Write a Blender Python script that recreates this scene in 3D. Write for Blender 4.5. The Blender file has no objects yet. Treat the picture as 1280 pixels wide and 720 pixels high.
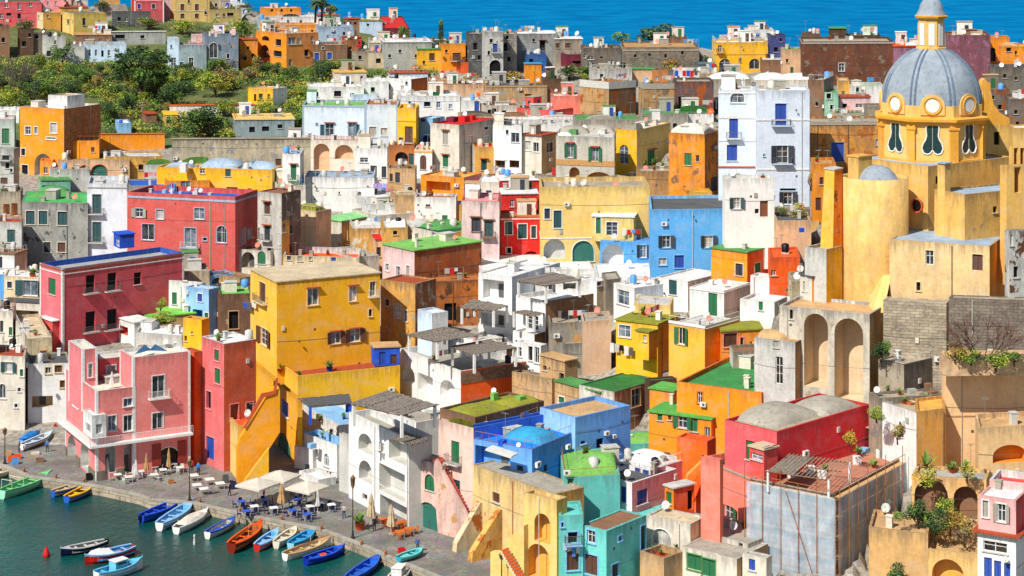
import bpy, math, random, zlib
from mathutils import Vector
from math import radians, sin, cos, pi, tan, sqrt
random.seed(7)
F=2400.0; H0=73.0; HY=-100.0
scene=bpy.context.scene
COL=bpy.data.collections.new("harbour_town"); scene.collection.children.link(COL)
# ------------------------------------------------------------------ colours
def lin(c): return tuple((v/12.92 if v<=.04045 else ((v+.055)/1.055)**2.4) for v in c)
PAL=dict(white=(.90,.89,.87),offw=(.87,.83,.76),cream=(.89,.80,.63),peach=(.88,.71,.55),tan=(.80,.64,.44),
 yel=(.98,.71,.12),lyel=(.90,.76,.44),gold=(.90,.68,.32),ora=(.95,.57,.09),dora=(.88,.44,.06),orr=(.94,.36,.07),
 pink=(.94,.58,.58),lpink=(.93,.77,.75),rose=(.82,.33,.36),red=(.84,.14,.12),coral=(.88,.32,.29),salmon=(.95,.50,.42),
 blue=(.34,.61,.88),cblue=(.12,.33,.80),pblue=(.78,.86,.93),sky=(.55,.75,.92),teal=(.42,.80,.76),turq=(.20,.62,.80),
 groof=(.33,.58,.31),lgroof=(.48,.71,.34),dgreen=(.10,.36,.20),grey=(.66,.66,.63),lgrey=(.78,.77,.74),dgrey=(.36,.36,.36),
 stone=(.68,.62,.53),dstone=(.50,.45,.39),brown=(.56,.41,.30),dbrown=(.38,.26,.18),brick=(.66,.34,.16),tuff=(.76,.58,.36),
 tile=(.78,.33,.16),bluer=(.16,.36,.74),conc=(.66,.63,.57),maroon=(.48,.13,.22),lila=(.72,.66,.80),violet=(.62,.42,.50),
 moss=(.56,.56,.18),bgrey=(.62,.70,.78),ochre=(.88,.66,.30),rust=(.70,.42,.20),black=(.06,.06,.07),sand=(.82,.74,.60))
_M={}
def newmat(n):
    m=bpy.data.materials.new(n); m.use_nodes=True; nt=m.node_tree; nt.nodes.clear()
    o=nt.nodes.new('ShaderNodeOutputMaterial'); b=nt.nodes.new('ShaderNodeBsdfPrincipled')
    nt.links.new(b.outputs[0],o.inputs[0]); return m,nt,b
def N(nt,t,**k):
    n=nt.nodes.new(t)
    for a,v in k.items(): setattr(n,a,v)
    return n
def noise(nt,vec,scale,detail=4,rough=.55):
    n=N(nt,'ShaderNodeTexNoise'); n.inputs['Scale'].default_value=scale; n.inputs['Detail'].default_value=detail
    n.inputs['Roughness'].default_value=rough
    if vec is not None: nt.links.new(vec,n.inputs['Vector'])
    return n.outputs['Fac']
def ramp(nt,fac,a,b,ca=(0,0,0,1),cb=(1,1,1,1)):
    r=N(nt,'ShaderNodeValToRGB'); r.color_ramp.elements[0].position=a; r.color_ramp.elements[1].position=b
    r.color_ramp.elements[0].color=ca; r.color_ramp.elements[1].color=cb
    nt.links.new(fac,r.inputs[0]); return r.outputs[0]
def mix(nt,fac,a,b,mode='MIX'):
    m=N(nt,'ShaderNodeMix',data_type='RGBA',blend_type=mode)
    for s,v in ((0,fac),(6,a),(7,b)):
        if isinstance(v,(int,float)): m.inputs[s].default_value=v
        elif isinstance(v,tuple): m.inputs[s].default_value=(*v[:3],1)
        else: nt.links.new(v,m.inputs[s])
    return m.outputs[2]
def worldpos(nt,sc=(1,1,1),off=(0,0,0)):
    g=N(nt,'ShaderNodeNewGeometry'); mp=N(nt,'ShaderNodeMapping'); mp.inputs['Scale'].default_value=sc; mp.inputs['Location'].default_value=off
    nt.links.new(g.outputs['Position'],mp.inputs[0]); return mp.outputs[0]
def bump(nt,b,h,st=.4,d=.05):
    n=N(nt,'ShaderNodeBump'); n.inputs['Strength'].default_value=st; n.inputs['Distance'].default_value=d
    nt.links.new(h,n.inputs['Height']); nt.links.new(n.outputs[0],b.inputs['Normal'])
def col(c): return lin(PAL[c]) if isinstance(c,str) else lin(c)
def plaster(c,wear=.25,under=None):
    """painted lime plaster with blotches, rain streaks and worn patches (wear 0..1)"""
    k=('pl',c,wear,under)
    if k in _M: return _M[k]
    base=col(c); m,nt,b=newmat('plaster'); _M[k]=m; wear=min(1,wear*1.15+.05)
    h=zlib.crc32(str(k).encode())%97
    w=worldpos(nt,off=(h*3.1,h*1.7,h*.9)); 
    n1=noise(nt,w,.35,6,.62); n2=noise(nt,w,2.6,5,.65)
    st=noise(nt,worldpos(nt,(.9,.9,.2),(h,h*2,0)),1.0,5,.6)
    dark=tuple(v*(.86-.35*wear) for v in base); light=tuple(min(.92,v*1.10+.012) for v in base)
    c1=mix(nt,ramp(nt,n1,.30,.68),dark,light)
    c1=mix(nt,.5,c1,mix(nt,ramp(nt,n2,.3,.7),dark,light))
    gl=sum(base)/3
    n3=noise(nt,worldpos(nt,(1,1,1.3),(h*2.3,h,h*4)),.42,6,.7); ble=tuple(min(.93,.68*v+.32*(gl*.9+.10)) for v in base)
    c1=mix(nt,ramp(nt,n3,.50,.60,(0,0,0,1),(.42,.42,.42,1)),c1,ble); c1=mix(nt,ramp(nt,n3,.36,.42,(.4,.4,.4,1),(0,0,0,1)),c1,tuple(v*.78 for v in base))
    stain=tuple(.55*v*.5+.10*gl+.02 for v in base)
    s=ramp(nt,st,.52-.10*wear,.80-.10*wear)
    mm=N(nt,'ShaderNodeMath',operation='MULTIPLY'); nt.links.new(s,mm.inputs[0]); mm.inputs[1].default_value=min(.85,.16+wear*.7)
    c1=mix(nt,mm.outputs[0],c1,stain)
    u1=col(under) if under else tuple(.45*v+.10 for v in (gl*1.05,gl*.95,gl*.8))
    p=noise(nt,worldpos(nt,(1,1,.8),(h*5.3,0,h)),.62,7,.62)
    a=.83-.29*wear
    pf=ramp(nt,p,a,a+.025)
    u=mix(nt,ramp(nt,n2,.35,.65),tuple(v*.72 for v in u1),u1)
    if wear>0.05: c1=mix(nt,pf,c1,u)
    # grime running down from the coping and damp rising at the foot, broken up by noise
    for an,w_,sc_,dk in (('top_dist',2.4,(2.2,2.2,.25),.42),('foot_dist',1.6,(.8,.8,1.2),.5)):
        at=N(nt,'ShaderNodeAttribute',attribute_name=an); mr=N(nt,'ShaderNodeMapRange'); nt.links.new(at.outputs['Fac'],mr.inputs[0]); mr.inputs[1].default_value=100-w_; mr.inputs[2].default_value=100; mr.inputs[3].default_value=0; mr.inputs[4].default_value=1
        ad=N(nt,'ShaderNodeMath',operation='MULTIPLY_ADD'); nt.links.new(mr.outputs[0],ad.inputs[0]); ad.inputs[1].default_value=.34; nt.links.new(noise(nt,worldpos(nt,sc_,(h,0,h)),1.,5,.65),ad.inputs[2])
        mk=ramp(nt,ad.outputs[0],.66,.86,(0,0,0,1),(.35+.5*wear,)*3+(1,)); mm2=N(nt,'ShaderNodeMath',operation='MULTIPLY'); nt.links.new(mk,mm2.inputs[0])
        gt=N(nt,'ShaderNodeMath',operation='GREATER_THAN'); nt.links.new(mr.outputs[0],gt.inputs[0]); gt.inputs[1].default_value=.001; nt.links.new(gt.outputs[0],mm2.inputs[1])
        c1=mix(nt,mm2.outputs[0],c1,tuple(dk*v*.6+.05*gl+.015 for v in base))
    nt.links.new(c1,b.inputs['Base Color']); b.inputs['Roughness'].default_value=.9; b.inputs['Specular IOR Level'].default_value=.15
    bump(nt,b,mix(nt,.5,n2,p),.55,.10)
    return m
def paint(c,rough=.5,var=.15,metal=0.):
    k=('pt',c,rough,var,metal)
    if k in _M: return _M[k]
    base=col(c); m,nt,b=newmat('paint'); _M[k]=m
    n1=noise(nt,worldpos(nt),3.1,4,.6)
    c1=mix(nt,ramp(nt,n1,.3,.7),tuple(v*(1-2*var) for v in base),tuple(min(.95,v*(1+var*.4)) for v in base))
    nt.links.new(c1,b.inputs['Base Color']); b.inputs['Roughness'].default_value=rough; b.inputs['Metallic'].default_value=metal
    b.inputs['Specular IOR Level'].default_value=.3
    return m
def slatmat(c):
    k=('sl',c)
    if k in _M: return _M[k]
    base=col(c); m,nt,b=newmat('louvre'); _M[k]=m
    wv=N(nt,'ShaderNodeTexWave',bands_direction='Z'); wv.inputs['Scale'].default_value=2.6; nt.links.new(worldpos(nt),wv.inputs['Vector'])
    n1=noise(nt,worldpos(nt),4,3)
    c1=mix(nt,wv.outputs['Fac'],tuple(v*.62 for v in base),tuple(v*1.12 for v in base))
    c1=mix(nt,ramp(nt,n1,.35,.75),c1,tuple(v*.8+.02 for v in base))
    nt.links.new(c1,b.inputs['Base Color']); b.inputs['Roughness'].default_value=.6; bump(nt,b,wv.outputs['Fac'],.6,.03)
    return m
def roofm(c,kind='roof'):
    k=('rf',c,kind)
    if k in _M: return _M[k]
    base=col(c); m,nt,b=newmat('roof_cover'); _M[k]=m; h=zlib.crc32(str(k).encode())%89
    w=worldpos(nt,off=(h,0,h)); n1=noise(nt,w,.30,7,.65); n2=noise(nt,w,1.6,6,.7)
    g=sum(base)/3
    c1=mix(nt,ramp(nt,n1,.32,.66),tuple(v*.66+.03*g for v in base),tuple(min(.9,v*1.08) for v in base))
    c1=mix(nt,ramp(nt,n2,.52,.70),c1,tuple(.42*v+.14*g for v in base))
    n3=noise(nt,w,.7,5,.7); c1=mix(nt,ramp(nt,n3,.58,.64,(0,0,0,1),(.6,.6,.6,1)),c1,tuple(.35*v+.22*g+.04 for v in base))
    vo=N(nt,'ShaderNodeTexVoronoi',feature='DISTANCE_TO_EDGE'); vo.inputs['Scale'].default_value=.55; nt.links.new(w,vo.inputs['Vector']); c1=mix(nt,ramp(nt,vo.outputs['Distance'],0,.012,(.3,.3,.3,1),(0,0,0,1)),c1,tuple(.35*v for v in base))
    nt.links.new(c1,b.inputs['Base Color']); b.inputs['Roughness'].default_value=.88; b.inputs['Specular IOR Level'].default_value=.15
    bump(nt,b,n2,.5,.10); return m
def tilem(c='tile'):
    k=('ti',c)
    if k in _M: return _M[k]
    base=col(c); m,nt,b=newmat('clay_tile'); _M[k]=m
    wv=N(nt,'ShaderNodeTexWave',bands_direction='X'); wv.inputs['Scale'].default_value=1.4; nt.links.new(worldpos(nt),wv.inputs['Vector'])
    n1=noise(nt,worldpos(nt),2.2,5)
    c1=mix(nt,ramp(nt,n1,.3,.7),tuple(v*.55 for v in base),tuple(v*1.15 for v in base)); c1=mix(nt,wv.outputs['Fac'],tuple(v*.45 for v in base),c1)
    nt.links.new(c1,b.inputs['Base Color']); b.inputs['Roughness'].default_value=.85; bump(nt,b,wv.outputs['Fac'],.7,.08); return m
def brickm(c='brick',sc=1.,mort=.35):
    k=('bk',c,sc)
    if k in _M: return _M[k]
    base=col(c); m,nt,b=newmat('masonry'); _M[k]=m
    g=N(nt,'ShaderNodeNewGeometry'); sx=N(nt,'ShaderNodeSeparateXYZ'); nt.links.new(g.outputs['Position'],sx.inputs[0])
    ad=N(nt,'ShaderNodeMath',operation='ADD'); nt.links.new(sx.outputs[0],ad.inputs[0]); nt.links.new(sx.outputs[1],ad.inputs[1])
    cx=N(nt,'ShaderNodeCombineXYZ'); nt.links.new(ad.outputs[0],cx.inputs[0]); nt.links.new(sx.outputs[2],cx.inputs[1])
    bt=N(nt,'ShaderNodeTexBrick'); bt.inputs['Scale'].default_value=sc; nt.links.new(cx.outputs[0],bt.inputs['Vector'])
    bt.inputs['Brick Width'].default_value=.62; bt.inputs['Row Height'].default_value=.3; bt.inputs['Mortar Size'].default_value=.02
    bt.inputs['Color1'].default_value=(*[v*.75 for v in base],1); bt.inputs['Color2'].default_value=(*[min(.9,v*1.2) for v in base],1)
    bt.inputs['Mortar'].default_value=(*[v*mort+.03 for v in base],1)
    n1=noise(nt,worldpos(nt),.6,7,.65); n2=noise(nt,worldpos(nt),3,5,.6)
    c1=mix(nt,ramp(nt,n1,.42,.72),bt.outputs[0],tuple(v*.42 for v in base)); c1=mix(nt,ramp(nt,n2,.5,.8),c1,tuple(min(.8,v*.8+.12) for v in base))
    nt.links.new(c1,b.inputs['Base Color']); b.inputs['Roughness'].default_value=.93; bump(nt,b,mix(nt,.5,bt.outputs['Fac'],n2),.7,.06); return m
def glassm(v=0):
    if ('glass',v) in _M: return _M['glass',v]
    m,nt,b=newmat('window_glass'); _M['glass',v]=m; ca,cb=(((.012,.016,.02),(.07,.085,.10)),((.05,.07,.09),(.20,.25,.30)),((.30,.28,.25),(.55,.53,.48)),((.01,.008,.006),(.05,.035,.025)))[v]
    n1=noise(nt,worldpos(nt),.9,2)
    nt.links.new(mix(nt,ramp(nt,n1,.35,.65),ca,cb),b.inputs['Base Color'])
    b.inputs['Roughness'].default_value=.12; b.inputs['Specular IOR Level'].default_value=.6; return m
def reedm():
    if 'reed' in _M: return _M['reed']
    m,nt,b=newmat('reed_mat'); _M['reed']=m
    w=worldpos(nt,(9,1.2,1)); n1=noise(nt,w,1.2,5,.7)
    nt.links.new(mix(nt,ramp(nt,n1,.35,.65),(.06,.045,.035),(.34,.28,.22)),b.inputs['Base Color']); b.inputs['Roughness'].default_value=.95
    bump(nt,b,n1,.9,.08); return m
# ------------------------------------------------------------------ projection helpers
def P(px,py,Y): return Vector(((px-640)*Y/F,Y,H0-(py-HY)*Y/F))
def onz(px,py,z):
    Y=(H0-z)*F/(py-HY); return Vector(((px-640)*Y/F,Y,z))
_X=[-200,450,620,900,1050,1280,1500]; _Y=[20,60,113,176,270,350,404,450,500,560,600,660,720,780]
_D=[[520,480,440,400,350,318,300,287,275,261,246,226.7,210.1,195.8],
    [520,480,440,400,350,318,300,287,275,261,246,226.7,210.1,195.8],
    [520,480,438,398,346,315,298,285,273,260,246,226.7,210.1,195.8],
    [500,452,405,358,313,284,264,254,246,238,231,217,205,192],
    [480,430,385,335,278,252,238,234,230,226,221,210,200,190],
    [460,425,378,328,268,248,236,229,222,212,205,197,190,182],
    [460,425,378,328,268,248,236,229,222,212,205,197,190,182]]
def _seg(A,v):
    v=max(A[0],min(A[-1],v))
    for i in range(len(A)-1):
        if v<=A[i+1]: return i,(v-A[i])/(A[i+1]-A[i])
def Yg(px,py):
    i,a=_seg(_X,px); j,b=_seg(_Y,py)
    f=lambda I: _D[I][j]*(1-b)+_D[I][j+1]*b
    return f(i)*(1-a)+f(i+1)*a
# ------------------------------------------------------------------ object helpers
def link(o,parent=None):
    COL.objects.link(o)
    if parent: o.parent=parent
    return o
def root(name,label,cat,loc,group=None,rz=0):
    o=bpy.data.objects.new(name,None); o.empty_display_size=.3; o.location=loc; o.rotation_euler=(0,0,rz); link(o)
    o['label']=label; o['category']=cat
    if group: o['group']=group
    return o
def tag(o,label,cat,group=None,kind=None):
    if label: o['label']=label
    if cat: o['category']=cat
    if group: o['group']=group
    if kind: o['kind']=kind
    return o
class MB:
    """mesh builder: verts in world coordinates, several materials"""
    def __init__(s): s.v=[]; s.f=[]; s.mi=[]; s.mats=[]; s.sm=[]
    def m(s,mat):
        if mat not in s.mats: s.mats.append(mat)
        return s.mats.index(mat)
    def face(s,pts,mat,smooth=False):
        n=len(s.v); s.v+= [tuple(p) for p in pts]; s.f.append(tuple(range(n,n+len(pts)))); s.mi.append(s.m(mat)); s.sm.append(smooth)
    def prism(s,pts,off,mat):
        """closed polygon pts extruded by vector off"""
        off=Vector(off); q=[Vector(p)+off for p in pts]; pts=[Vector(p) for p in pts]
        s.face(pts,mat); s.face(q[::-1],mat)
        for i in range(len(pts)):
            j=(i+1)%len(pts); s.face((pts[i],q[i],q[j],pts[j]),mat)
    def box(s,o,dx,dy,dz,mat):
        """origin corner + three edge vectors"""
        o=Vector(o); dx=Vector(dx); dy=Vector(dy); dz=Vector(dz)
        s.prism([o,o+dx,o+dx+dy,o+dy],dz,mat)
    def cbox(s,c,sx,sy,sz,mat,rz=0):
        c=Vector(c); a=Vector((cos(rz),sin(rz),0)); b=Vector((-sin(rz),cos(rz),0))
        s.box(c-a*sx/2-b*sy/2,a*sx,b*sy,(0,0,sz),mat)
    def tube(s,a,b,r,mat,n=6,r2=None):
        a=Vector(a); b=Vector(b); d=(b-a)
        if d.length<1e-6: return
        d.normalize(); up=Vector((0,0,1)) if abs(d.z)<.9 else Vector((1,0,0))
        x=d.cross(up).normalized(); y=d.cross(x); r2=r if r2 is None else r2
        A=[a+x*r*cos(2*pi*i/n)+y*r*sin(2*pi*i/n) for i in range(n)]; B=[b+x*r2*cos(2*pi*i/n)+y*r2*sin(2*pi*i/n) for i in range(n)]
        for i in range(n): s.face((A[i],A[(i+1)%n],B[(i+1)%n],B[i]),mat,True)
        s.face(A[::-1],mat); s.face(B,mat)
    def lathe(s,c,prof,mat,n=24,a0=0,a1=2*pi,sy=1,smooth=True,capb=False,rot=0):
        """profile [(r,z)...] around c"""
        c=Vector(c); full=abs(a1-a0-2*pi)<1e-6
        R=[]
        for r,z in prof:
            row=[]
            for i in range(n+(0 if full else 1)):
                t=a0+(a1-a0)*i/n; x=r*cos(t); y=r*sin(t)*sy
                row.append(c+Vector((x*cos(rot)-y*sin(rot),x*sin(rot)+y*cos(rot),z)))
            R.append(row)
        base=len(s.v); k=len(R[0])
        for row in R: s.v+=[tuple(p) for p in row]
        for j in range(len(R)-1):
            for i in range(n):
                i2=(i+1)%k
                s.f.append((base+j*k+i,base+j*k+i2,base+(j+1)*k+i2,base+(j+1)*k+i)); s.mi.append(s.m(mat)); s.sm.append(smooth)
        if capb: s.face(R[0][::-1],mat)
    def build(s,name,parent=None,origin=None):
        if not s.f: return None
        if origin is None: origin=parent.matrix_world_loc if False else (WL(parent) if parent else Vector((0,0,0)))
        origin=Vector(origin)
        me=bpy.data.meshes.new(name); me.from_pydata([tuple(Vector(v)-origin) for v in s.v],[],s.f)
        for m in s.mats: me.materials.append(m)
        for p,mi,sm in zip(me.polygons,s.mi,s.sm): p.material_index=mi; p.use_smooth=sm
        me.update()
        o=bpy.data.objects.new(name,me)
        if parent: link(o,parent)
        else: o.location=origin; link(o)
        return o
def WL(o):
    v=Vector((0,0,0))
    while o is not None: v=v+o.location; o=o.parent
    return v
def single(mb,name,label,cat,origin,group=None,kind=None):
    o=mb.build(name,None,origin); tag(o,label,cat,group,kind); return o
WC={'g':'sg','G':'sg','b':'sb','B':'sb','n':'sn','N':'sn','t':'st','T':'st','k':'sk','K':'sk','l':'sl','L':'sl'}
SHC=dict(sg=(.05,.42,.24),sb=(.10,.28,.66),sn=(.36,.20,.12),st=(.04,.28,.30),sk=(.14,.16,.22),sl=(.66,.64,.58))
class Face:
    def __init__(s,C,d,L,n,z0,z1): s.C=Vector((C[0],C[1],0)); s.d=Vector((d[0],d[1],0)); s.L=L; s.n=Vector((n[0],n[1],0)); s.z0=z0; s.z1=z1
    def hit(s,px,py):
        r=Vector(((px-640)/F,1,-(py-HY)/F)); n=s.n
        t=s.C.dot(n)/(r.x*n.x+r.y*n.y); p=Vector((0,0,H0))+r*t
        return (p-s.C).dot(s.d),p.z
    def pt(s,u,z,d=0): return s.C+s.d*u+s.n*d+Vector((0,0,z))
    def fbox(s,mb,u0,u1,z0,z1,d0,d1,mat):
        mb.box(s.pt(u0,z0,d0),s.d*(u1-u0),s.n*(d1-d0),(0,0,z1-z0),mat)
def arcpts(u0,u1,zs,zt,n=10):
    """from (u0,zs) over the crown zt to (u1,zs)"""
    c=(u0+u1)/2; r=(u1-u0)/2; return [(c-r*cos(pi*i/n),zs+(zt-zs)*sin(pi*i/n)) for i in range(n+1)]
def cut_wall(mb,fc,holes,mat,z0,z1,rmat=None):
    us=sorted({0,fc.L,*[h[0] for h in holes],*[h[1] for h in holes]}); zs=sorted({z0,z1,*[h[2] for h in holes],*[h[3] for h in holes]})
    for i in range(len(us)-1):
        run=None
        for j in range(len(zs)-1):
            uc=(us[i]+us[i+1])/2; zc=(zs[j]+zs[j+1])/2
            inside=any(h[0]<uc<h[1] and h[2]<zc<h[3] for h in holes)
            if not inside:
                if run is None: run=zs[j]
            if inside or j==len(zs)-2:
                top=zs[j] if inside else zs[j+1]
                if run is not None: mb.face((fc.pt(us[i],run),fc.pt(us[i+1],run),fc.pt(us[i+1],top),fc.pt(us[i],top)),mat); run=None
    for (u0,u1,a,b,arch,dep) in holes:
        rm=rmat or mat
        if arch:
            zsp=b-min((u1-u0)/2,(b-a)*.6); ap=arcpts(u0,u1,zsp,b)
            h=len(ap)//2
            mb.face([fc.pt(u0,b)]+[fc.pt(*p) for p in ap[:h+1]],mat); mb.face([fc.pt(u1,b)]+[fc.pt(*p) for p in ap[h:]][::-1],mat)
            out=[(u0,a)]+ap+[(u1,a)]
        else: out=[(u0,a),(u0,b),(u1,b),(u1,a)]
        for k in range(len(out)):
            p=out[k]; q=out[(k+1)%len(out)]
            mb.face((fc.pt(*p),fc.pt(*q),fc.pt(*q,-dep),fc.pt(*p,-dep)),rm)
def railing(mb,pts,h,mat,sp=.22,r=.018,top=.028):
    for a,b in zip(pts[:-1],pts[1:]):
        a=Vector(a); b=Vector(b); n=max(1,int((b-a).length/sp)); up=Vector((0,0,h))
        mb.tube(a+up,b+up,top,mat,4); mb.tube(a+Vector((0,0,.1)),b+Vector((0,0,.1)),r,mat,4)
        for i in range(n+1):
            p=a.lerp(b,i/n); mb.tube(p,p+up,r,mat,3)
class B: pass
RND=random.Random(11)
def add_window(b,fc,x,y,w,h,T,trim):
    u0,_=fc.hit(x-w/2,y); u1,_=fc.hit(x+w/2,y); _,za=fc.hit(x,y+h/2); _,zb=fc.hit(x,y-h/2)
    if u0>u1: u0,u1=u1,u0
    u0=max(.08,u0); u1=min(fc.L-.08,u1)
    if u1-u0<.25 or zb-za<.25: return None
    zb=min(zb,fc.z1-.1)
    k=T[0]; arch=k in 'aAv' or '^' in T
    dep=3.5 if '!' in T else {'a':1.3,'o':1.6,'d':.35,'v':.25}.get(k,.16 if k in 'gbntkl' else .22)
    return (u0,u1,za,zb,arch,dep,T,w*h,w)
def window_parts(b,fc,hd):
    u0,u1,za,zb,arch,dep,T,px2,wpx=hd; k=T[0]; kk=WC.get(k); wd=u1-u0; ht=zb-za; big=wpx>=6.5
    R=b.root; par=b.part or R
    fr=paint('white' if 'f' not in T else 'brown',.5); gl=glassm((0,0,1,2,3,0,1)[int(abs(u0*31+za*17))%7])
    w=MB(); zs=zb-min(wd/2,ht*.6) if arch else zb
    def backf(mat,d):
        if arch: pts=[(u0,za)]+arcpts(u0,u1,zs,zb)+[(u1,za)]
        else: pts=[(u0,za),(u0,zb),(u1,zb),(u1,za)]
        w.face([fc.pt(*p,-d) for p in pts],mat)
    nm='window'
    if k in 'ao':
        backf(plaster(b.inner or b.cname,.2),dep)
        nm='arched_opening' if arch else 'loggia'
        if big and '0' not in T:      # a door at the back of the recess
            ins=.28*wd; fc.fbox(w,u0+ins,u0+ins+min(.9,wd*.4),za+.02,za+min(2.1,ht*.75),-dep+.01,-dep+.07,paint('dgrey',.4))
        if '_' in T: railing(w,[fc.pt(u0,za,.02),fc.pt(u1,za,.02)],.95,paint('lgrey',.5))
    elif k=='d': backf(paint('black',.8),dep)
    elif k=='v':
        backf(slatmat((.10,.42,.36)),dep); fc.fbox(w,(u0+u1)/2-.04,(u0+u1)/2+.04,za,zs,-dep,-dep+.05,paint('dgrey')); nm='door'
    elif k in 'p':
        backf(slatmat((.50,.27,.13)),dep); nm='door'
    elif k in 'gbntkl':
        sc=SHC[kk]
        backf(slatmat(sc),dep)
        fc.fbox(w,(u0+u1)/2-.03,(u0+u1)/2+.03,za,zs,-dep+.0,-dep+.04,paint(sc,.6)); nm='shuttered_window'
    else: backf(gl,dep)
    win=None
    glazed=k in 'wAGBNTKL'
    def fram(mb):
        t=min(.075,wd*.11)
        dd=-dep+.005; d2=-dep+.06
        fc.fbox(mb,u0,u0+t,za,zs,dd,d2,fr); fc.fbox(mb,u1-t,u1,za,zs,dd,d2,fr); fc.fbox(mb,u0+t,u1-t,za,za+t,dd,d2,fr)
        if not arch: fc.fbox(mb,u0+t,u1-t,zb-t,zb,dd,d2,fr)
        else:
            ap=arcpts(u0,u1,zs,zb)
            for p,q in zip(ap[:-1],ap[1:]): mb.tube(fc.pt(*p,-dep+.03),fc.pt(*q,-dep+.03),t*.6,fr,4)
        if wd>.6: fc.fbox(mb,(u0+u1)/2-t*.5,(u0+u1)/2+t*.5,za+t,zb-(t if not arch else .05),dd,d2,fr)
        n=1 if ht<1.8 else 2
        if fr is not None and (int(u0*37+za*11)%3): n=int(u0*37+za*11)%3-1
        for i in range(n):
            zz=za+ht*(.62 if n==1 else (.38+.3*i)); fc.fbox(mb,u0+t,u1-t,zz-.025,zz+.025,dd,d2-.01,fr)
    if glazed and not big: fram(w)
    if not big:
        sur=w
    tc=b.trim
    def surround(mb):
        if tc is None: return
        m=paint(tc,.8); t=.13; pr=.045
        fc.fbox(mb,u0-t,u0-.002,za-.002,zs,.003,pr,m); fc.fbox(mb,u1+.002,u1+t,za-.002,zs,.003,pr,m)
        if not arch: fc.fbox(mb,u0-t,u1+t,zb+.002,zb+t,.003,pr+.01,m)
        else:
            ap=arcpts(u0-t*.5,u1+t*.5,zs,zb+t*.5)
            for p,q in zip(ap[:-1],ap[1:]): mb.tube(fc.pt(*p,.02),fc.pt(*q,.02),t*.6,m,4)
    def sill(mb):
        if za>fc.z0+1.2 and '+' not in T and k!='o': fc.fbox(mb,u0-.16,u1+.16,za-.09,za-.004,.003,.16,paint(tc or 'lgrey',.8))
    if not big:
        surround(w); sill(w)
        if kk and k.isupper():
            for s,(a,c_) in enumerate(((u0-wd*.5-.02,u0-.03),(u1+.03,u1+wd*.5+.02))): fc.fbox(w,max(.02,a),min(fc.L-.02,c_),za,zb,.02,.07,slatmat(SHC[kk]))
    win=w.build(nm,par)
    if big and not b.part:
        if glazed: m=MB(); fram(m); m.build('window_frame',win)
        if tc is not None and k not in 'ao': m=MB(); surround(m); sill(m); m.build('surround',win)
        elif tc is None and k not in 'aovp': m=MB(); sill(m); m.build('sill',win)
        if kk and k.isupper():
            for a,c_,s in ((u0-wd*.5-.02,u0-.03,-1),(u1+.03,u1+wd*.5+.02,1)):
                m=MB(); hin=u0 if s<0 else u1; a=max(.02,a); c_=min(fc.L-.02,c_)
                if c_-a<.1: continue
                e0=fc.pt(c_ if s<0 else a,za,.03); e1=fc.pt(a if s<0 else c_,za,.22); 
                m.prism([e0,e1,e1+fc.n*.045,e0+fc.n*.045],(0,0,ht),slatmat(SHC[kk])); m.build('shutter',win)
    elif big: 
        m=MB(); 
        if glazed: fram(m)
        surround(m)
        if m.f: m.build('window_frame',win)
    if 'h' in T:
        m=MB(); a=u0-.3; c_=u1+.3; z=zb+.22
        m.prism([fc.pt(a,z,.01),fc.pt(a,z-.02,.5),fc.pt(a,z-.12,.5),fc.pt(a,z-.04,.01)],fc.d*(c_-a),tilem()); m.build('hood',win)
    if 'H' in T:
        m=MB(); a=u0-.35; c_=u1+.35; z=zb+.2
        fc.fbox(m,a,c_,z,z+.12,.003,.35,paint(tc or 'lgrey',.8)); m.build('hood',win)
    if '+' in T:
        g=par; e=wd*.28+.12; d=.85; m=MB(); z=za
        a=max(.0,u0-e); c_=min(fc.L,u1+e)
        fc.fbox(m,a,c_,z-.14,z-.003,.003,d,plaster(b.trim or 'lgrey',.3)); 
        bal=m.build('balcony',g)
        r=MB(); railing(r,[fc.pt(a+.04,z,.05),fc.pt(a+.04,z,d-.05),fc.pt(c_-.04,z,d-.05),fc.pt(c_-.04,z,.05)],.95,paint('dgrey' if '=' not in T else 'lgrey',.5),sp=.16)
        if b.part: r.build('balcony_railing',par)
        else: r.build('railing',bal)
def parseW(s):
    out=[]
    for e in s.replace('\n',' ').split(';'):
        e=e.strip()
        if not e: continue
        q=e.split(','); out.append((float(q[0]),float(q[1]),float(q[2]),float(q[3]),q[4].strip() if len(q)>4 else 'w'))
    return out
BLD=[]
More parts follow.
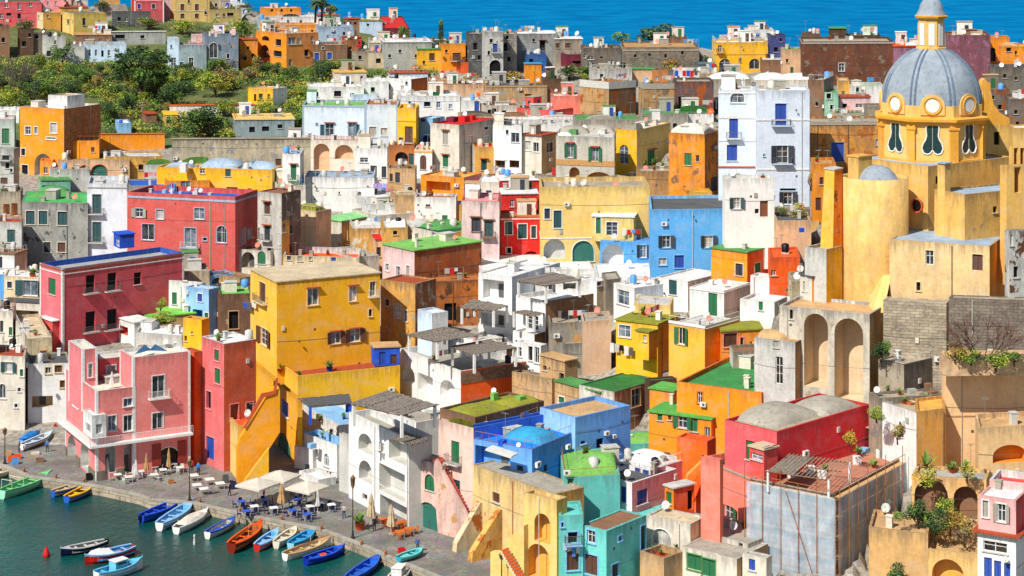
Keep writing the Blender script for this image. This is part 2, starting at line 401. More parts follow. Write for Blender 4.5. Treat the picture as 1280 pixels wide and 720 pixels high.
def H(name,label,x,y,th,c,W='',Y=None,dep=None,roof='white',ph=.45,wear=.3,trim=None,cL=None,cR=None,under=None,inner=None,
      bands=(),sink=7,on=None,brick=None,domes='',pipes='',rtrim=None,eave=None,group=None,cat='house',clutter=True,corner=None,props='',rp=None,pname=None,of=None):
    b=B(); b.cname=c; b.trim=trim; b.inner=inner; xa,xc,xb=x; yt,yb=y; t=radians(th)
    if on is not None: Y=Y or (H0-on.rz)*F/(yb-HY); sink=0.0
    if of is not None: on=B(); on.root=of
    if Y is None: Y=Yg(xc,yb)
    C=P(xc,yb,Y); b.C=C; b.Y=Y; z1=P(xc,yt,Y).z; b.z1=z1; b.th=t
    dB=Vector((cos(t),sin(t),0)); dA=Vector((-sin(t),cos(t),0))
    def sol(px,d,dd):
        if dd is not None and abs(px-xc)<1: return dd
        k=(px-640); den=F*d.x-k*d.y
        return max(.5,(k*C.y-F*C.x)/den) if abs(den)>1e-3 else 8
    if isinstance(dep,(tuple,list)): da,db=dep
    else: da=db=dep if dep else None
    if abs(xa-xc)<1 and da is None: da=8
    if abs(xb-xc)<1 and db is None: db=8
    LA=sol(xa,dA,da); LB=sol(xb,dB,db)
    def side(px,D):
        Q=Vector(((px-640)*(C.y+D)/F,C.y+D,C.z)); v=Q-C; v.z=0; return v.normalized(),v.length
    if th>50 and abs(xb-xc)<=5: dB,LB=side(xb,db or 8)
    elif th<45 and abs(xa-xc)<=5: dA,LA=side(xa,da or 8)
    if LA>60 or LB>60: print('LONG',name,label,round(LA,1),round(LB,1))
    LA=min(LA,60); LB=min(LB,60); b.LA=LA; b.LB=LB; b.dA=dA; b.dB=dB
    if on is None:
        b.root=root(name,label,cat,(C.x,C.y,C.z),group); b.part=None; own=b.root; b.cz=C.z
    else: b.root=on.root; b.part=None; own=None
    z0=C.z-sink
    fR=Face(C,dB,LB,(dB.y,-dB.x),C.z,z1); fL=Face(C,dA,LA,(-dA.y,dA.x),C.z,z1); b.fR=fR; b.fL=fL
    mR=brickm(brick) if brick and brick!=1 and 'R' in (rp or 'R') else plaster(cR or c,wear,under); mL=plaster(cL or c,wear*.8,under)
    hl=[]
    for (wx,wy,ww,wh,T) in parseW(W):
        fc=fR if (wx>=xc or 'R' in T[1:]) and 'Q' not in T else fL
        hd=add_window(b,fc,wx,wy,ww,wh,T,trim)
        if hd: hl.append((fc,hd))
        else: print('skipwin',label[:30],wx,wy)
    if clutter and on is None and cat=='house':     # a few small windows on otherwise blank sides
        for fc in (fR,fL):
            if fc.L>4.5 and z1-C.z>4 and not any(f is fc for f,_ in hl) and abs(xb-xc if fc is fR else xa-xc)>14 and RND.random()<.8:
                for i in range(int(fc.L/3.6)):
                    for zz in [C.z+1.2+3.2*k for k in range(int((z1-C.z-1.5)/3.2)+1)]:
                        if RND.random()<.62 and zz+1.6<z1:
                            u=fc.L*(i+.5)/int(fc.L/3.6)+RND.uniform(-.5,.5); T=RND.choice(['w','w','g','n','d','k','l']); hh=RND.uniform(.9,1.5); ww=RND.uniform(.6,.95); hl.append((fc,(u-ww/2,u+ww/2,zz,zz+hh,False,.2,T,40,5)))
    wall=MB(); tk=.28; rz=z1-ph; b.rz=rz
    im=plaster(inner,.15) if inner else None
    hR=[h[:6] for f,h in hl if f is fR]; hL=[h[:6] for f,h in hl if f is fL]
    cut_wall(wall,fR,hR,mR,z0,z1,im); cut_wall(wall,fL,hL,mL,z0,z1,im)
    c0=C+dA*0; p=[Vector((q.x,q.y,0)) for q in (C,C+dB*LB,C+dB*LB+dA*LA,C+dA*LA)]
    up=lambda q,z: Vector((q.x,q.y,z))
    wall.face((up(p[1],z0),up(p[2],z0),up(p[2],z1),up(p[1],z1)),plaster(c,wear)); wall.face((up(p[2],z0),up(p[3],z0),up(p[3],z1),up(p[2],z1)),plaster(c,wear))
    ins=[p[0]+dB*tk+dA*tk,p[1]-dB*tk+dA*tk,p[2]-dB*tk-dA*tk,p[3]+dB*tk-dA*tk]
    rt=plaster(rtrim or c,wear+.15)
    if ph>0 and LA>.8 and LB>.8:
        for i in range(4):
            j=(i+1)%4
            wall.face((up(p[i],z1),up(p[j],z1),up(ins[j],z1),up(ins[i],z1)),rt)
            wall.face((up(ins[i],z1),up(ins[j],z1),up(ins[j],rz),up(ins[i],rz)),rt)
    wname='wall'
    if on is not None: wname=pname or 'roof_hut'
    w=wall.build(wname,b.root); b.wall=w
    oz=WL(b.root).z
    for an,fn in (('top_dist',lambda z:100-max(0,z1-z)),('foot_dist',lambda z:100-abs(z-C.z) if on is None else 0)):
        at=w.data.attributes.new(an,'FLOAT','POINT'); at.data.foreach_set('value',[fn(v.co.z+oz) for v in w.data.vertices])
    if on is not None: b.part=w
    r=MB(); rm=(roofm(roof) if roof not in ('tile',) else tilem())
    if ph>0: r.face([up(q,rz+.001) for q in ins],rm)
    else:
        e=.18 if eave is None else eave
        o_=[p[0]-dB*e-dA*e,p[1]+dB*e-dA*e,p[2]+dB*e+dA*e,p[3]-dB*e+dA*e]
        r.prism([up(q,z1+.003) for q in o_],(0,0,.16),rm)
        b.rz=z1+.163
        if roof!='tile' and rtrim:
            r2=paint(rtrim,.8)
    r.build('roof',b.part or b.root)
    # string courses, corner strips and drainpipes
    tr=MB()
    for (by,bh,bc) in bands:
        zz=P(xc,by,Y).z; hh=max(.1,bh*Y/F)
        for fc in (fR,fL):
            fc.fbox(tr,-.06 if fc is fR else 0.0,fc.L,zz-hh/2,zz+hh/2,.003,.09,paint(bc,.8))
    if tr.f: tr.build('string_course',b.part or b.root)
    if corner:
        tr=MB(); m=paint(corner,.8)
        for fc in (fR,fL):
            fc.fbox(tr,0,.32,z0,z1-.01,.004,.05,m)
            if fc.L>2: fc.fbox(tr,fc.L-.32,fc.L,z0,z1-.01,.004,.05,m)
        tr.build('corner_strip',b.part or b.root)
    for q in [float(v) for v in pipes.split(',') if v]:
        fc=fR if q>=xc else fL; u,_=fc.hit(q,(yt+yb)/2); tr=MB()
        tr.tube(fc.pt(u,z0,.09),fc.pt(u,z1-.3,.09),.055,paint('dgrey' if wear>.2 else 'lgrey',.6),6); tr.build('drainpipe',b.part or b.root)
    for f,h in hl: window_parts(b,f,h)
    # thin service cables sagging across larger faces
    if on is None:
        for fc in (fR,fL):
            if fc.L>5 and z1-C.z>4 and fc is (fR if LB>LA else fL):
                cb=MB(); zz=C.z+(z1-C.z)*RND.uniform(.35,.8); n=6; m=paint('dgrey',.7)
                for i in range(n):
                    s=lambda i: fc.pt(fc.L*i/n,zz-.25*sin(pi*((i*1.7)%2)/2),.03)
                    cb.tube(s(i),s(i+1),.018,m,3)
                cb.build('cable',b.root)
    if on is None and z1-C.z>3.5:
        fc=fR if LB>LA*.8 else fL; hs=[h for f,h in hl if f is fc]; rr=RND
        def spot(w,h):
            for _ in range(12):
                u=rr.uniform(.5,max(.6,fc.L-.5)); z=rr.uniform(C.z+1.5,z1-.8)
                if all(not(h_[0]-w<u<h_[1]+w and h_[2]-h<z<h_[3]+h) for h_ in hs): return u,z
        if fc.L>4:
            k=0
            for kind in ('vent','ac','box','pipe','lamp','vent'):
                if rr.random()<(.5,.28,.35,.4,.3,.3)[k]:
                    sp=spot(.7,.6)
                    if sp:
                        u,z=sp; mb=MB(); d_=paint('dgrey',.6)
                        if kind=='vent': fc.fbox(mb,u,u+.3,z,z+.3,.004,.03,d_); nm='vent'
                        elif kind=='ac': ac_unit(mb,fc,u,z,.85); nm='air_conditioner'
                        elif kind=='box': fc.fbox(mb,u,u+.45,z,z+.6,.004,.16,paint(rr.choice(['lgrey','offw','grey']),.5)); nm='meter_box'
                        elif kind=='lamp': mb.tube(fc.pt(u,z,.0),fc.pt(u,z+.1,.5),.025,d_,4); mb.lathe(fc.pt(u,z-.2,.5),[(.05,0),(.16,.1),(.08,.35)],d_,8); nm='wall_lamp'
                        else: mb.tube(fc.pt(u,z0,.07),fc.pt(u,z1-.2,.07),.05,paint(rr.choice(['grey','rust','lgrey',c if isinstance(c,str) else 'grey']),.6),5); nm='drainpipe'
                        mb.build(nm,b.root)
                k+=1
    if domes: dome_list(b,domes,roof)
    if props: roof_props(b,props)
    if on is None and LA*LB>25 and (clutter or (cat=='house' and RND.random()<.7)): auto_clutter(b,p,dA,dB,clutter)
    BLD.append(b); return b
def dome_list(b,s,roof='white'):
    """px,py(base front),w,h,color[,ry ratio]"""
    for e in s.split(';'):
        q=[v.strip() for v in e.split(',')]
        if len(q)<5: continue
        px,py,w,h=map(float,q[:4]); ry=float(q[5]) if len(q)>5 else .8
        o=onz(px,py,b.rz); sc=o.y/F; rx=w*sc/2; hz=h*sc; o=o+Vector((0,rx*ry,0))
        # part of the height seen comes from the depth of the cap
        hz=max(rx*.22,min(hz-rx*ry*(H0-b.rz)/o.y,rx*.45)) if len(q)<7 else hz
        mb=MB(); n=14; du=rx; dv=rx*ry; rel=o-b.C; cu=rel.dot(b.dB); cv=rel.dot(b.dA); rw=b.th<.8; G=[]
        if not rw: du,dv=dv,du
        for i in range(n+1):
            row=[]
            for j in range(n+1):
                x=-1+2*i/n; y=-1+2*j/n; z=hz*max(0,(1-abs(x)**2.6)*(1-abs(y)**2.6))**.62
                u=min(max(cu+x*du,.29),b.LB-.29); v=min(max(cv+y*dv,.29),b.LA-.29); q_=b.C+b.dB*u+b.dA*v; row.append(Vector((q_.x,q_.y,b.rz+.01+z)))
            G.append(row)
        bi=len(mb.v); rm_=roofm(q[4]); mi_=mb.m(rm_)
        for row in G: mb.v+=[tuple(v_) for v_ in row]
        for i in range(n):
            for j in range(n): mb.f.append((bi+i*(n+1)+j,bi+(i+1)*(n+1)+j,bi+(i+1)*(n+1)+j+1,bi+i*(n+1)+j+1)); mb.mi.append(mi_); mb.sm.append(True)
        mb.build('roof_dome',b.root)
def auto_clutter(b,p,dA,dB,full=True):
    r=RND; ar=b.LA*b.LB; used=[]
    def at():
        for _ in range(20):
            u,v=r.uniform(.1,.9),r.uniform(.12,.88)
            if all(abs(u-a)*b.LB+abs(v-c)*b.LA>1.6 for a,c in used): break
        used.append((u,v)); return Vector((*(p[0]+dB*b.LB*u+dA*b.LA*v).xy,b.rz))
    wm=plaster(r.choice(['offw','conc','white','lgrey']),.4)
    for _ in range(min(3,int(r.uniform(.4,1.2)*ar/45+.6))):
        o=at(); mb=MB(); h=r.uniform(.6,1.3); w=r.uniform(.4,.7); mb.cbox(o,w,w,h,wm,b.th); mb.cbox(o+Vector((0,0,h)),w+.14,w+.14,.1,wm,b.th); mb.build('chimney',b.root)
    if ar>45 and r.random()<.55:
        o=at(); mb=MB(); w=r.uniform(1.4,2.4); h=r.uniform(.5,1.6); mb.cbox(o,w,w*.8,h,wm,b.th); mb.cbox(o+Vector((0,0,h)),w+.2,w*.8+.2,.1,roofm('lgrey'),b.th); mb.build('roof_box',b.root)
    if full and ar>38 and min(b.LA,b.LB)>4.5 and r.random()<.5:      # small roof room with a door
        L=r.uniform(2.2,3.4); W=r.uniform(2.0,2.8); H_=r.uniform(2.1,2.6); u=r.uniform(.3,max(.4,b.LB-L-.4)); v=b.LA-W-.35; C=b.C+dB*u+dA*v; cc=r.choice([b.cname,'white','offw','conc','white']); mb=MB(); m=plaster(cc,.3)
        C=Vector((C.x,C.y,b.rz)); mb.prism([C,C+dB*L,C+dB*L+dA*W,C+dA*W],(0,0,H_),m); k=.12; mb.prism([C-dB*k-dA*k+Vector((0,0,H_+.003)),C+dB*(L+k)-dA*k+Vector((0,0,H_+.003)),C+dB*(L+k)+dA*(W+k)+Vector((0,0,H_+.003)),C-dB*k+dA*(W+k)+Vector((0,0,H_+.003))],(0,0,.12),roofm(r.choice(['white','lgrey','conc','tan','groof']))); hut=mb.build('roof_room',b.root)
        mb=MB(); n_=Vector((dB.y,-dB.x,0)); q=C+dB*(L*.5); mb.box(q,dB*.8,n_*.05,(0,0,1.85),slatmat(SHC[r.choice(['sg','sb','sn','sk'])])); mb.build('door',hut)
        if b.LA*1.0>b.LB: mb=MB(); n2=Vector((-dA.y,dA.x,0)); mb.box(C+dA*(W*.35)+Vector((0,0,.9)),dA*.7,n2*.05,(0,0,.8),glassm(0)); mb.build('window',hut)
    if r.random()<.4:
        o=at(); mb=MB(); w=r.uniform(.4,.6); mb.lathe(o+Vector((0,0,.3)),[(w,0),(w,1.0),(w*.5,1.15),(.02,1.2)],paint(r.choice(['blue','lgrey','offw','black']),.5),12,capb=True); mb.cbox(o,w*1.6,w*1.6,.3,wm,b.th); mb.build('water_tank',b.root)
    for _ in range(r.choice([0,1,1,2])):
        o=at(); mb=MB(); m=paint('grey',.4,.1,.6); hh=r.uniform(1.8,3.2); mb.tube(o,o+Vector((0,0,hh)),.03,m,5)
        a=r.uniform(0,pi); d=Vector((cos(a),sin(a),0)); e=Vector((-sin(a),cos(a),0))
        mb.tube(o+Vector((0,0,hh-.1))-d*.6,o+Vector((0,0,hh-.1))+d*.6,.02,m,4)
        for i in range(5): q=o+Vector((0,0,hh-.1))+d*(-.5+.25*i); mb.tube(q-e*.35,q+e*.35,.014,m,3)
        mb.build('antenna',b.root)
    for _ in range(r.choice([0,0,1,1,2])):
        o=at(); dish_at(b.root,o+Vector((0,0,.9)),r.uniform(.35,.5),r.choice(['white','white','lgrey','salmon']),True)
    if b.z1-b.rz<.5 and r.random()<.22:
        mb=MB(); up=Vector((0,0,b.z1)); g=lambda v,k: Vector((v.x,v.y,0))+up+(dB*k[0]+dA*k[1])*.12; railing(mb,[g(p[3],(1,-1)),g(p[0],(1,1)),g(p[1],(-1,1))],.9,paint(r.choice(['lgrey','rust','white']),.5),sp=.9); mb.build('roof_railing',b.root)
    if r.random()<.35:
        mb=MB(); plantpot(mb,at(),r.uniform(.8,1.3),r.uniform(.6,1.2),'tile'); mb.build('potted_plant',b.root)
    if b.LB>5 and r.random()<.3:
        a=at(); q=a+dB*min(3.5,b.LB*.4); mb=MB(); m=paint('grey',.5)
        for v in (a,q): mb.tube(v,v+Vector((0,0,1.9)),.03,m,4)
        mb.tube(a+Vector((0,0,1.85)),q+Vector((0,0,1.85)),.012,m,3); mb.build('washing_pole',b.root)
        for i in range(r.choice([2,3,4])):
            c=a.lerp(q,(i+.5)/4.2)+Vector((0,0,1.85)); mb=MB(); w=dB*r.uniform(.25,.42); h=Vector((0,0,-r.uniform(.5,1.0))); mb.face((c-w,c+w,c+w+h,c-w+h),fabric(r.choice(['white','blue','red','lgrey','pink','offw']))); mb.build('cloth',b.root)
def dish_at(parent,o,r,c,mast=False,aim=(-.35,-.85,.45)):
    mb=MB(); m=paint(c,.4); a=Vector(aim).normalized(); x=a.cross(Vector((0,0,1))).normalized(); y=x.cross(a)
    n=14; rows=[(r,0.),(r*.7,-r*.12),(r*.35,-r*.19),(.01,-r*.21)]
    R=[[o+x*q*cos(2*pi*i/n)+y*q*1.05*sin(2*pi*i/n)+a*dz for i in range(n)] for q,dz in rows]
    for j in range(3):
        for i in range(n): mb.face((R[j][i],R[j][(i+1)%n],R[j+1][(i+1)%n],R[j+1][i]),m,True)
    d=paint('dgrey'); mb.tube(o-y*r,o+a*r*.9,.02,d,4); mb.tube(o+a*r*.85,o+a*r*1.0,.05,d,5); mb.tube(o-a*r*.2,o-a*r*.5,.03,d,4)
    if mast: mb.tube(o-a*r*.5,o-a*r*.5-Vector((0,0,.95)),.03,d,5)
    mb.build('satellite_dish',parent)
def face_of(b,px): return b.fR if px>=640+F*b.C.x/b.C.y else b.fL
def wall_props(b,s):
    """on walls: kind:x,y,size[,color];  s dish, k air conditioner, f flower pots, c clothes"""
    for e in s.split(';'):
        e=e.strip()
        if not e: continue
        k,rest=e.split(':'); q=rest.split(','); x,y,w=map(float,q[:3]); c=q[3].strip() if len(q)>3 else 'white'
        fc=face_of(b,x); u,z=fc.hit(x,y); sz=w*b.Y/F
        if k=='s': dish_at(b.root,fc.pt(u,z,.55),sz/2,c)
        elif k=='k':
            mb=MB(); ac_unit(mb,fc,u,z,sz); mb.build('air_conditioner',b.root)
def ac_unit(mb,fc,u,z,sz=.85):
    m=paint('white',.4); fc.fbox(mb,u-sz/2,u+sz/2,z-sz*.35,z+sz*.35,.08,.42,m); d=paint('dgrey')
    c=fc.pt(u-sz*.12,z,.425); r=sz*.24
    pts=[c+fc.d*r*cos(2*pi*i/12)+Vector((0,0,r*sin(2*pi*i/12))) for i in range(12)]; mb.face(pts,d)
    fc.fbox(mb,u-sz*.4,u-sz*.35,z-sz*.45,z-sz*.3,.0,.42,d); fc.fbox(mb,u+sz*.35,u+sz*.4,z-sz*.45,z-sz*.3,.0,.42,d)
def roof_props(b,s):
    """on the roof plane: kind:x,y(base px),w,h[,color]"""
    for e in s.split(';'):
        e=e.strip()
        if not e: continue
        k,rest=e.split(':'); q=rest.split(','); x,y,w,h=map(float,q[:4]); c=q[4].strip() if len(q)>4 else 'white'
        o=onz(x,y,b.rz); sc=o.y/F; ww=w*sc; hh=h*sc; mb=MB()
        if k=='c': mb.cbox(o,ww,ww*.8,hh,plaster(c,.3),b.th); mb.cbox(o+Vector((0,0,hh)),ww*1.2,ww,.12,plaster(c,.3),b.th); mb.build('chimney',b.root)
        elif k=='x': mb.cbox(o,ww,ww*.8,hh,paint(c,.6),b.th); mb.build('roof_box',b.root)
        elif k=='s': dish_at(b.root,o+Vector((0,0,hh)),ww/2,c,True)
        elif k=='t': mb.lathe(o,[(ww/2,0),(ww/2,hh*.9),(ww*.3,hh),(.02,hh)],paint(c,.5),16,capb=True); mb.build('water_tank',b.root)
        elif k=='i':
            m=paint('grey',.4,.1,.6); mb.tube(o,o+Vector((0,0,hh)),.03,m,5)
            for i in range(5): qv=o+Vector((-.5+.25*i,0,hh-.1)); mb.tube(qv-Vector((0,.3,0)),qv+Vector((0,.3,0)),.012,m,3)
            mb.tube(o+Vector((-.55,0,hh-.1)),o+Vector((.55,0,hh-.1)),.015,m,4); mb.build('antenna',b.root)
        elif k=='p': plantpot(mb,o,ww,hh,c); mb.build('potted_plant',b.root)
        elif k=='r':  # railing from x to x+w along the roof plane at row y->h
            pass
# ---- free shapes
def plane_face(px,py,Y,th):
    """vertical plane through the point seen at (px,py) at depth Y, heading th (deg from +X)"""
    C=P(px,py,Y); t=radians(th); return Face(C,(cos(t),sin(t)),999,(sin(t),-cos(t)),C.z,C.z)
def polywall(parent,name,fc,pts,thick,mat,d0=0.):
    """vertical slab: outline given by picture points on plane fc, real thickness behind it"""
    uv=[fc.hit(*p) for p in pts]; mb=MB(); mb.prism([fc.pt(u,z,d0) for u,z in uv],-fc.n*thick,mat); return mb.build(name,parent)
def hslab(parent,name,pts,z,thick,mat):
    mb=MB(); mb.prism([onz(x,y,z) for x,y in pts],(0,0,-thick),mat); return mb.build(name,parent)
def pergola(parent,pts,Y,ht,postc='white',mat=None,posts=True):
    """pts 4 picture corners (front-left, front-right, back-right, back-left) of a flat mat; Y depth of the first"""
    z=P(*pts[0],Y).z; q=[onz(x,y,z) for x,y in pts]; mb=MB(); rp=random.Random(int(pts[0][0])); n=16
    for i in range(n):
        a=q[0].lerp(q[1],i/n); b_=q[0].lerp(q[1],(i+1)/n); c_=q[3].lerp(q[2],(i+1)/n); d_=q[3].lerp(q[2],i/n); e=(d_-a).normalized(); j=e*rp.uniform(-.25,.25); k=e*rp.uniform(-.25,.25); dz=Vector((0,0,rp.uniform(-.03,.05)))
        mb.prism([a+j+dz,b_+j*.6+dz,c_+k+dz,d_+k*.6+dz],(0,0,-.07),mat or reedm())
    for s_ in (.1,.5,.9): mb.tube(q[0].lerp(q[3],s_)-Vector((0,0,.14)),q[1].lerp(q[2],s_)-Vector((0,0,.14)),.06,paint('brown'),5)
    o=mb.build('pergola_roof',parent)
    if posts:
        mb=MB(); c=sum(q,Vector())/4; m=plaster(postc,.1)
        for v in q:
            v2=v+(c-v)*.08; mb.cbox((v2.x,v2.y,z-.1-ht),.32,.32,ht,m,.4)
        for a,b_ in ((0,1),(3,2)): mb.tube(q[a]+(c-q[a])*.06-Vector((0,0,.17)),q[b_]+(c-q[b_])*.06-Vector((0,0,.17)),.07,paint('brown'),5)
        mb.build('pergola_post',parent)
    return z
def stairs(parent,fc,p0,p1,depth,col_,stepc,n=None,name='staircase',base=None,thick=None):
    """solid stair wedge: foot at picture point p0, head at p1 on plane fc, extruded depth metres behind"""
    u0,z0=fc.hit(*p0); u1,z1=fc.hit(*p1); n=n or max(3,int((z1-z0)/.19)); mb=MB(); m=plaster(col_,.25); s=paint(stepc,.8) if not isinstance(stepc,bpy.types.Material) else stepc
    zb=min(z0,z1)-(base or 0)
    for i in range(n):
        a=u0+(u1-u0)*i/n; b_=u0+(u1-u0)*(i+1)/n; zt=z0+(z1-z0)*(i+1)/n
        if b_<a: a,b_=b_,a
        zl=zb if thick is None else zt-thick
        fc.fbox(mb,a,b_-.002,zl,zt-.045,-depth,0,m); fc.fbox(mb,a,b_-.002,zt-.044,zt,-depth,.03,s)
    return mb.build(name,parent)
def plantpot(mb,o,w,h,c='tile'):
    o=Vector(o); r=w*.3; mb.lathe(o,[(r*.7,0),(r,r*1.3),(r*1.05,r*1.3),(r*.8,r*1.25)],paint(c if c!='white' else 'tile',.8),10,capb=True)
    g=leafm(0); rr=RND
    for i in range(26):
        a=rr.uniform(0,2*pi); e=rr.uniform(.2,1.4); L=rr.uniform(.4,1)*max(h,.4); d=Vector((cos(a)*cos(e),sin(a)*cos(e),sin(e)))
        b0=o+Vector((0,0,r*1.2)); tip=b0+d*L; s=d.cross(Vector((0,0,1)));  s=(s.normalized() if s.length>.01 else Vector((1,0,0)))*max(.06,L*.14)
        mid=b0+d*L*.6; mb.face((b0,mid+s,tip,mid-s),g)
LEAF=[((.15,.25,.04),(.05,.11,.025)),((.33,.38,.04),(.13,.19,.025)),((.055,.095,.035),(.018,.04,.016)),((.36,.19,.05),(.16,.08,.025)),
      ((.42,.37,.06),(.19,.17,.035)),((.17,.13,.09),(.08,.06,.045)),((.10,.13,.06),(.04,.055,.03)),((.62,.38,.03),(.35,.18,.02))]
def leafm(i):
    k=('leaf',i)
    if k in _M: return _M[k]
    m,nt,b=newmat('leaves'); _M[k]=m; a,c=LEAF[i]
    n1=noise(nt,worldpos(nt),.8,5,.7); n2=noise(nt,worldpos(nt),4,2)
    x=mix(nt,ramp(nt,n1,.35,.65),c,a); x=mix(nt,ramp(nt,n2,.3,.7),x,tuple(min(1,v*1.3) for v in a)); 
    nt.links.new(x,b.inputs['Base Color']); b.inputs['Roughness'].default_value=.75; b.inputs['Specular IOR Level'].default_value=.2
    return m
def barkm(): return paint((.26,.20,.15),.95,.25)
_CM={}
def crown_mesh(kind,var):
    k=(kind,var)
    if k in _CM: return _CM[k]
    r=random.Random(zlib.crc32(str(k).encode())); v=[];f=[];mi=[]
    def leaf(p,s,m):
        a=Vector((r.gauss(0,1),r.gauss(0,1),r.gauss(0,1))).normalized(); b=a.cross(Vector((r.gauss(0,1),r.gauss(0,1),r.gauss(0,1)))).normalized()
        a=a*s; b=b*s*.62; n=len(v); v.extend([tuple(p-a),tuple(p+b),tuple(p+a),tuple(p-b)]); f.append((n,n+1,n+2,n+3)); mi.append(m)
    spec=dict(bush=(9,.50,150,.075,[0,1,6]),lime=(9,.48,150,.075,[1,4,0]),dark=(11,.42,170,.065,[2,0,2]),dry=(8,.5,110,.07,[5,3,4]),russet=(9,.48,120,.075,[3,5,4]),
              pine=(46,.24,130,.038,[2,0,2]),umbrella=(40,.27,130,.04,[0,2,0]),cypress=(10,.3,160,.05,[2,2,0]),yellow=(7,.5,90,.08,[7,4,1]),olive=(10,.45,150,.06,[6,2,0]))[kind]
    nc,cr,nl,ls,ms=spec
    if kind=='cypress': cs=[Vector((r.uniform(-.05,.05),r.uniform(-.05,.05),-.9+1.8*i/nc)) for i in range(nc)]
    elif kind in('pine','umbrella'):
        cs=[]
        while len(cs)<nc:
            x,y=r.uniform(-1,1),r.uniform(-1,1)
            if x*x+y*y<.8: 
                q=x*x+y*y; cs.append(Vector((x*.85,y*.85,(.75*(1-q)**.5 if kind=='umbrella' else r.uniform(-.55,.75*(1-q*.6))))))
    else: cs=[Vector((r.gauss(0,.36),r.gauss(0,.36),r.uniform(-.65,.6))) for _ in range(nc)]
    for c in cs:
        m0=r.choice(ms); rr=cr*r.uniform(.65,1.25)
        if kind=='cypress': rr=.34*(1-.55*max(0,(c.z+.2)/1.2))
        for _ in range(nl):
            d=Vector((r.gauss(0,1),r.gauss(0,1),r.gauss(0,1))).normalized()*rr*r.uniform(.55,1.08)
            if kind in('pine','umbrella'): d.z*=.5
            if kind=='cypress': d.z*=1.4
            leaf(c+d,ls*r.uniform(.7,1.4),ms.index(m0) if r.random()<.8 else r.randrange(len(ms)))
    me=bpy.data.meshes.new('crown'); me.from_pydata(v,[],f)
    for i in ms: me.materials.append(leafm(i))
    for p,m in zip(me.polygons,mi): p.material_index=m
    me.update(); _CM[k]=me; return me
_TK=0
def T(kind,label,x,y,w,h,Y=None,trunk=.25,group='trees and bushes of the hillside gardens',name=None,cat='tree',z=None,squash=None):
    """tree whose foot is seen at (x,y); crown w px wide, whole height h px"""
    global _TK; _TK+=1
    if z is not None: p=onz(x,y,z); Y=p.y
    else: Y=Y or Yg(x,y); p=P(x,y,Y)
    sc=Y/F; W=w*sc; Hh=h*sc
    r=root(name or dict(bush='garden_bush',lime='garden_bush',dry='dry_bush',pine='pine_tree',umbrella='umbrella_pine',cypress='cypress_tree').get(kind,'garden_tree'),label,cat,p,group)
    c=bpy.data.objects.new('crown',crown_mesh(kind,_TK%4)); link(c,r)
    ch=Hh*(1-trunk); fac={'cypress':2.9,'pine':1.0,'umbrella':1.0}.get(kind,1.15)
    c.scale=(W/2*fac*.9,W/2*fac*.9*(squash or 1),ch/2*1.0); c.location=(0,0,Hh*trunk+ch/2); c.rotation_euler=(0,0,_TK*1.7)
    if kind in('pine','umbrella'): c.scale=(W/2,W/2,ch*.62); c.location=(0,0,Hh-ch*.62)
    mb=MB(); bm=barkm(); rr=max(.08,W*.03); top=Vector((p.x+W*.02,p.y,p.z+Hh*trunk+ch*.35)); 
    mid=Vector((p.x-W*.02,p.y,p.z+Hh*trunk)); mb.tube(p-Vector((0,0,.4)),mid,rr*1.3,bm,7,rr); mb.tube(mid,top,rr,bm,6,rr*.5)
    for i in range(6 if kind in('pine','umbrella') else 4):
        a=i*1.9+_TK; e=mid+Vector((cos(a)*W*.3,sin(a)*W*.3,ch*(.35+.12*(i%3)))); mb.tube(mid,e,rr*.55,bm,5,rr*.2)
        for q in (-.5,.5): mb.tube(mid.lerp(e,.6),mid.lerp(e,.6)+Vector((cos(a+q)*W*.14,sin(a+q)*W*.14,ch*.2)),rr*.3,bm,4,rr*.1)
    mb.build('trunk',r); return r
def bare_tree(label,x,y,w,h,Y=None,col_=(.42,.37,.34),seed=1,z=None,n0=7,name='bare_tree'):
    if z is not None: p=onz(x,y,z); Y=p.y
    else: Y=Y or Yg(x,y); p=P(x,y,Y)
    sc=Y/F; W=w*sc; Hh=h*sc; r=random.Random(seed); mb=MB(); m=paint(col_,.95,.2)
    R=root(name,label,'tree' if 'tree' in name else 'shrub',p)
    def br(a,d,L,rad,dep):
        b=a+d*L; mb.tube(a,b,rad,m,4,rad*.65)
        if dep==0: return
        for _ in range(3 if dep>1 else 4):
            q=(d+Vector((r.gauss(0,.42),r.gauss(0,.42),r.gauss(.12,.3)))).normalized(); br(a.lerp(b,r.uniform(.5,1)),q,L*r.uniform(.55,.85),rad*.6,dep-1)
    for i in range(n0):
        a=r.uniform(-1,1); br(p+Vector((a*W*.15,r.uniform(-.3,.3),-.2)),Vector((a*W/Hh*.9,r.uniform(-.3,.3),1)).normalized(),Hh*.38,max(.03,Hh*.012),3)
    mb.build('branches',R); return R
def palm(label,x,y,h,Y,sp=1.0):
    p=P(x,y,Y); Hh=h*Y/F; R=root('palm_tree',label,'palm',p); mb=MB(); mb.tube(p-Vector((0,0,.5)),p+Vector((.2,0,Hh)),.28,barkm(),8,.2); mb.build('trunk',R)
    mb=MB(); t=p+Vector((.2,0,Hh)); g=leafm(2); L=2.6*sp
    for i in range(22):
        a=i*2.4; e=.9-.075*i; pr=t; n=6
        for k in range(n):
            s=(k+1)/n; el=e-1.5*s*s
            q=t+Vector((cos(a)*L*s*cos(e*.6),sin(a)*L*s*cos(e*.6),L*(sin(e)*s-.75*s*s))); side=Vector((-sin(a),cos(a),-.5))*(.32*sin(pi*min(1,s+.1))+.05)
            mb.face((pr,pr+side,q+side,q),g); mb.face((pr,q,q-Vector((side.x,side.y,-side.z)),pr-Vector((side.x,side.y,-side.z))),g); pr=q
    mb.build('crown',R); return R
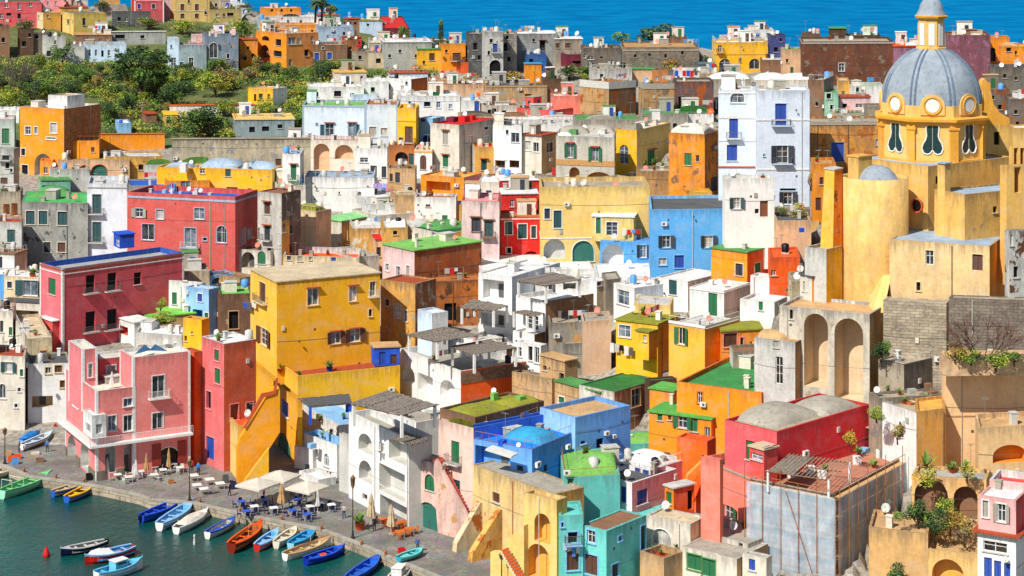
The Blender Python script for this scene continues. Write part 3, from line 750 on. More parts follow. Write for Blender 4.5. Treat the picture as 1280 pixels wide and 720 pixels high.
# ------------------------------------------------------------------ boats
def boat(label,p0,p1,hull,stripe,inside,deck=None,beam=None,ht=.75,z=0.,tarp=None,cabin=None,motor=False,extra='',group='small wooden boats moored in the harbour',name='fishing_boat',flip=False,tilt=0):
    """stern seen at p0, bow seen at p1 (both on height z)"""
    a=onz(*p0,z); b=onz(*p1,z); L=(b-a).length; d=(b-a).normalized(); s=Vector((-d.y,d.x,0)); c=(a+b)/2
    W=(beam or min(2.5,max(1.35,L*.36)))/2
    R=root(name,label,'boat',(c.x,c.y,z),group)
    n=14; bl=-.22 if z<.5 else .02
    def sec(t):
        w=W*(1-abs(2*t-.92)**2.6*.999) if t>.46 else W*(1-.45*abs((t-.46)/.46)**2.2)
        w=max(w,.02); sh=ht*(1+.45*max(0,t-.55)**1.3*2+.12*(max(0,.3-t)/.3)); return w,sh
    S=[]
    for i in range(n+1):
        t=i/n; w,sh=sec(t); o=a+d*L*t
        S.append([o+s*w*k+Vector((0,0,zz)) for k,zz in ((-1,sh),(-.97,sh-.16),(-.82,sh*.35+bl*.2),(-.35,bl),(.35,bl),(.82,sh*.35+bl*.2),(.97,sh-.16),(1,sh))])
    hb=MB(); hm=paint(hull,.35,.08); sm=paint(stripe,.35,.08)
    for i in range(n):
        for k in range(7): hb.face((S[i][k],S[i+1][k],S[i+1][k+1],S[i][k+1]),sm if k in(0,6) else hm,k not in(0,6))
    hb.face(S[0][::-1],hm); hb.build('hull',R)
    g=MB(); gm=paint(deck or stripe,.5,.1)
    for sd,k in ((-1,0),(1,7)):
        for i in range(n):
            p=S[i][k]; q=S[i+1][k]; up=Vector((0,0,.05)); w1=min(.16,sec(i/n)[0]*.9); w2=min(.16,sec((i+1)/n)[0]*.9)
            inn=lambda v,w_: v-s*sd*w_
            g.face((p+up+s*sd*.05,q+up+s*sd*.05,inn(q,w2)+up,inn(p,w1)+up),gm); g.face((p+up+s*sd*.05,q+up+s*sd*.05,q+s*sd*.05-up,p+s*sd*.05-up),gm); g.face((inn(p,w1)+up,inn(q,w2)+up,inn(q,w2)-up,inn(p,w1)-up),gm)
    # foredeck
    for i in range(n-3,n): g.face((S[i][0]+Vector((0,0,.02)),S[i+1][0]+Vector((0,0,.02)),S[i+1][7]+Vector((0,0,.02)),S[i][7]+Vector((0,0,.02))),gm)
    g.tube(b+Vector((0,0,sec(1)[1])),b+Vector((0,0,sec(1)[1]+.22)),.05,gm,5)
    g.build('gunwale',R)
    f=MB(); im=paint(inside,.6,.2); fl=ht*.35
    for i in range(n-3):
        w,sh=sec(i/n); w2,sh2=sec((i+1)/n); o=a+d*L*i/n; o2=a+d*L*(i+1)/n; w=w*.86; w2*=.86
        f.face((o-s*w+Vector((0,0,fl)),o2-s*w2+Vector((0,0,fl)),o2+s*w2+Vector((0,0,fl)),o+s*w+Vector((0,0,fl))),im)
        for sd in(-1,1): f.face((o+s*sd*w+Vector((0,0,fl)),o2+s*sd*w2+Vector((0,0,fl)),o2+s*sd*w2*1.1+Vector((0,0,sh2)),o+s*sd*w*1.1+Vector((0,0,sh))),im)
    w,sh=sec((n-3)/n); o=a+d*L*(n-3)/n; f.face((o-s*w+Vector((0,0,fl)),o+s*w+Vector((0,0,fl)),o+s*w+Vector((0,0,sh)),o-s*w+Vector((0,0,sh))),im)
    f.build('interior',R)
    for t in (.18,.42,.64):
        w,sh=sec(t); o=a+d*L*t+Vector((0,0,sh-.2)); m=MB(); m.box(o-s*w*.92-d*.14,d*.28,s*w*1.84,(0,0,.05),paint(deck if deck else 'offw',.6,.15)); m.build('thwart',R)
    zz=ht-.02
    if tarp:
        m=MB(); t0,t1,tc=tarp; k=8; rows=[]
        rr=random.Random(int(p0[0]))
        for i in range(k+1):
            t=t0+(t1-t0)*i/k; w,sh=sec(t); o=a+d*L*t; rows.append([o+s*w*1.02*q+Vector((0,0,sh+.08+(.55*(1-q*q))*(sin(pi*i/k)**.5)*rr.uniform(.7,1.1))) for q in (-1,-.6,-.2,.2,.6,1)])
        for i in range(k):
            for q in range(5): m.face((rows[i][q],rows[i+1][q],rows[i+1][q+1],rows[i][q+1]),paint(tc,.8),True)
        m.build('tarpaulin',R)
    if cabin:
        t0,t1,cc,hh=cabin; m=MB(); cm=paint(cc,.4); w,sh=sec((t0+t1)/2); w*=.62; o=a+d*L*t0+Vector((0,0,fl))
        top=sh-fl+hh; m.prism([o-s*w,o+d*L*(t1-t0)-s*w*.8,o+d*L*(t1-t0)+s*w*.8,o+s*w],(0,0,top),cm); m.prism([o-s*w*1.1-d*.1+Vector((0,0,top+.003)),o+d*(L*(t1-t0)+.1)-s*w*.9+Vector((0,0,top+.003)),o+d*(L*(t1-t0)+.1)+s*w*.9+Vector((0,0,top+.003)),o+s*w*1.1-d*.1+Vector((0,0,top+.003))],(0,0,.06),paint('white',.5))
        for sd in(-1,1): m.box(o+s*sd*(w*.97)+d*L*(t1-t0)*.2+Vector((0,0,top-.34)),d*L*(t1-t0)*.6,s*sd*.06,(0,0,.2),glassm())
        m.build('cabin',R)
    else:
        m=MB(); o=a+d*L*.3+Vector((0,0,fl)); e=.35; m.box(o-s*e-d*.3,d*.8,s*e*2,(0,0,.32),paint(deck or 'white',.5)); m.build('engine_box',R)
    if motor:
        m=MB(); o=a-d*.12+Vector((0,0,ht*.5)); dk=paint('black',.4,.05); m.box(o-s*.15-d*.22,d*.36,s*.3,(0,0,.55),dk); m.box(o-s*.06-d*.1,d*.12,s*.12,(0,0,-.75),dk); m.build('outboard_motor',R)
    if 'f' in extra:
        for t,sd in ((.3,-1),(.55,-1),(.7,1)):
            w,sh=sec(t); o=a+d*L*t+s*sd*(w+.12)+Vector((0,0,sh*.45)); m=MB(); m.lathe(o,[(.02,-.25),(.12,-.15),(.12,.15),(.02,.25)],paint('white',.4),8); m.build('fender',R)
    if 'o' in extra:
        m=MB(); o=a+d*L*.2+s*W*.3+Vector((0,0,ht)); m.tube(o,o+d*L*.55+Vector((0,0,.12)),.035,paint('tan'),5); m.build('oar',R)
    if 'm' in extra:
        m=MB(); o=a+d*L*.55+Vector((0,0,fl)); m.tube(o,o+Vector((0,0,1.6)),.05,paint('tan'),6); m.tube(a+d*L*.15+Vector((0,0,ht+.35)),a+d*L*.95+Vector((0,0,ht+.55)),.05,paint('rust'),6); m.build('spar',R)
    if 'r' in extra:
        m=MB(); o=a+d*L*.45+Vector((0,0,fl+.35)); torus(m,o,.32,.09,paint('orr')); m.build('life_ring',R)
    if 'g' in extra:
        m=MB(); wm=paint('offw',.5)
        for t in(.1,.3):
            w,sh=sec(t); o=a+d*L*t; m.tube(o-s*w+Vector((0,0,sh)),o-s*w+Vector((0,0,sh+1.1)),.04,wm,5); m.tube(o+s*w+Vector((0,0,sh)),o+s*w+Vector((0,0,sh+1.1)),.04,wm,5); m.tube(o-s*w+Vector((0,0,sh+1.1)),o+s*w+Vector((0,0,sh+1.1)),.04,wm,5)
        m.build('roll_frame',R)
    return R
def torus(mb,c,R_,r,mat,n=16,k=8,nrm=None):
    c=Vector(c); V=[]
    for i in range(n):
        a=2*pi*i/n; V.append([c+Vector((cos(a)*(R_+r*cos(2*pi*j/k)),sin(a)*(R_+r*cos(2*pi*j/k)),r*sin(2*pi*j/k))) for j in range(k)])
    for i in range(n):
        for j in range(k): mb.face((V[i][j],V[(i+1)%n][j],V[(i+1)%n][(j+1)%k],V[i][(j+1)%k]),mat,True)
# ------------------------------------------------------------------ street furniture
QZ=1.2
def lamp(label,x,y,ytop,z=QZ,lit=False):
    p=onz(x,y,z); h=(y-ytop)*p.y/F; R=root('street_lamp',label,'street lamp',p,'lamp posts along the quay'); d=paint((.20,.16,.12),.5)
    mb=MB(); mb.lathe(p,[(.26,0),(.26,.12),(.16,.3),(.10,.9),(.07,1.),(.055,h*.75),(.07,h*.78)],d,10,capb=True); mb.build('post',R)
    mb=MB(); t=p+Vector((0,0,h*.78)); k=h*.22; mb.lathe(t,[(.08,0),(.22,k*.2),(.30,k*.7),(.34,k*.72),(.1,k*.93),(.03,k)],paint((.55,.42,.28),.3),8); mb.build('lantern',R)
def umbrella(label,x,y,w,Hm=2.7,c='offw',name='patio_umbrella',rz=.5,z=QZ,half=None):
    p=onz(x,y,z); s=w*p.y/F/2; R=root(name,label,'umbrella',p,'open umbrellas of the harbour restaurant')
    mb=MB(); mb.tube(p,p+Vector((0,0,Hm+.3)),.045,paint('offw'),6); mb.build('pole',R); mb=MB(); mb.cbox(p,.7,.7,.12,paint('conc'),rz); mb.build('base',R)
    mb=MB(); m=fabric(c); n=4; cor=[]; top=p+Vector((0,0,Hm+.75))
    for i in range(8):
        a=rz+pi/4*i; r=s*(1.0 if i%2==0 else .74); cor.append(p+Vector((cos(a)*r,sin(a)*r,Hm-(0.05 if i%2==0 else -.02))))
    for i in range(8):
        a,b=cor[i],cor[(i+1)%8]; m1=a.lerp(top,.5)-Vector((0,0,.08)); m2=b.lerp(top,.5)-Vector((0,0,.08))
        mb.face((a,b,m2,m1),m); mb.face((m1,m2,top),m); v=Vector((0,0,-.22)); mb.face((a,b,b+v,a+v),m)
    mb.build('canopy',R); return R
def fabric(c):
    k=('fab',c)
    if k in _M: return _M[k]
    m,nt,b=newmat('canvas'); _M[k]=m; base=col(c)
    nt.links.new(mix(nt,ramp(nt,noise(nt,worldpos(nt),1.5,4),.3,.7),tuple(v*.85 for v in base),tuple(min(.92,v*1.05) for v in base)),b.inputs['Base Color']); b.inputs['Roughness'].default_value=.95
    tr=N(nt,'ShaderNodeBsdfTranslucent'); tr.inputs[0].default_value=(*base,1); mx=N(nt,'ShaderNodeMixShader'); mx.inputs[0].default_value=.25
    nt.links.new(b.outputs[0],mx.inputs[1]); nt.links.new(tr.outputs[0],mx.inputs[2]); nt.links.new(mx.outputs[0],nt.nodes['Material Output'].inputs[0]); return m
def folded(label,x,y,h,c='sand',z=QZ,w=.36):
    p=onz(x,y,z); hh=h*p.y/F; R=root('folded_umbrella',label,'umbrella',p,'folded umbrellas on the quay'); m=MB(); m.tube(p,p+Vector((0,0,hh)),.04,paint('offw'),6); m.cbox(p,.6,.6,.1,paint('conc')); m.build('pole',R)
    m=MB(); c_=fabric(c); n=16; prof=[(w,hh*.30),(w*.95,hh*.4),(w*.55,hh*.62),(w*.6,hh*.72),(w*.3,hh*.9),(.03,hh*.99)]
    b=len(m.v)
    for r,zz in prof:
        for i in range(n): a=2*pi*i/n; q=r*(1+.28*(i%2)*(-1)); m.v.append(tuple(p+Vector((q*cos(a),q*sin(a),zz-(.12*(i%2) if r==w else 0)))))
    for j in range(len(prof)-1):
        for i in range(n): m.f.append((b+j*n+i,b+j*n+(i+1)%n,b+(j+1)*n+(i+1)%n,b+(j+1)*n+i)); m.mi.append(m.m(c_)); m.sm.append(False)
    m.build('canopy',R)
_proto={}
def table(label,x,y,c='white',s=.8,z=QZ,group='cafe tables on the quay',rz=.5):
    k=('tb',c,s)
    p=onz(x,y,z)
    if k not in _proto:
        R=root('cafe_table',label,'table',(0,0,0),group); m=MB(); m.cbox((0,0,.71),s,s,.045,paint(c,.5)); m.build('tabletop',R)
        m=MB(); 
        for a in(-1,1):
            for b in(-1,1): m.tube((a*s*.4,b*s*.4,0),(a*s*.4,b*s*.4,.71),.025,paint('lgrey'),5)
        m.build('leg_frame',R); _proto[k]=R; o=R
    else:
        q=_proto[k]; o=q.copy(); COL.objects.link(o)
        for ch in list(q.children): c2=ch.copy(); COL.objects.link(c2); c2.parent=o
    o.location=p; o.rotation_euler=(0,0,rz); o['label']=label; o['group']=group; return o
def chair(label,x,y,c,rz,z=QZ,group='chairs around the quay tables',pos=None):
    k=('ch',c); p=pos if pos is not None else onz(x,y,z)
    if k not in _proto:
        R=root('cafe_chair',label,'chair',(0,0,0),group); mt=paint(c,.5)
        m=MB(); m.cbox((0,0,.43),.46,.46,.05,mt); m.build('seat',R)
        m=MB(); m.cbox((0,.22,.55),.44,.04,.36,mt); m.tube((-.2,.22,.46),(-.2,.22,.92),.02,mt,5); m.tube((.2,.22,.46),(.2,.22,.92),.02,mt,5); m.build('backrest',R)
        for a in(-1,1):
            for b in(-1,1): m=MB(); m.tube((a*.2,b*.2,0),(a*.2,b*.2,.43),.022,mt,5); m.build('leg',R)
        _proto[k]=R; o=R
    else:
        q=_proto[k]; o=q.copy(); COL.objects.link(o)
        for ch in list(q.children): c2=ch.copy(); COL.objects.link(c2); c2.parent=o
    o.location=p; o.rotation_euler=(0,0,rz); o['label']=label; o['group']=group; return o
def person(label,x,y,z,top,legs,hair=(.12,.08,.06),face=-pi/2,h=1.72,walk=.25,skin=(.72,.52,.42),sit=False):
    """skin-modifier body, facing angle 'face'"""
    p=onz(x,y,z); k=h/1.72
    R=root('person',label,'person',p)
    V=[(0,0,.93),(0,0,1.15),(0,0,1.40),(0,0,1.50),(0,.02,1.56),(0,.03,1.66)]; rad=[(.15,.11),(.14,.10),(.17,.10),(.06,.06),(.075,.085),(.08,.095)]
    E=[(0,1),(1,2),(2,3),(3,4),(4,5)]
    for s in(-1,1):
        n=len(V); V+=[(s*.19,0,1.40),(s*.26,-.03*s*walk*4,1.13),(s*.25,.10+.1*s*walk,.90),(s*.25,.14+.1*s*walk,.82)]; rad+=[(.065,.065),(.048,.048),(.036,.036),(.04,.03)]; E+=[(2,n),(n,n+1),(n+1,n+2),(n+2,n+3)]
        n=len(V); V+=[(s*.10,0,.86),(s*.11,s*walk*.45,.48),(s*.11,s*walk*.8-.04,.07),(s*.12,s*walk*.8+.12,.05)]; rad+=[(.095,.095),(.062,.062),(.045,.05),(.045,.035)]; E+=[(0,n),(n,n+1),(n+1,n+2),(n+2,n+3)]
    me=bpy.data.meshes.new('body'); me.from_pydata([(a*k,b*k,c*k) for a,b,c in V],E,[]); o=bpy.data.objects.new('body',me); scene.collection.objects.link(o)
    md=o.modifiers.new('s','SKIN'); 
    for i,r in enumerate(rad): me.skin_vertices[0].data[i].radius=(r[0]*k,r[1]*k)
    me.skin_vertices[0].data[0].use_root=True
    ss=o.modifiers.new('u','SUBSURF'); ss.levels=1; ss.render_levels=1
    dg=bpy.context.evaluated_depsgraph_get(); dg.update(); nm=bpy.data.meshes.new_from_object(o.evaluated_get(dg)); bpy.data.objects.remove(o)
    ms=[paint(top,.8),paint(legs,.8),paint(skin,.6),paint(hair,.7)]; nm.materials.clear()
    for m in ms: nm.materials.append(m)
    for q in nm.polygons:
        c=q.center/k; q.use_smooth=True
        q.material_index=3 if (c.z>1.69 or (c.z>1.56 and c.y<-.0)) else 2 if (c.z>1.48 or (c.z<.9 and abs(c.x)>.2)) else 1 if c.z<.95 else 0
    b=bpy.data.objects.new('body',nm); link(b,R); R.rotation_euler=(0,0,face-pi/2); return R
# ------------------------------------------------------------------ camera, light, sky
cam=bpy.data.cameras.new("camera"); co=bpy.data.objects.new("camera",cam); scene.collection.objects.link(co); scene.camera=co
cam.sensor_width=36; cam.lens=36*F/1280; cam.shift_y=-(360-HY)/1280; cam.clip_start=1; cam.clip_end=90000
co.location=(0,0,H0); co.rotation_euler=(radians(90),0,0)
wd=bpy.data.worlds.new("World"); scene.world=wd; wd.use_nodes=True; nt=wd.node_tree; bg=nt.nodes['Background']
SUN=Vector((-.46,-.57,.79)).normalized()
el=math.asin(SUN.z); az=math.atan2(SUN.x,SUN.y)
sk=nt.nodes.new('ShaderNodeTexSky'); sk.sky_type='NISHITA'; sk.sun_disc=False; sk.sun_elevation=el; sk.sun_rotation=az; sk.dust_density=.6; sk.air_density=1.0; sk.ozone_density=1.5
nt.links.new(sk.outputs[0],bg.inputs[0]); bg.inputs[1].default_value=.085
sl=bpy.data.lights.new("sun",'SUN'); sl.energy=4.6; sl.angle=radians(.5); sl.color=(1,.955,.87); so=bpy.data.objects.new("sun",sl); scene.collection.objects.link(so)
so.rotation_euler=SUN.to_track_quat('Z','Y').to_euler(); so.location=(0,0,200)
scene.view_settings.view_transform='Standard'; scene.view_settings.look='None'; scene.view_settings.exposure=.31; scene.view_settings.gamma=1
# ------------------------------------------------------------------ water
def waterm(n,c1,c2,rough,sc,st,spec=.5,gl=.0):
    m,nt,b=newmat(n); w=worldpos(nt); a=noise(nt,w,.03,5,.6); 
    nt.links.new(mix(nt,ramp(nt,a,.35,.65),c1,c2),b.inputs['Base Color']); b.inputs['Roughness'].default_value=rough; b.inputs['Specular IOR Level'].default_value=spec
    mp=worldpos(nt,(1.0,.55,1)); h=noise(nt,mp,sc,6,.62); bump(nt,b,h,st,.35); return m
def sheet(name,pts,z,mat,kind='structure'):
    mb=MB(); mb.face([(x,y,z) for x,y in pts],mat); o=mb.build(name); tag(o,None,None,None,kind); return o
sheet('harbour_water',[(-260,60),(260,60),(260,700),(-260,700)],0,waterm('harbour_water',(.002,.048,.045),(.005,.085,.068),.09,1.1,.6,.17))
sheet('sea',[(-30000,701),(30000,701),(30000,60000),(-30000,60000)],0,waterm('open_sea',(.002,.12,.30),(.003,.19,.40),.6,.35,.7,.0))
# ------------------------------------------------------------------ terrain
EDGE=[(-60,572),(0,580),(35,595),(125,608),(175,619),(187,624),(240,628),(330,648),(400,661),(450,680),(500,702),(560,726),(640,760),(700,790)]
def edge_y(px):
    if px<=EDGE[0][0]: return EDGE[0][1]
    for (a,b),(c,d) in zip(EDGE[:-1],EDGE[1:]):
        if px<=c: return b+(d-b)*(px-a)/(c-a)
    return 2000
def stonepave():
    m,nt,b=newmat('stone_paving'); w=worldpos(nt); g=N(nt,'ShaderNodeTexVoronoi',feature='DISTANCE_TO_EDGE'); g.inputs['Scale'].default_value=1.1; nt.links.new(w,g.inputs['Vector'])
    g2=N(nt,'ShaderNodeTexVoronoi'); g2.inputs['Scale'].default_value=1.1; nt.links.new(w,g2.inputs['Vector'])
    n1=noise(nt,w,.25,6,.6); n2=noise(nt,w,2.0,4)
    c=mix(nt,ramp(nt,n1,.35,.65),(.15,.14,.125),(.32,.30,.275)); c=mix(nt,ramp(nt,n2,.4,.75),c,(.17,.155,.14)); c=mix(nt,.25,c,g2.outputs['Color'],'MULTIPLY')
    c=mix(nt,ramp(nt,g.outputs['Distance'],.0,.05,(1,1,1,1),(0,0,0,1)),c,(.10,.09,.08)); nt.links.new(c,b.inputs['Base Color']); b.inputs['Roughness'].default_value=.85; bump(nt,b,g.outputs['Distance'],.4,.05); return m
PAVE=stonepave()
RID=[(-300,2),(250,4),(330,14),(430,36),(520,50),(600,54),(700,58),(880,58),(900,64),(1000,72),(1120,78),(1240,84),(1600,88)]
def ridge_y(px):
    for (a,b),(c,d) in zip(RID[:-1],RID[1:]):
        if px<=c: return b+(d-b)*(px-a)/(c-a)
    return 88
FOOT=[]
def carve(p):
    z=p.z
    for (x0,x1,y0,y1,cx,cy,ax,ay,bx,by,LA,LB,cz) in FOOT:
        if x0<p.x<x1 and y0<p.y<y1:
            dx=p.x-cx; dy=p.y-cy; u=dx*bx+dy*by; v=dx*ax+dy*ay
            if -1.6<u<LB+1.6 and -1.6<v<LA+1.6: z=min(z,cz+.1)
    return z
def terrain():
    for b in BLD:
        if not hasattr(b,'cz') or not hasattr(b,'dA'): continue
        q=[b.C+b.dB*i*b.LB+b.dA*j*b.LA for i in(0,1) for j in (0,1)]
        FOOT.append((min(v.x for v in q)-2,max(v.x for v in q)+2,min(v.y for v in q)-2,max(v.y for v in q)+2,b.C.x,b.C.y,b.dA.x,b.dA.y,b.dB.x,b.dB.y,b.LA,b.LB,b.cz))
    xs=[-140+9*i for i in range(178)]; NY=150
    YS=[[ridge_y(x)+(790-ridge_y(x))*(j/(NY-1)) for j in range(NY)] for x in xs]; ys=YS[0]
    soil=None
    m,nt,b=newmat('hill_ground'); n1=noise(nt,worldpos(nt),.2,6,.65); n2=noise(nt,worldpos(nt),1.5,5)
    c=mix(nt,ramp(nt,n1,.35,.65),(.25,.22,.18),(.42,.38,.31)); c=mix(nt,ramp(nt,n2,.4,.7),c,(.14,.12,.10)); nt.links.new(c,b.inputs['Base Color']); b.inputs['Roughness'].default_value=.95
    gm,nt,b=newmat('garden_ground'); n1=noise(nt,worldpos(nt),.25,6,.65); n2=noise(nt,worldpos(nt),1.2,5)
    c=mix(nt,ramp(nt,n1,.35,.65),(.06,.10,.02),(.17,.16,.04)); c=mix(nt,ramp(nt,n2,.45,.7),c,(.05,.07,.02)); nt.links.new(c,b.inputs['Base Color']); b.inputs['Roughness'].default_value=.95
    V=[];Fc=[];idx={};mi=[]
    for j in range(NY):
        for i,x in enumerate(xs):
            y=YS[i][j]; p=P(x,y,Yg(x,y)); p.z=max(p.z-.35,.85) if y>300 else p.z-.35; idx[i,j]=len(V); V.append((p.x,p.y,carve(p)))
    for j in range(len(ys)-1):
        for i in range(len(xs)-1):
            if YS[i][j+1]>min(edge_y(xs[i]),edge_y(xs[i+1]))-14 : continue
            Fc.append((idx[i,j],idx[i,j+1],idx[i+1,j+1],idx[i+1,j])); mi.append(1 if YS[i][j]<180 and xs[i]<540 and YS[i][j]>24 and not(xs[i]>385 and YS[i][j]>108) else 0)
    n=len(V)   # the land falls away to the sea behind the ridge
    for k,(dy,z) in enumerate(((14,36),(40,20),(70,-2))):
        for i,x in enumerate(xs): q=Vector(V[idx[i,0]]); V.append((q.x*(1+dy/520),q.y+dy,min(z,q.z-1)))
    L=len(xs); rows=[[idx[i,0] for i in range(L)]]+[[n+k*L+i for i in range(L)] for k in range(3)]
    for a,b_ in zip(rows[:-1],rows[1:]):
        for i in range(L-1): Fc.append((a[i],a[i+1],b_[i+1],b_[i])); mi.append(1)
    me=bpy.data.meshes.new('hillside'); me.from_pydata(V,[],Fc); me.materials.append(m); me.materials.append(gm)
    for p,q in zip(me.polygons,mi): p.material_index=q
    o=bpy.data.objects.new('hillside',me); link(o); o['kind']='structure'
# quay: top sheet, front wall of rough blocks
mb=MB(); e=[onz(x,y,QZ) for x,y in EDGE if x<=560]+[onz(700,800,QZ)]
back=[onz(760,640,QZ),onz(640,560,QZ),onz(300,520,QZ),onz(-60,508,QZ)]
mb.face(e+back,PAVE)
o=mb.build('quay'); o['kind']='structure'
mb=MB(); bm=brickm('stone',.55)
for a,b_ in zip(e[:-1],e[1:]):
    mb.face((a+Vector((0,0,.002)),b_+Vector((0,0,.002)),b_-Vector((0,0,2.5)),a-Vector((0,0,2.5))),bm)
    d=(b_-a).normalized(); nn=Vector((d.y,-d.x,0)); 
    mb.prism([a+nn*.06+Vector((0,0,.05)),b_+nn*.06+Vector((0,0,.05)),b_-nn*.4+Vector((0,0,.05)),a-nn*.4+Vector((0,0,.05))],(0,0,-.28),plaster('conc',.5))
o=mb.build('quay_wall'); tag(o,'rough stone harbour wall along the water edge of the quay','quay wall')
# stone ledge at the waterline
mb=MB(); lz=.12
q1=[onz(x,y+4,.12) for x,y in EDGE if 170<x<=560]
for a,b_ in zip(q1[:-1],q1[1:]): mb.prism([a,b_,b_+Vector((.0,1.6,0)),a+Vector((0,1.6,0))],(0,0,-1.2),plaster('ochre',.8))
o=mb.build('quay_ledge'); tag(o,'ochre stained stone ledge just above the water at the foot of the quay','ledge')
# landing ramp by the pink restaurant
# distant headland behind the town at far left
mb=MB(); gm=leafm(2); r=random.Random(3); prof=[]
xs=[-400+28*i for i in range(34)]
f=[(-640+540*i/33,1250+60*sin(i*.5),4+22*max(0,sin(pi*(i/33)))*(.85+.15*sin(i*1.3))) for i,x in enumerate(xs)]
for a,b_ in zip(f[:-1],f[1:]):
    mb.face(((a[0],a[1]-160,-1),(b_[0],b_[1]-160,-1),b_,a),gm,True); mb.face((a,b_,(b_[0],b_[1]+200,-1),(a[0],a[1]+200,-1)),gm,True)
o=mb.build('hill'); o['kind']='structure'
G1='houses on the far ridge'; G2='houses of the upper town'; G3='houses of the middle town'; G4='houses along the harbour'
# ================================================================= far ridge, left
H('house','long pink house at the top left corner with blue and white windows',(-40,-40,52),(3,32),3,'rose',
  "8,7,5,5,w;24,8,4,8,w;11,18,6,4,d;24,20,4,7,d;38,6,4,5,w;2,20,4,6,w",group=G1,roof='pink',ph=.3,wear=.35,dep=8)
H('house','pink house wing right of the long pink house far back',(52,52,80),(-2,26),3,'pink',"60,4,3,5,w;70,4,3,5,w",group=G1,roof='white',dep=9)
H('house','cream house with a row of small windows and a pale blue roof hut',(33,54,76),(16,36),30,'cream',"36,19,2,4,d;40,20,2,4,d;44,20,2,4,d;48,21,2,4,d;38,30,2,3,d;44,30,2,3,d;60,20,3,4,w",cR='gold',group=G1,roof='pblue')
H('house','pale blue flat house behind the cream house on the ridge',(50,53,78),(2,22),8,'pblue',"60,8,3,4,w;70,8,3,4,w",group=G1,roof='lgrey')
H('house','yellow house with two tall windows and an antenna above the gardens',(75,92,133),(17,43),28,'lyel',"85,27,3,6,g;105,27,4,9,k;124,29,3,6,d",cR=(.86,.74,.36),group=G1,roof='dstone',ph=.2)
H('house','yellow annex with red roof edge behind the yellow house',(68,76,112),(10,30),20,'gold',"95,18,4,4,w",group=G1,roof='tile',ph=0)
H('house','dark grey flat house with a white door on the far ridge',(130,140,188),(14,33),5,'dgrey',"149,24,4,5,d;158,24,4,6,w",group=G1,roof='dgrey',ph=.2,wear=.4)
H('house','red house with white corner strips at the top of the ridge',(145,168,205),(1,28),12,'red',"152,6,4,4,w;174,8,4,6,b;192,8,4,6,k",cR='rose',trim='lpink',corner='white',group=G1,roof='pink')
H('house','yellow apartment house with brown shutters and long balconies',(214,219,262),(-6,26),10,(.80,.68,.40),"228,9,5,8,n;246,9,5,8,n;228,20,5,6,n;246,20,5,6,n;257,15,3,6,d;236,2,3,4,n",trim='cream',group=G1,roof='dstone',bands=((14,1,'lgrey'),))
H('house','beige apartment house with a red awning beside the yellow one',(258,262,302),(12,27),8,(.70,.60,.38),"272,19,4,4,w;288,18,8,4,d;280,19,3,4,n",group=G1,roof='tuff',ph=.3)
H('house','orange flat topped house on the far ridge above the sea',(325,330,376),(10,20),6,'ora',"340,13,3,3,d;352,13,3,3,d;364,13,3,3,d",group=G1,roof='cream',ph=.2)
H('house','wide grey hall with a white roof in front of the red house',(118,131,207),(40,55),8,'grey',"150,46,12,5,d;178,46,5,4,d",group=G1,roof='white',ph=0,wear=.5,dep=12)
H('ruined_house','ruined dark brown house at the upper left with bare walls',(14,22,42),(36,68),8,'dbrown',"30,55,5,7,d;37,44,3,5,d",group=G1,roof='dgrey',ph=.3,wear=.6)
H('house','dark brick house touching the left picture edge beside bare trees',(-30,-30,12),(33,72),5,'brown',"4,50,4,6,d",group=G1,dep=8,roof='dgrey',wear=.5)
H('house','dark grey stepped house beside the ruined brown house',(40,42,64),(42,66),5,'dstone',"46,46,4,5,d;56,52,4,5,w",group=G1,roof='grey',wear=.6,dep=6)
H('house','weathered grey house with a small balcony above the gardens',(53,58,82),(46,78),8,'lgrey',"69,53,3,5,w;61,67,5,7,d+;73,65,4,5,d",group=G1,roof='grey',wear=.55,props='c:70,50,3,5,offw')
H('house','narrow white wrapped house front between grey house and pale blue hall',(80,82,106),(58,78),5,'lgrey',"",group=G1,roof='grey',wear=.45,dep=8)
H('house','pale blue hall with narrow windows behind the big pine',(104,106,158),(56,76),6,'pblue',"112,66,3,8,w;120,66,3,8,w;128,67,3,8,d;136,66,3,7,w",group=G1,roof='grey',dep=12)
H('house','brown terracotta roofed house behind the pale blue hall',(92,95,140),(44,60),6,'brown',"108,50,4,4,d;126,50,4,4,w",group=G1,roof='tuff',ph=0,dep=9)
H('house','pale green house front left of the grey blue villa',(209,211,224),(48,84),5,'pblue',"214,58,2,4,d;217,77,6,10,w",group=G1,roof='white',wear=.3,dep=7)
H('house','crumbling blue grey house with a tall window beside the villa',(222,224,258),(56,90),8,(.62,.70,.72),"239,78,6,12,w;227,80,5,5,b",trim='white',group=G1,roof='pink',wear=.6,dep=9)
H('house','pink roof storey above the crumbling blue grey house',(239,241,256),(44,60),8,'lpink',"249,52,4,4,w",group=G1,roof='lpink',dep=6)
H('villa','grey blue villa with a big arched window and broken pink parapets',(253,256,298),(42,88),8,(.50,.56,.62),"267,63,10,19,A;246,70,4,6,w;285,70,3,6,d",trim='lgrey',group=G1,roof='pink',wear=.65,under='tuff',props='c:270,46,3,6,lpink;c:292,44,5,9,lpink;c:262,45,2,5,white')
H('house','orange terracotta wing joined to the left of the orange villa',(297,300,322),(50,80),8,'ora',"310,60,3,4,d;306,72,4,6,d;316,70,3,6,d",group=G1,roof='tile',ph=0,wear=.4,cL='tuff')
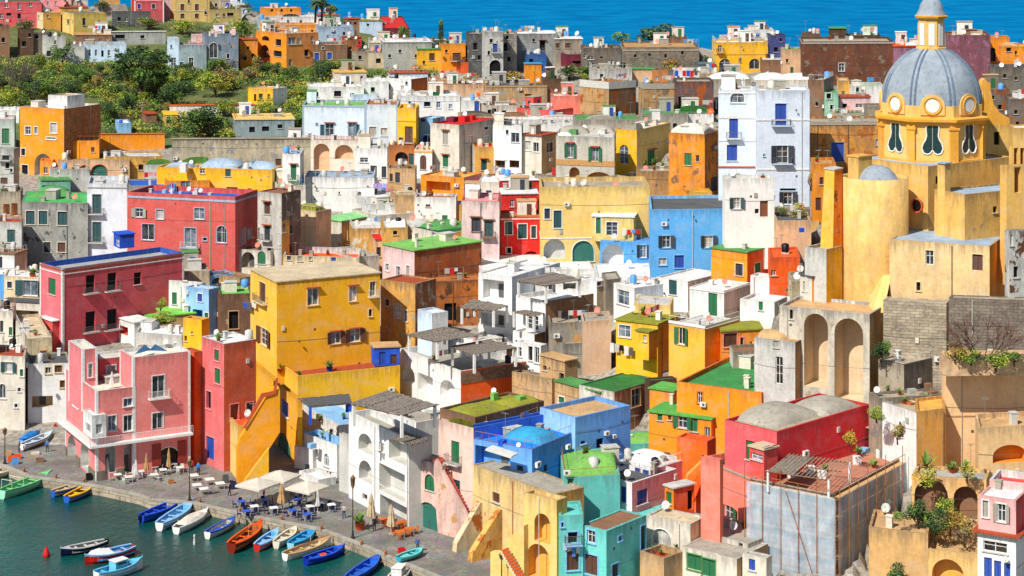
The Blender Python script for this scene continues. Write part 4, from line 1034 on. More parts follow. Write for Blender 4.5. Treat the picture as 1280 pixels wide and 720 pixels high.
H('villa','big orange villa with a dark arched loggia and wide glazed veranda',(320,358,398),(42,84),35,'ora',
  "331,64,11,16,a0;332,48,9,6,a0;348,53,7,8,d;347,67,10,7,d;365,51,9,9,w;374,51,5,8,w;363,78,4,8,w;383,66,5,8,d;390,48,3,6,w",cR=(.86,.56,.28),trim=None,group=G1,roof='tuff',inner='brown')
H('villa','upper orange storey at the back of the big orange villa',(325,330,397),(31,48),6,'ora',"345,36,4,4,d;372,36,4,4,d;390,40,3,5,d",group=G1,roof='ochre',dep=10,props='s:369,42,4,4,white')
H('house','small pale blue house with white trim left behind the orange villa',(322,326,348),(24,38),8,'bgrey',"330,29,4,6,w;342,28,3,6,b",trim='white',group=G1,roof='white')
H('house','white vaulted house behind the orange villa with a flat front',(346,349,398),(21,33),6,'white',"360,27,3,4,d;376,27,3,4,d",group=G1,roof='lgrey',ph=.2,domes="362,24,24,5,dgrey;386,22,22,4,white")
H('house','white house with a red roof edge beneath the tall palms',(394,397,425),(20,34),8,'white',"401,27,4,6,g;416,26,6,7,w",trim='red',group=G1,roof='tile',ph=0)
H('house','pale grey blue house catching the shadow right of the orange villa',(394,397,442),(33,54),5,'bgrey',"430,42,3,4,d;410,46,3,4,w",group=G1,roof='pblue',dep=10)
H('house','dark brown house with two blue windows behind the gardens',(389,392,434),(56,84),5,'brown',"396,71,6,10,b;412,70,6,9,b;404,60,3,3,d",trim='lgrey',group=G1,roof='tuff',wear=.55,dep=10,pipes='405')
H('house','tall rust brown gable house next to the dark brown house',(429,432,448),(50,80),8,'rust',"438,60,3,4,d",group=G1,roof='dstone',wear=.6,dep=8)
H('house','low red roofed house among shrubs near the ridge',(425,430,452),(47,58),5,'red',"440,53,3,3,d",group=G1,roof='tile',ph=0)
H('house','low grey stone house with one dark window beside green shrubs',(438,440,470),(64,84),6,'stone',"474,72,1,1,d;450,72,4,5,d",group=G1,roof='grey',wear=.6,dep=10)
H('house','long beige flat house facing the gardens near the ridge',(458,460,494),(66,84),6,'sand',"473,76,6,6,d;486,74,3,4,d",group=G1,roof='lgrey',wear=.4,dep=9)
H('house','grey house with a wide pale roof below the sea',(460,463,492),(53,68),6,'lgrey',"478,60,3,4,d",group=G1,roof='white',ph=.2)
H('house','dark red house below the sea left of the cypress',(462,480,512),(35,50),5,'maroon',"488,42,3,4,d",group=G1,roof='red',ph=.2,wear=.5)
H('house','small red tiled pavilion on the ridge under the palms',(430,432,450),(24,34),6,'brown',"437,29,3,3,d;444,29,3,3,d",group=G1,roof='tile',ph=0)
H('house','white flat house at the water side with a yellow awning',(448,450,478),(26,36),6,'pblue',"460,31,3,3,d",group=G1,roof='moss',ph=0)
H('house','peach house side wall at the right end of the gardens',(491,493,500),(62,84),6,'peach',"",group=G1,roof='peach',dep=8,wear=.4)
# ================================================================= far ridge, middle
H('house','long dark grey house with a white roof left of the yellow pair',(476,480,540),(53,86),5,'grey',"487,70,3,4,d;500,64,3,4,d;520,70,3,4,d",group=G1,roof='white',ph=0,wear=.4,dep=14)
H('house','small grey tower house behind the yellow pair',(536,538,561),(50,70),6,'dgrey',"548,56,3,3,d",group=G1,roof='lgrey',ph=.2)
H('house','low peach house with a slanting front beside the yellow pair',(492,494,505),(66,84),10,'peach',"",group=G1,roof='peach',dep=6)
H('house','yellow house with a brown window under a bright green roof',(519,522,553),(62,88),12,'yel',"540,71,7,9,n;530,78,3,4,d",trim=None,group=G1,roof='groof',ph=0,wear=.3,props='s:546,62,4,4,white')
H('house','orange house with a recessed brown door right of the yellow house',(549,552,582),(55,88),6,'ora',"571,71,10,10,n+;558,64,3,4,d",group=G1,roof='groof',ph=.2)
H('house','low orange terrace wall before the dilapidated palace',(568,571,606),(78,90),6,'orr',"",group=G1,roof='tile',ph=.3)
H('palace','dark dilapidated palace wing with bare grey walls',(582,586,606),(42,92),8,'dgrey',"594,58,5,9,d;599,72,4,6,d;591,70,4,5,w",group=G1,roof='white',wear=.8,dep=10,domes="595,46,16,5,white")
H('palace','pale grey palace tower with tall blue windows and a great blocked arch',(602,606,629),(40,100),8,'lgrey',"614,51,4,5,d;619,60,6,11,b+;619,84,14,18,d^;611,66,3,5,d",trim='lgrey',group=G1,roof='white',wear=.65,under='dstone',domes="617,44,18,4,white")
H('palace','cracked grey palace wing with an open doorway and a balcony',(627,629,646),(42,92),6,'stone',"631,59,6,10,d+;636,74,4,6,d;634,47,4,5,d",group=G1,roof='white',wear=.9,dep=10)
H('palace','soot stained palace block with a tall dark window under white domes',(643,645,697),(42,84),5,'grey',"678,57,7,13,dh;655,60,4,6,w;667,50,3,4,d",trim='conc',group=G1,roof='white',wear=.8,dep=14,domes="656,44,18,5,white;684,44,30,6,white",props="c:658,42,4,7,tuff;i:672,42,2,14")
H('house','weathered grey house with two square windows and a white roof',(691,694,728),(49,78),5,'stone',"697,57,5,6,n;710,57,7,6,n;720,70,3,4,d",group=G1,roof='white',ph=0,wear=.8,dep=10)
H('house','blue terrace house with an orange wall below the palace',(656,658,683),(68,92),6,(.16,.36,.62),"664,76,5,5,d;676,85,5,8,d",group=G1,roof='bluer',ph=.5,wear=.35)
H('house','low orange shed wall under the blue terrace',(655,657,677),(80,92),4,'ora',"",group=G1,roof='turq',ph=0,dep=3,Y=437)
H('house','maroon terrace house with a green awning on the ridge',(690,708,737),(68,84),10,'maroon',"722,78,12,4,d",group=G1,roof='maroon',ph=.5)
H('house','long grey stone house with a vaulted window beside the fort',(726,728,777),(60,100),5,'dstone',"738,72,8,5,w^;739,83,7,8,w;752,72,3,3,d;731,70,3,5,w;765,78,3,5,d",group=G1,roof='dstone',wear=.75,dep=12)
H('fort','long brown stone fort wall below the sea with slit windows',(776,779,874),(59,95),4,'dstone',"853,66,3,5,d;832,70,3,5,d;812,69,3,4,d;794,70,3,4,d",group=G1,brick='dstone',roof='tuff',wear=.6,dep=22,bands=((63,1.6,'stone'),))
H('fort','square brown watch room on top of the fort wall',(823,825,859),(46,64),4,'brown',"",group=G1,roof='lgrey',ph=.3,wear=.7,dep=8,Y=455,)
H('house','low grey green house right of the fort by dark shrubs',(868,871,895),(80,96),5,(.30,.38,.40),"880,86,4,4,d",group=G1,roof=(.35,.45,.48),ph=.2)
H('villa','mustard villa with two great blue arches and a glazed upper room',(890,894,960),(53,92),5,'yel',
  "900,61,5,9,w+;906,80,14,13,A;943,80,13,13,A;925,75,3,5,d;912,88,4,6,d",cL='lyel',trim='ochre',group=G1,roof='white',dep=12,bands=((68,1,'ochre'),))
H('villa','white upper storey of the mustard villa with a red roof',(899,902,932),(46,66),4,'white',"919,61,8,7,w",trim='white',group=G1,roof='red',ph=.3,dep=8)
H('villa','white glazed sun room above the mustard villa',(925,927,957),(54,67),4,'ora',"945,62,20,8,w",trim='white',group=G1,roof='white',ph=0,dep=6,rtrim='tile')
H('house','white stair tower above the mustard villa',(930,932,967),(37,58),6,'white',"947,44,6,4,d",group=G1,roof='white',ph=.7,props='c:958,40,4,8,brown')
H('house','violet blue walled house behind the mustard villa',(958,960,982),(44,80),5,(.28,.30,.52),"970,62,5,6,d;976,50,3,4,d",group=G1,roof='stone',wear=.6,dep=8,cL='stone')
H('house','low rust brown house front below the mustard villa',(950,952,986),(75,92),4,'brown',"",group=G1,roof='lgrey',ph=.2,wear=.5,dep=10)
H('house','peach slab house with a green roof left of the great brown wall',(976,979,1003),(62,98),8,'peach',"990,88,4,8,g;984,76,3,5,d",group=G1,roof='groof',ph=.3,wear=.4)
H('house','huge windowless brown house wall with a single dark window',(1000,1003,1117),(52,108),4,(.45,.26,.17),"1052,84,7,10,w",trim='lgrey',group=G1,under='dstone',roof='stone',wear=.7,dep=16,bands=((54,2,'conc'),))
H('house','dark stair house with a green roof above the great brown wall',(1036,1038,1058),(36,54),5,'dbrown',"1050,48,6,6,d",group=G1,roof='groof',ph=0,wear=.5,dep=6)
H('house','low brown roof house with a green rim above the great brown wall',(1055,1057,1101),(44,55),4,'dbrown',"",group=G1,roof='lgroof',ph=.3,wear=.5,dep=7,props='c:1071,50,5,3,offw')
H('house','rust coloured terrace house left of the great brown wall',(1002,1004,1026),(42,60),5,'brown',"",group=G1,roof='brown',ph=.4,wear=.6,dep=7)
H('house','purple walled house with a sloping orange red roof behind the lantern',(1114,1117,1150),(58,100),4,'violet',"",group=G1,roof='orr',ph=0,wear=.6,dep=9,domes="1140,57,16,10,white")
H('house','tall purple and pink stained house wall right of the church lantern',(1180,1184,1238),(44,108),3,(.56,.33,.38),"",cL='violet',under='violet',group=G1,roof='tuff',wear=.75,dep=14,props='c:1190,44,8,4,brown;c:1212,44,14,7,brown;c:1225,44,5,6,peach')
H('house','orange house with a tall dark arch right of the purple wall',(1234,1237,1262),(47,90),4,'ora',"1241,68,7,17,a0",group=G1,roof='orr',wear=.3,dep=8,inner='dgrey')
H('chapel','small orange chapel with a brown tiled cupola at the right edge',(1247,1250,1300),(58,92),4,'ora',"1261,62,6,5,d;1270,66,3,5,d",group=G1,roof='ochre',ph=.3,dep=10,domes="1263,60,26,17,tuff,1")
H('house','dark ruined wall right of the dome under the chapel',(1236,1238,1300),(84,118),4,'dstone',"1256,95,4,5,d;1270,98,3,4,d",group=G1,roof='bluer',ph=.6,wear=.8,dep=8)
H('house','brown ruined house with patched walls right of the church gable',(1226,1230,1262),(112,160),5,'dstone',"1240,122,6,5,d;1250,134,5,6,d;1236,134,4,5,d",group=G1,roof='brown',wear=.9,under='brick',dep=10)
H('house','brown house corner at the right edge level with the drum windows',(1256,1260,1300),(124,175),5,'brown',"1270,140,4,5,d;1272,155,4,6,d",group=G1,roof='dstone',wear=.8,dep=10,domes="1266,128,16,5,stone")
# ================================================================= gardens edge and upper town
H('garden_house','white garden house with yellow framed windows beside the red roof',(310,341,359),(111,132),62,'white',"319,122,3,9,k;326,122,5,10,k;336,121,3,7,n",cL='yel',cR='white',trim='yel',group=G2,roof='ochre',ph=.15)
H('garden_house','long low house with a bright red tiled roof beside the gardens',(204,212,318),(132,143),4,'white',"",group=G2,roof='orr',ph=0,dep=9)
H('garden_house','small yellow porch with white posts left of the red roof',(203,206,222),(144,156),6,'gold',"211,150,6,8,d",trim='white',group=G2,roof='yel',ph=0)
H('garden_house','low grey house with a yellow tiled roof edge below the red roof',(291,294,368),(150,170),5,(.55,.60,.62),"315,162,7,7,d;332,161,9,6,d;350,158,6,5,d",group=G2,roof='lyel',ph=0,dep=12,rtrim='yel')
H('garden_house','small pale blue water house in the bushes with a blue tank',(144,148,164),(154,170),12,'sky',"",group=G2,roof='white',ph=.2,props='t:151,154,5,4,cblue')
H('garden_hut','small brown tiled hut among the garden trees',(168,182,196),(143,152),20,'brown',"",group=G2,roof='tile',ph=0)
H('house','white cube house above the long white terraces near the gardens',(415,419,458),(91,108),8,'offw',"430,97,2,3,d;452,97,3,4,d",group=G2,roof='gold',ph=0)
H('house','long white house with a broad flat roof and rails before the gardens',(383,387,455),(109,128),4,'white',"395,118,6,6,d;422,117,9,7,d;440,119,5,5,d",group=G2,roof='white',ph=.2,dep=12,props='i:418,112,2,12;i:430,112,2,12')
H('house','low whitewashed house with roof railings behind the pale blue houses',(452,456,486),(102,124),6,'white',"466,112,5,6,d",group=G2,roof='white',ph=.6,dep=10)
H('house','pale green roofed annex in front of the long white house',(436,439,472),(118,130),5,'pblue',"",group=G2,roof='lgroof',ph=.3)
H('house','white house with a rust brown right wall and roof pots',(478,514,534),(99,124),60,'white',"486,108,4,6,d;503,110,4,6,w;508,104,3,4,d",cR='rust',group=G2,roof='white')
H('house','pale blue house under a long terracotta tiled roof',(484,488,535),(92,106),5,'pblue',"500,99,3,4,d",group=G2,roof='tile',ph=0,dep=8,rtrim='tile')
H('house','orange terrace with arched niches right of the terracotta roof',(534,537,574),(98,108),5,'peach',"545,103,5,5,a0;556,103,5,5,a0",group=G2,roof='tile',ph=.5,dep=8)
H('house','peach house with a long parapet below the orange terrace',(533,536,605),(106,126),5,'peach',"548,116,6,8,d",group=G2,roof='brown',ph=.3,wear=.5,dep=9)
H('greenhouse','glazed pale green greenhouse on a flat roof',(576,579,608),(104,118),6,'white',"592,111,26,9,w",group=G2,roof='white',ph=0,dep=6)
H('house','wide tan stone house with two brown windows under a dark roof',(604,607,684),(107,134),5,'tan',"619,121,9,9,n;660,122,8,9,n",trim='tuff',group=G2,roof='dgrey',wear=.8,under='stone',dep=15,bands=((108.5,1.5,'tuff'),),props='x:618,106,12,5,lgrey;x:640,106,5,5,grey')
H('house','brown side wall rising behind the tan stone house',(676,679,702),(99,120),35,'brown',"",group=G2,roof='dstone',wear=.6)
H('house','red plastered terrace house left of the tan towers',(640,690,726),(138,150),50,'coral',"",group=G2,roof='pink',ph=.5,wear=.4,cat='house')
H('house','salmon house with a white roof behind the red terrace',(688,691,726),(120,142),5,'salmon',"",group=G2,roof='white',ph=.3,dep=8,props='s:705,120,6,5,white')
H('house','low brown vaulted house left of the red terrace with a sheet roof',(630,634,694),(137,152),5,'tan',"",group=G2,roof='dstone',ph=.2,wear=.5,dep=10,domes="668,142,40,7,dstone")
H('tower_house','square tan tower house with a cement band and no windows',(725,761,795),(104,148),40,'tuff',"",cR='brown',group=G2,under='brick',roof='rust',ph=.3,wear=.9,bands=((107,9,'lgrey'),),clutter=False)
H('tower_house','tan tower house with bare stone front right of the square tower',(798,805,844),(106,145),8,'tuff',"",group=G2,under='dstone',roof='stone',ph=.3,wear=.95,bands=((108,7,'conc'),),dep=10,clutter=False)
H('tower_house','dark rust stained house with a black doorway beside the tan tower',(842,845,892),(102,146),3,(.46,.34,.32),"852,128,8,15,d;870,128,6,9,w",group=G2,under='brick',roof='stone',wear=.9,dep=10,clutter=False)
H('house','peach storey with a green roof above the two tan towers',(757,760,818),(87,103),5,'peach',"768,96,4,9,d;776,96,4,9,w",cL='white',group=G2,roof='groof',ph=0,dep=9)
H('house','small rust brick dormer house beside the green roof',(815,835,842),(88,106),60,'rust',"821,98,4,5,w",cR='lgrey',group=G2,roof='rust',ph=.2,wear=.4)
H('house','white roof terrace with laundry above the tan towers',(840,844,882),(88,104),6,'white',"848,98,3,6,k;870,94,4,4,d",group=G2,roof='white',ph=.7,dep=8)
H('house','white domed house left of the tall white blue house',(880,885,940),(99,120),5,'conc',"",group=G2,roof='lgrey',ph=.1,wear=.4,dep=12,domes="912,99,52,9,white")
H('house','white domed house behind the tall white blue house',(938,942,1013),(100,120),5,'offw',"",group=G2,roof='lgrey',ph=.1,dep=12,domes="962,100,42,9,white;1003,101,60,9,white")
H('shed','white shed with a bright green barrel roof above the yellow house',(845,849,892),(141,156),6,'white',"851,148,5,9,g",group=G2,roof='groof',ph=0,dep=6,domes="870,143,42,9,groof,.5",props='s:874,144,6,5,white;s:888,146,8,7,orr')
# behind church left cluster
H('house','brown house side behind the tall white blue house',(1010,1030,1042),(100,150),70,'brown',"1021,130,3,5,d",group=G2,roof='stone',wear=.8,cR='stone')
H('house','mint green house fragment squeezed behind the brown house',(1028,1031,1048),(116,152),8,(.62,.80,.68),"1036,120,6,7,d;1040,134,5,6,d",trim='white',group=G2,roof='groof',ph=.1)
H('house','narrow ochre house with a tall white chimney behind the church dome',(1046,1048,1062),(101,128),6,'ochre',"1054,116,4,4,y" if False else "1054,116,4,4,g",group=G2,roof='peach',ph=.2)
H('house','white house with lime green terrace left of the church dome',(1060,1063,1104),(107,130),4,'white',"1072,112,4,6,d",group=G2,roof='lgroof',ph=.5,dep=8,domes="1070,110,14,6,white")
H('house','small pink tiled house in front of the lime green terrace',(1046,1049,1088),(122,142),5,'lpink',"1056,132,6,5,d;1074,132,9,5,w",group=G2,roof='tile',ph=0,dep=5)
H('house','low house with a dark green roof left of the church drum',(1040,1043,1082),(142,158),4,'sand',"",group=G2,roof='dgreen',ph=.3,wear=.4,dep=6,props='x:1055,142,7,5,white')
H('house','brown box house left of the church drum above the ochre wall',(1079,1081,1102),(133,160),5,'stone',"",group=G2,roof='stone',wear=.7,dep=6)
H('house','long ochre stained house with a blue window left of the church drum',(1008,1011,1106),(153,222),4,(.84,.58,.26),"1047,190,16,24,b;1097,178,5,8,w",trim='conc',group=G2,under='rust',roof='conc',wear=.85,dep=10,bands=((155,3,'conc'),),pipes='1022,1060')
H('house','ochre house with a brown balcony beside the church buttress tower',(1013,1016,1045),(205,272),5,'ora',"1027,226,5,9,n;1023,255,7,16,n",group=G2,roof='tuff',wear=.4,dep=8)
# domes row roofs + orange yellow block
H('house','yellow house with an arched black door and a terrace of flower pots',(768,796,838),(163,214),62,'yel',"780,193,11,24,A;814,197,9,18,gh",cR='lyel',group=G2,roof='offw',ph=.15,domes="786,168,44,10,offw;818,167,52,12,offw",trim=None,wear=.15,clutter=False)
H('house','bright orange house with a green shuttered window and rust stains',(836,881,900),(168,252),64,'ora',"860,199,9,15,g;872,198,4,8,k;893,230,9,18,k",group=G2,under='brown',roof='offw',ph=.1,wear=.85,domes="868,168,52,14,offw",clutter=False)
H('house','grey white plastered house with two pairs of green shutters over arches',(695,768,770),(172,250),74,(.76,.74,.68),"713,188,7,18,Gh;744,193,8,18,Gh;718,219,13,20,a0;749,223,32,16,a0",inner='tuff',trim=None,group=G2,roof='lgrey',ph=.2,under='conc',wear=.6,dep=12,bands=((205,7,'tuff'),),domes="728,168,40,10,conc;764,166,44,10,conc;706,172,20,7,white",clutter=False,props='x:717,168,12,6,groof')
H('house','small beige corner house with white framed double windows and tile rim',(652,677,697),(170,218),58,'offw',"660,182,7,12,w;670,184,7,12,w;687,184,8,12,n",cR='tan',trim='white',group=G2,roof='tile',ph=0,wear=.3,eave=.3,props='c:669,167,12,11,conc')
H('house','light blue ground floor with an arch below the beige corner house',(652,655,677),(200,222),6,'blue',"666,214,14,11,A;657,213,3,6,b",group=G2,roof='lgrey',ph=.1,wear=.2,Y=374,dep=1)
H('house','white house with pale windows and blank front left of the corner house',(616,652,654),(158,222),62,'white',"644,172,10,12,w;634,165,3,5,d;625,205,13,9,o;643,205,12,9,o",inner='brown',group=G2,trim='pblue',roof='white',ph=.3,wear=.12,dep=10,props='s:632,202,7,6,white')
H('house','low red railed terrace below the white house',(606,609,648),(217,232),6,'rust',"",group=G2,roof='tile',ph=.8,rtrim='white',dep=6,wear=.2)
H('house','tall cream stained house with a red roof terrace and green shutter',(538,574,622),(156,222),58,'offw',"557,172,7,18,lh;557,201,7,15,gh;588,175,7,11,w;608,175,6,10,w;608,160,5,4,d",cR=(.78,.75,.70),trim='white',group=G2,under='stone',roof='red',ph=.3,wear=.6,
  rtrim='red',props='x:566,152,14,6,maroon;x:580,152,12,7,red;x:590,150,8,6,red;s:581,150,6,8,white',clutter=False)
H('house','peach ochre house with a dark shutter right of the cream house',(590,593,620),(184,226),6,'gold',"605,206,7,14,th;583,204,3,7,d",group=G2,roof='orr',ph=.5,wear=.4,dep=7,cL='offw')
H('house','long brown vaulted roof house behind the cream stained house',(572,576,660),(146,166),4,'peach',"623,150,3,4,d",group=G2,roof='dstone',ph=.1,wear=.4,dep=10,domes="592,150,50,10,dstone;640,149,46,8,brown")
H('house','light blue house with a dark blue arch between yellow and cream houses',(524,541,556),(148,190),62,'sky',"529,148,6,9,b;533,177,9,16,a;547,149,6,6,w",trim='white',group=G2,roof='white',ph=.3,wear=.15,inner='cblue')
H('house','bright yellow house with a tall brown window and red flower boxes',(497,520,524),(136,204),68,'yel',"511,168,10,20,n+;501,176,5,8,d",trim=None,group=G2,roof='yel',ph=.5,wear=.1,dep=9,bands=((152,1,'ora'),))
H('house','white house with an arched balcony wall right of the bright yellow house',(518,540,543),(188,222),68,'white',"529,203,8,18,n^",group=G2,roof='gold',ph=.3,dep=7,bands=((190,2,'yel'),))
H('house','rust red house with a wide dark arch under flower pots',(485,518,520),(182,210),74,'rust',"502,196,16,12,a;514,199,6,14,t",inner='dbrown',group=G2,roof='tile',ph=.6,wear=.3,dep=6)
H('house','white house front with blue shutters and lilac laundry terrace',(444,484,486),(186,240),78,'white',"467,214,8,14,k;480,215,6,14,k;451,220,3,8,g;455,200,10,6,w",group=G2,roof='lgrey',ph=.5,dep=8,wear=.2)
H('house','tan house with blue doors below the rust red arch house',(484,519,521),(211,252),76,'tan',"497,222,6,13,k;489,222,4,10,k",group=G2,roof='brown',ph=.3,wear=.4,dep=6)
H('house','narrow bright yellow wall slab beside the tan blue door house',(507,520,521),(211,236),76,'yel',"",group=G2,roof='yel',ph=.1,dep=2,wear=.05)
H('house','low whitewashed house with satellite dishes in front of the red roof house',(497,500,575),(120,148),4,'white',"548,131,5,8,w;534,130,8,6,d;563,133,4,6,w;512,128,3,3,d",trim='pblue',group=G2,roof='white',ph=.5,dep=12,props='s:538,121,6,6,white;x:545,121,8,6,dgreen;x:598,121,4,5,orr')
H('house','white house with a blue door and orange red roof hut',(574,577,612),(126,150),5,'white',"596,133,6,14,b;604,134,8,10,p",group=G2,roof='white',ph=.3,dep=9)
H('house','white house with curved vaults left of the tan towers',(616,620,730),(150,176),4,'white',"634,160,4,5,d;680,150,5,5,w;708,149,4,4,d;690,150,3,4,d",group=G2,roof='white',ph=.2,dep=12,domes="700,153,60,9,white;740,152,50,9,white")
# pale blue and white row
H('house','wide pale house with teal doors under tile hoods and a green roof terrace',(378,457,459),(133,178),84,(.82,.86,.90),"403,165,5,18,t;412,163,10,18,wh;440,162,9,17,wh;446,163,6,14,t;396,155,2,2,d",trim='bgrey',group=G2,roof='lgroof',ph=.4,corner='bgrey',bands=((133,2,'bgrey'),),dep=14,wear=.15,rtrim='bgrey')
H('house','pale grey blue house with small windows beside the bright yellow house',(456,497,500),(131,196),84,(.80,.85,.88),"466,165,9,13,l;480,165,8,10,w;461,186,3,4,d",trim='white',group=G2,roof='rust',ph=.3,corner='bgrey',dep=12,wear=.2)
H('house','white arcaded terrace house with three great arches below the teal doors',(357,464,466),(176,216),82,'offw',"372,186,19,14,a0;402,196,20,33,a0;430,190,23,18,a0;458,194,14,4,d",inner='peach',group=G2,roof='tile',ph=.7,rtrim='white',dep=8,wear=.15,props='c:366,177,4,8,white;c:391,177,4,8,white;c:416,177,4,8,white')
H('house','small white cube house with a dark green grid balcony',(446,484,486),(168,196),80,(.80,.84,.86),"475,177,10,9,g;453,184,7,4,d;464,172,6,8,w",group=G2,roof='lgrey',ph=.4,dep=8)
H('house','white corner house with green shutters under a tile hood by the long wall',(353,375,380),(193,266),80,'white',"367,215,7,19,gh+;362,234,2,3,d",cR='offw',group=G2,roof='bgrey',ph=.2,wear=.15,dep=(8,9))
H('house','long white blank house wall with small vents and a peeling right end',(381,468,470),(222,262),86,'white',"396,236,2,3,n;424,241,2,3,d;449,243,5,7,d^",group=G2,roof='bgrey',ph=.3,wear=.45,under='conc',dep=9,rtrim='bgrey',clutter=False)
# ================================================================= tall white blue house
w1=H('house','tall pale white house block with one arched glass window and blue shutters',(898,946,947),(113,262),88,(.84,.88,.92),
  "922,122,18,13,A;917,159,11,27,b+;915,191,13,20,b;919,221,23,11,a0;929,222,5,8,k",trim='white',group=G2,roof='white',ph=.25,dep=9,wear=.12,inner='white',bands=((116,2,'white'),(147,2.4,'white'),(176,1.6,'white'),(209,2.2,'tile')))
H('house','wide pale white house with a dark blue door balcony and long grey railing',(944,946,1012),(113,278),2,(.82,.86,.91),
  "976,143,14,27,b+;978,193,14,22,K+;1000,193,1,1,k;955,194,2,3,d;985,248,11,15,K;985,237,20,3,d",trim='pblue',group=G2,roof='white',ph=.3,dep=9,wear=.12,pipes='',bands=((150,1.6,'white'),(212,2.0,'white')),props='x:965,112,14,3,grey;s:942,110,6,5,dgrey;x:952,111,6,4,stone')
H('house','white terrace house with dark blue shutters and an orange door below the tall white house',(903,906,968),(223,276),2,'white',"921,254,9,14,T;955,261,10,20,p;946,264,5,6,d",trim=None,group=G2,roof='white',ph=.6,dep=4,wear=.08,Y=277)
# ================================================================= left edge
H('house','grey green house at the left edge with a bright green door',(-30,18,20),(149,196),82,(.70,.76,.72),"7,170,9,19,gs;-8,170,6,10,w",trim='lgrey',group=G2,roof='lpink',ph=.3,dep=8,wear=.5,props='x:4,146,8,6,white')
H('house','crumbling beige house with stacked balconies at the left picture edge',(-30,17,24),(186,262),80,'lgrey',"7,197,9,6,d+;9,207,5,7,d;5,226,9,8,n;14,213,3,4,d",cR='peach',group=G2,roof='brown',ph=.3,dep=8,wear=.6)
H('house','white roof terrace at the left edge above the green door house',(-30,24,26),(138,152),80,'white',"3,142,7,5,w",group=G2,roof='white',ph=.6,dep=8)
yb_=H('house','bright orange house with a bare brick side wall and white roof hut',(25,80,126),(136,222),64,'ora',
  "35,163,7,10,w;45,163,4,9,w;67,160,8,13,w;54,207,22,30,a0;29,190,5,9,d;31,214,8,16,d;117,187,4,5,d;64,173,12,3,w",cR=(.66,.42,.24),brick='rust',trim='white',group=G2,roof='offw',ph=.4,rtrim='offw',wear=.15,inner='lgrey',clutter=False)
H('house','x',(60,84,106),(120,138),62,'white',"",on=yb_,Y=Yg(80,222)+3,roof='tan',ph=.2,props='')
H('house','small orange stair hut in front of the orange arch house',(50,66,68),(201,226),84,'ora',"57,213,5,8,w",group=G2,roof='orr',ph=.3,dep=4,wear=.1)
H('house','orange lower wing below the bare brick wall with a long top edge',(69,124,126),(176,218),86,'ora',"116,187,4,6,n;98,190,1,1,d",group=G2,roof='rust',ph=.3,dep=6,wear=.15,cR='dora')
H('garden_wall','long orange garden wall running right from the brick sided house',(124,127,206),(168,186),4,'ora',"",group=None,cat='wall',roof='orr',ph=0,dep=.5,wear=.15,clutter=False,pipes='137')
H('garden_wall','long pale concrete retaining wall with dark stains below the gardens',(204,215,388),(174,216),3,(.78,.72,.60),"234,184,1,1,d;348,203,7,9,n",group=None,cat='wall',roof='stone',ph=0,dep=.6,wear=.75,clutter=False,props='')
H('house','pinkish house with brick rimmed arches and a yellow roof edge',(70,73,162),(200,226),4,'peach',"85,217,9,13,b;105,216,12,18,v^;124,213,19,14,v^",trim='tile',group=G2,roof='moss',ph=.25,rtrim='ochre',dep=9,wear=.45)
H('house','house with a bright lime green vaulted roof beside the long concrete wall',(158,180,262),(206,226),10,'lgrey',"207,190,1,1,w;201,213,4,7,d;209,210,6,9,d",group=G2,roof='groof',ph=.1,dep=16,wear=.4,domes="196,203,34,9,lgroof;244,199,44,11,lgroof;226,197,18,7,white")
H('house','yellow house with three pale blue vaults on the roof',(196,340,352),(212,262),80,'yel',"253,211,6,12,w;285,214,7,13,t;272,240,9,5,d;290,238,14,8,d;312,240,5,9,g;251,236,8,7,d",cR='lyel',group=G3,roof='offw',ph=.6,dep=14,wear=.15,domes="222,214,40,16,bgrey;276,213,56,17,bgrey;324,213,46,12,bgrey",clutter=False,props='x:230,215,10,11,white')
# ================================================================= green roof grey house, white tower, red house
H('house','stained grey house with teal shutters under a bright green humped roof',(27,110,112),(254,330),82,(.64,.63,.60),
  "38,272,11,17,t;54,272,11,17,t;78,273,12,17,t;59,309,9,13,k;77,309,10,12,n;16,291,10,17,t",trim='offw',group=G3,roof=(.30,.68,.36),ph=.05,dep=13,wear=.8,under='dgrey',domes="86,246,44,14,groof;60,251,40,9,groof",clutter=False,pipes='84')
H('house','green glazed roof room behind the green humped roof',(49,52,88),(226,244),6,(.45,.70,.60),"60,236,16,9,w;",group=G3,roof='groof',ph=0,dep=5)
H('house','ruined grey pink house wall left of the stained grey house',(-30,26,28),(240,300),78,'stone',"8,262,8,14,o;18,262,8,16,o",inner='peach',group=G3,roof='tuff',ph=.6,dep=7,wear=.9)
H('house','beige house with a teal shutter below the ruined grey wall',(-30,27,29),(278,345),80,'lgrey',"14,295,10,16,t",group=G3,roof='tile',ph=.3,dep=6,wear=.6)
H('house','white house with a sloping brown brick roof and blue base at the left edge',(-30,18,34),(318,366),76,'white',"1,328,4,14,k",cR='peach',group=G3,roof='brown',ph=0,dep=7,wear=.3)
H('house','bright blue plastered house base at the left picture edge',(-30,20,24),(344,372),80,'blue',"",group=G3,roof='lgrey',ph=.2,dep=3,wear=.15)
H('house','white tower house with two teal balcony doors beside the red house',(109,159,161),(230,330),84,(.86,.87,.90),"121,255,11,24,t+;121,290,11,25,t+",cR='white',trim='lgrey',group=G3,roof='lgrey',ph=.6,dep=10,wear=.25,bands=((235,1.4,'conc'),),under='conc')
H('house','pergola terrace house with grey posts behind the red house roof',(158,161,222),(232,262),5,'grey',"170,243,5,12,w;182,243,5,12,w;196,243,6,12,d",group=G3,roof='bluer',ph=.3,dep=9,wear=.4)
H('house','orange roof terrace right of the pergola behind the red house',(204,207,262),(226,262),5,'ora',"235,231,1,1,w;232,230,12,10,w",group=G3,roof='ochre',ph=.5,dep=8,wear=.2,cat='house')
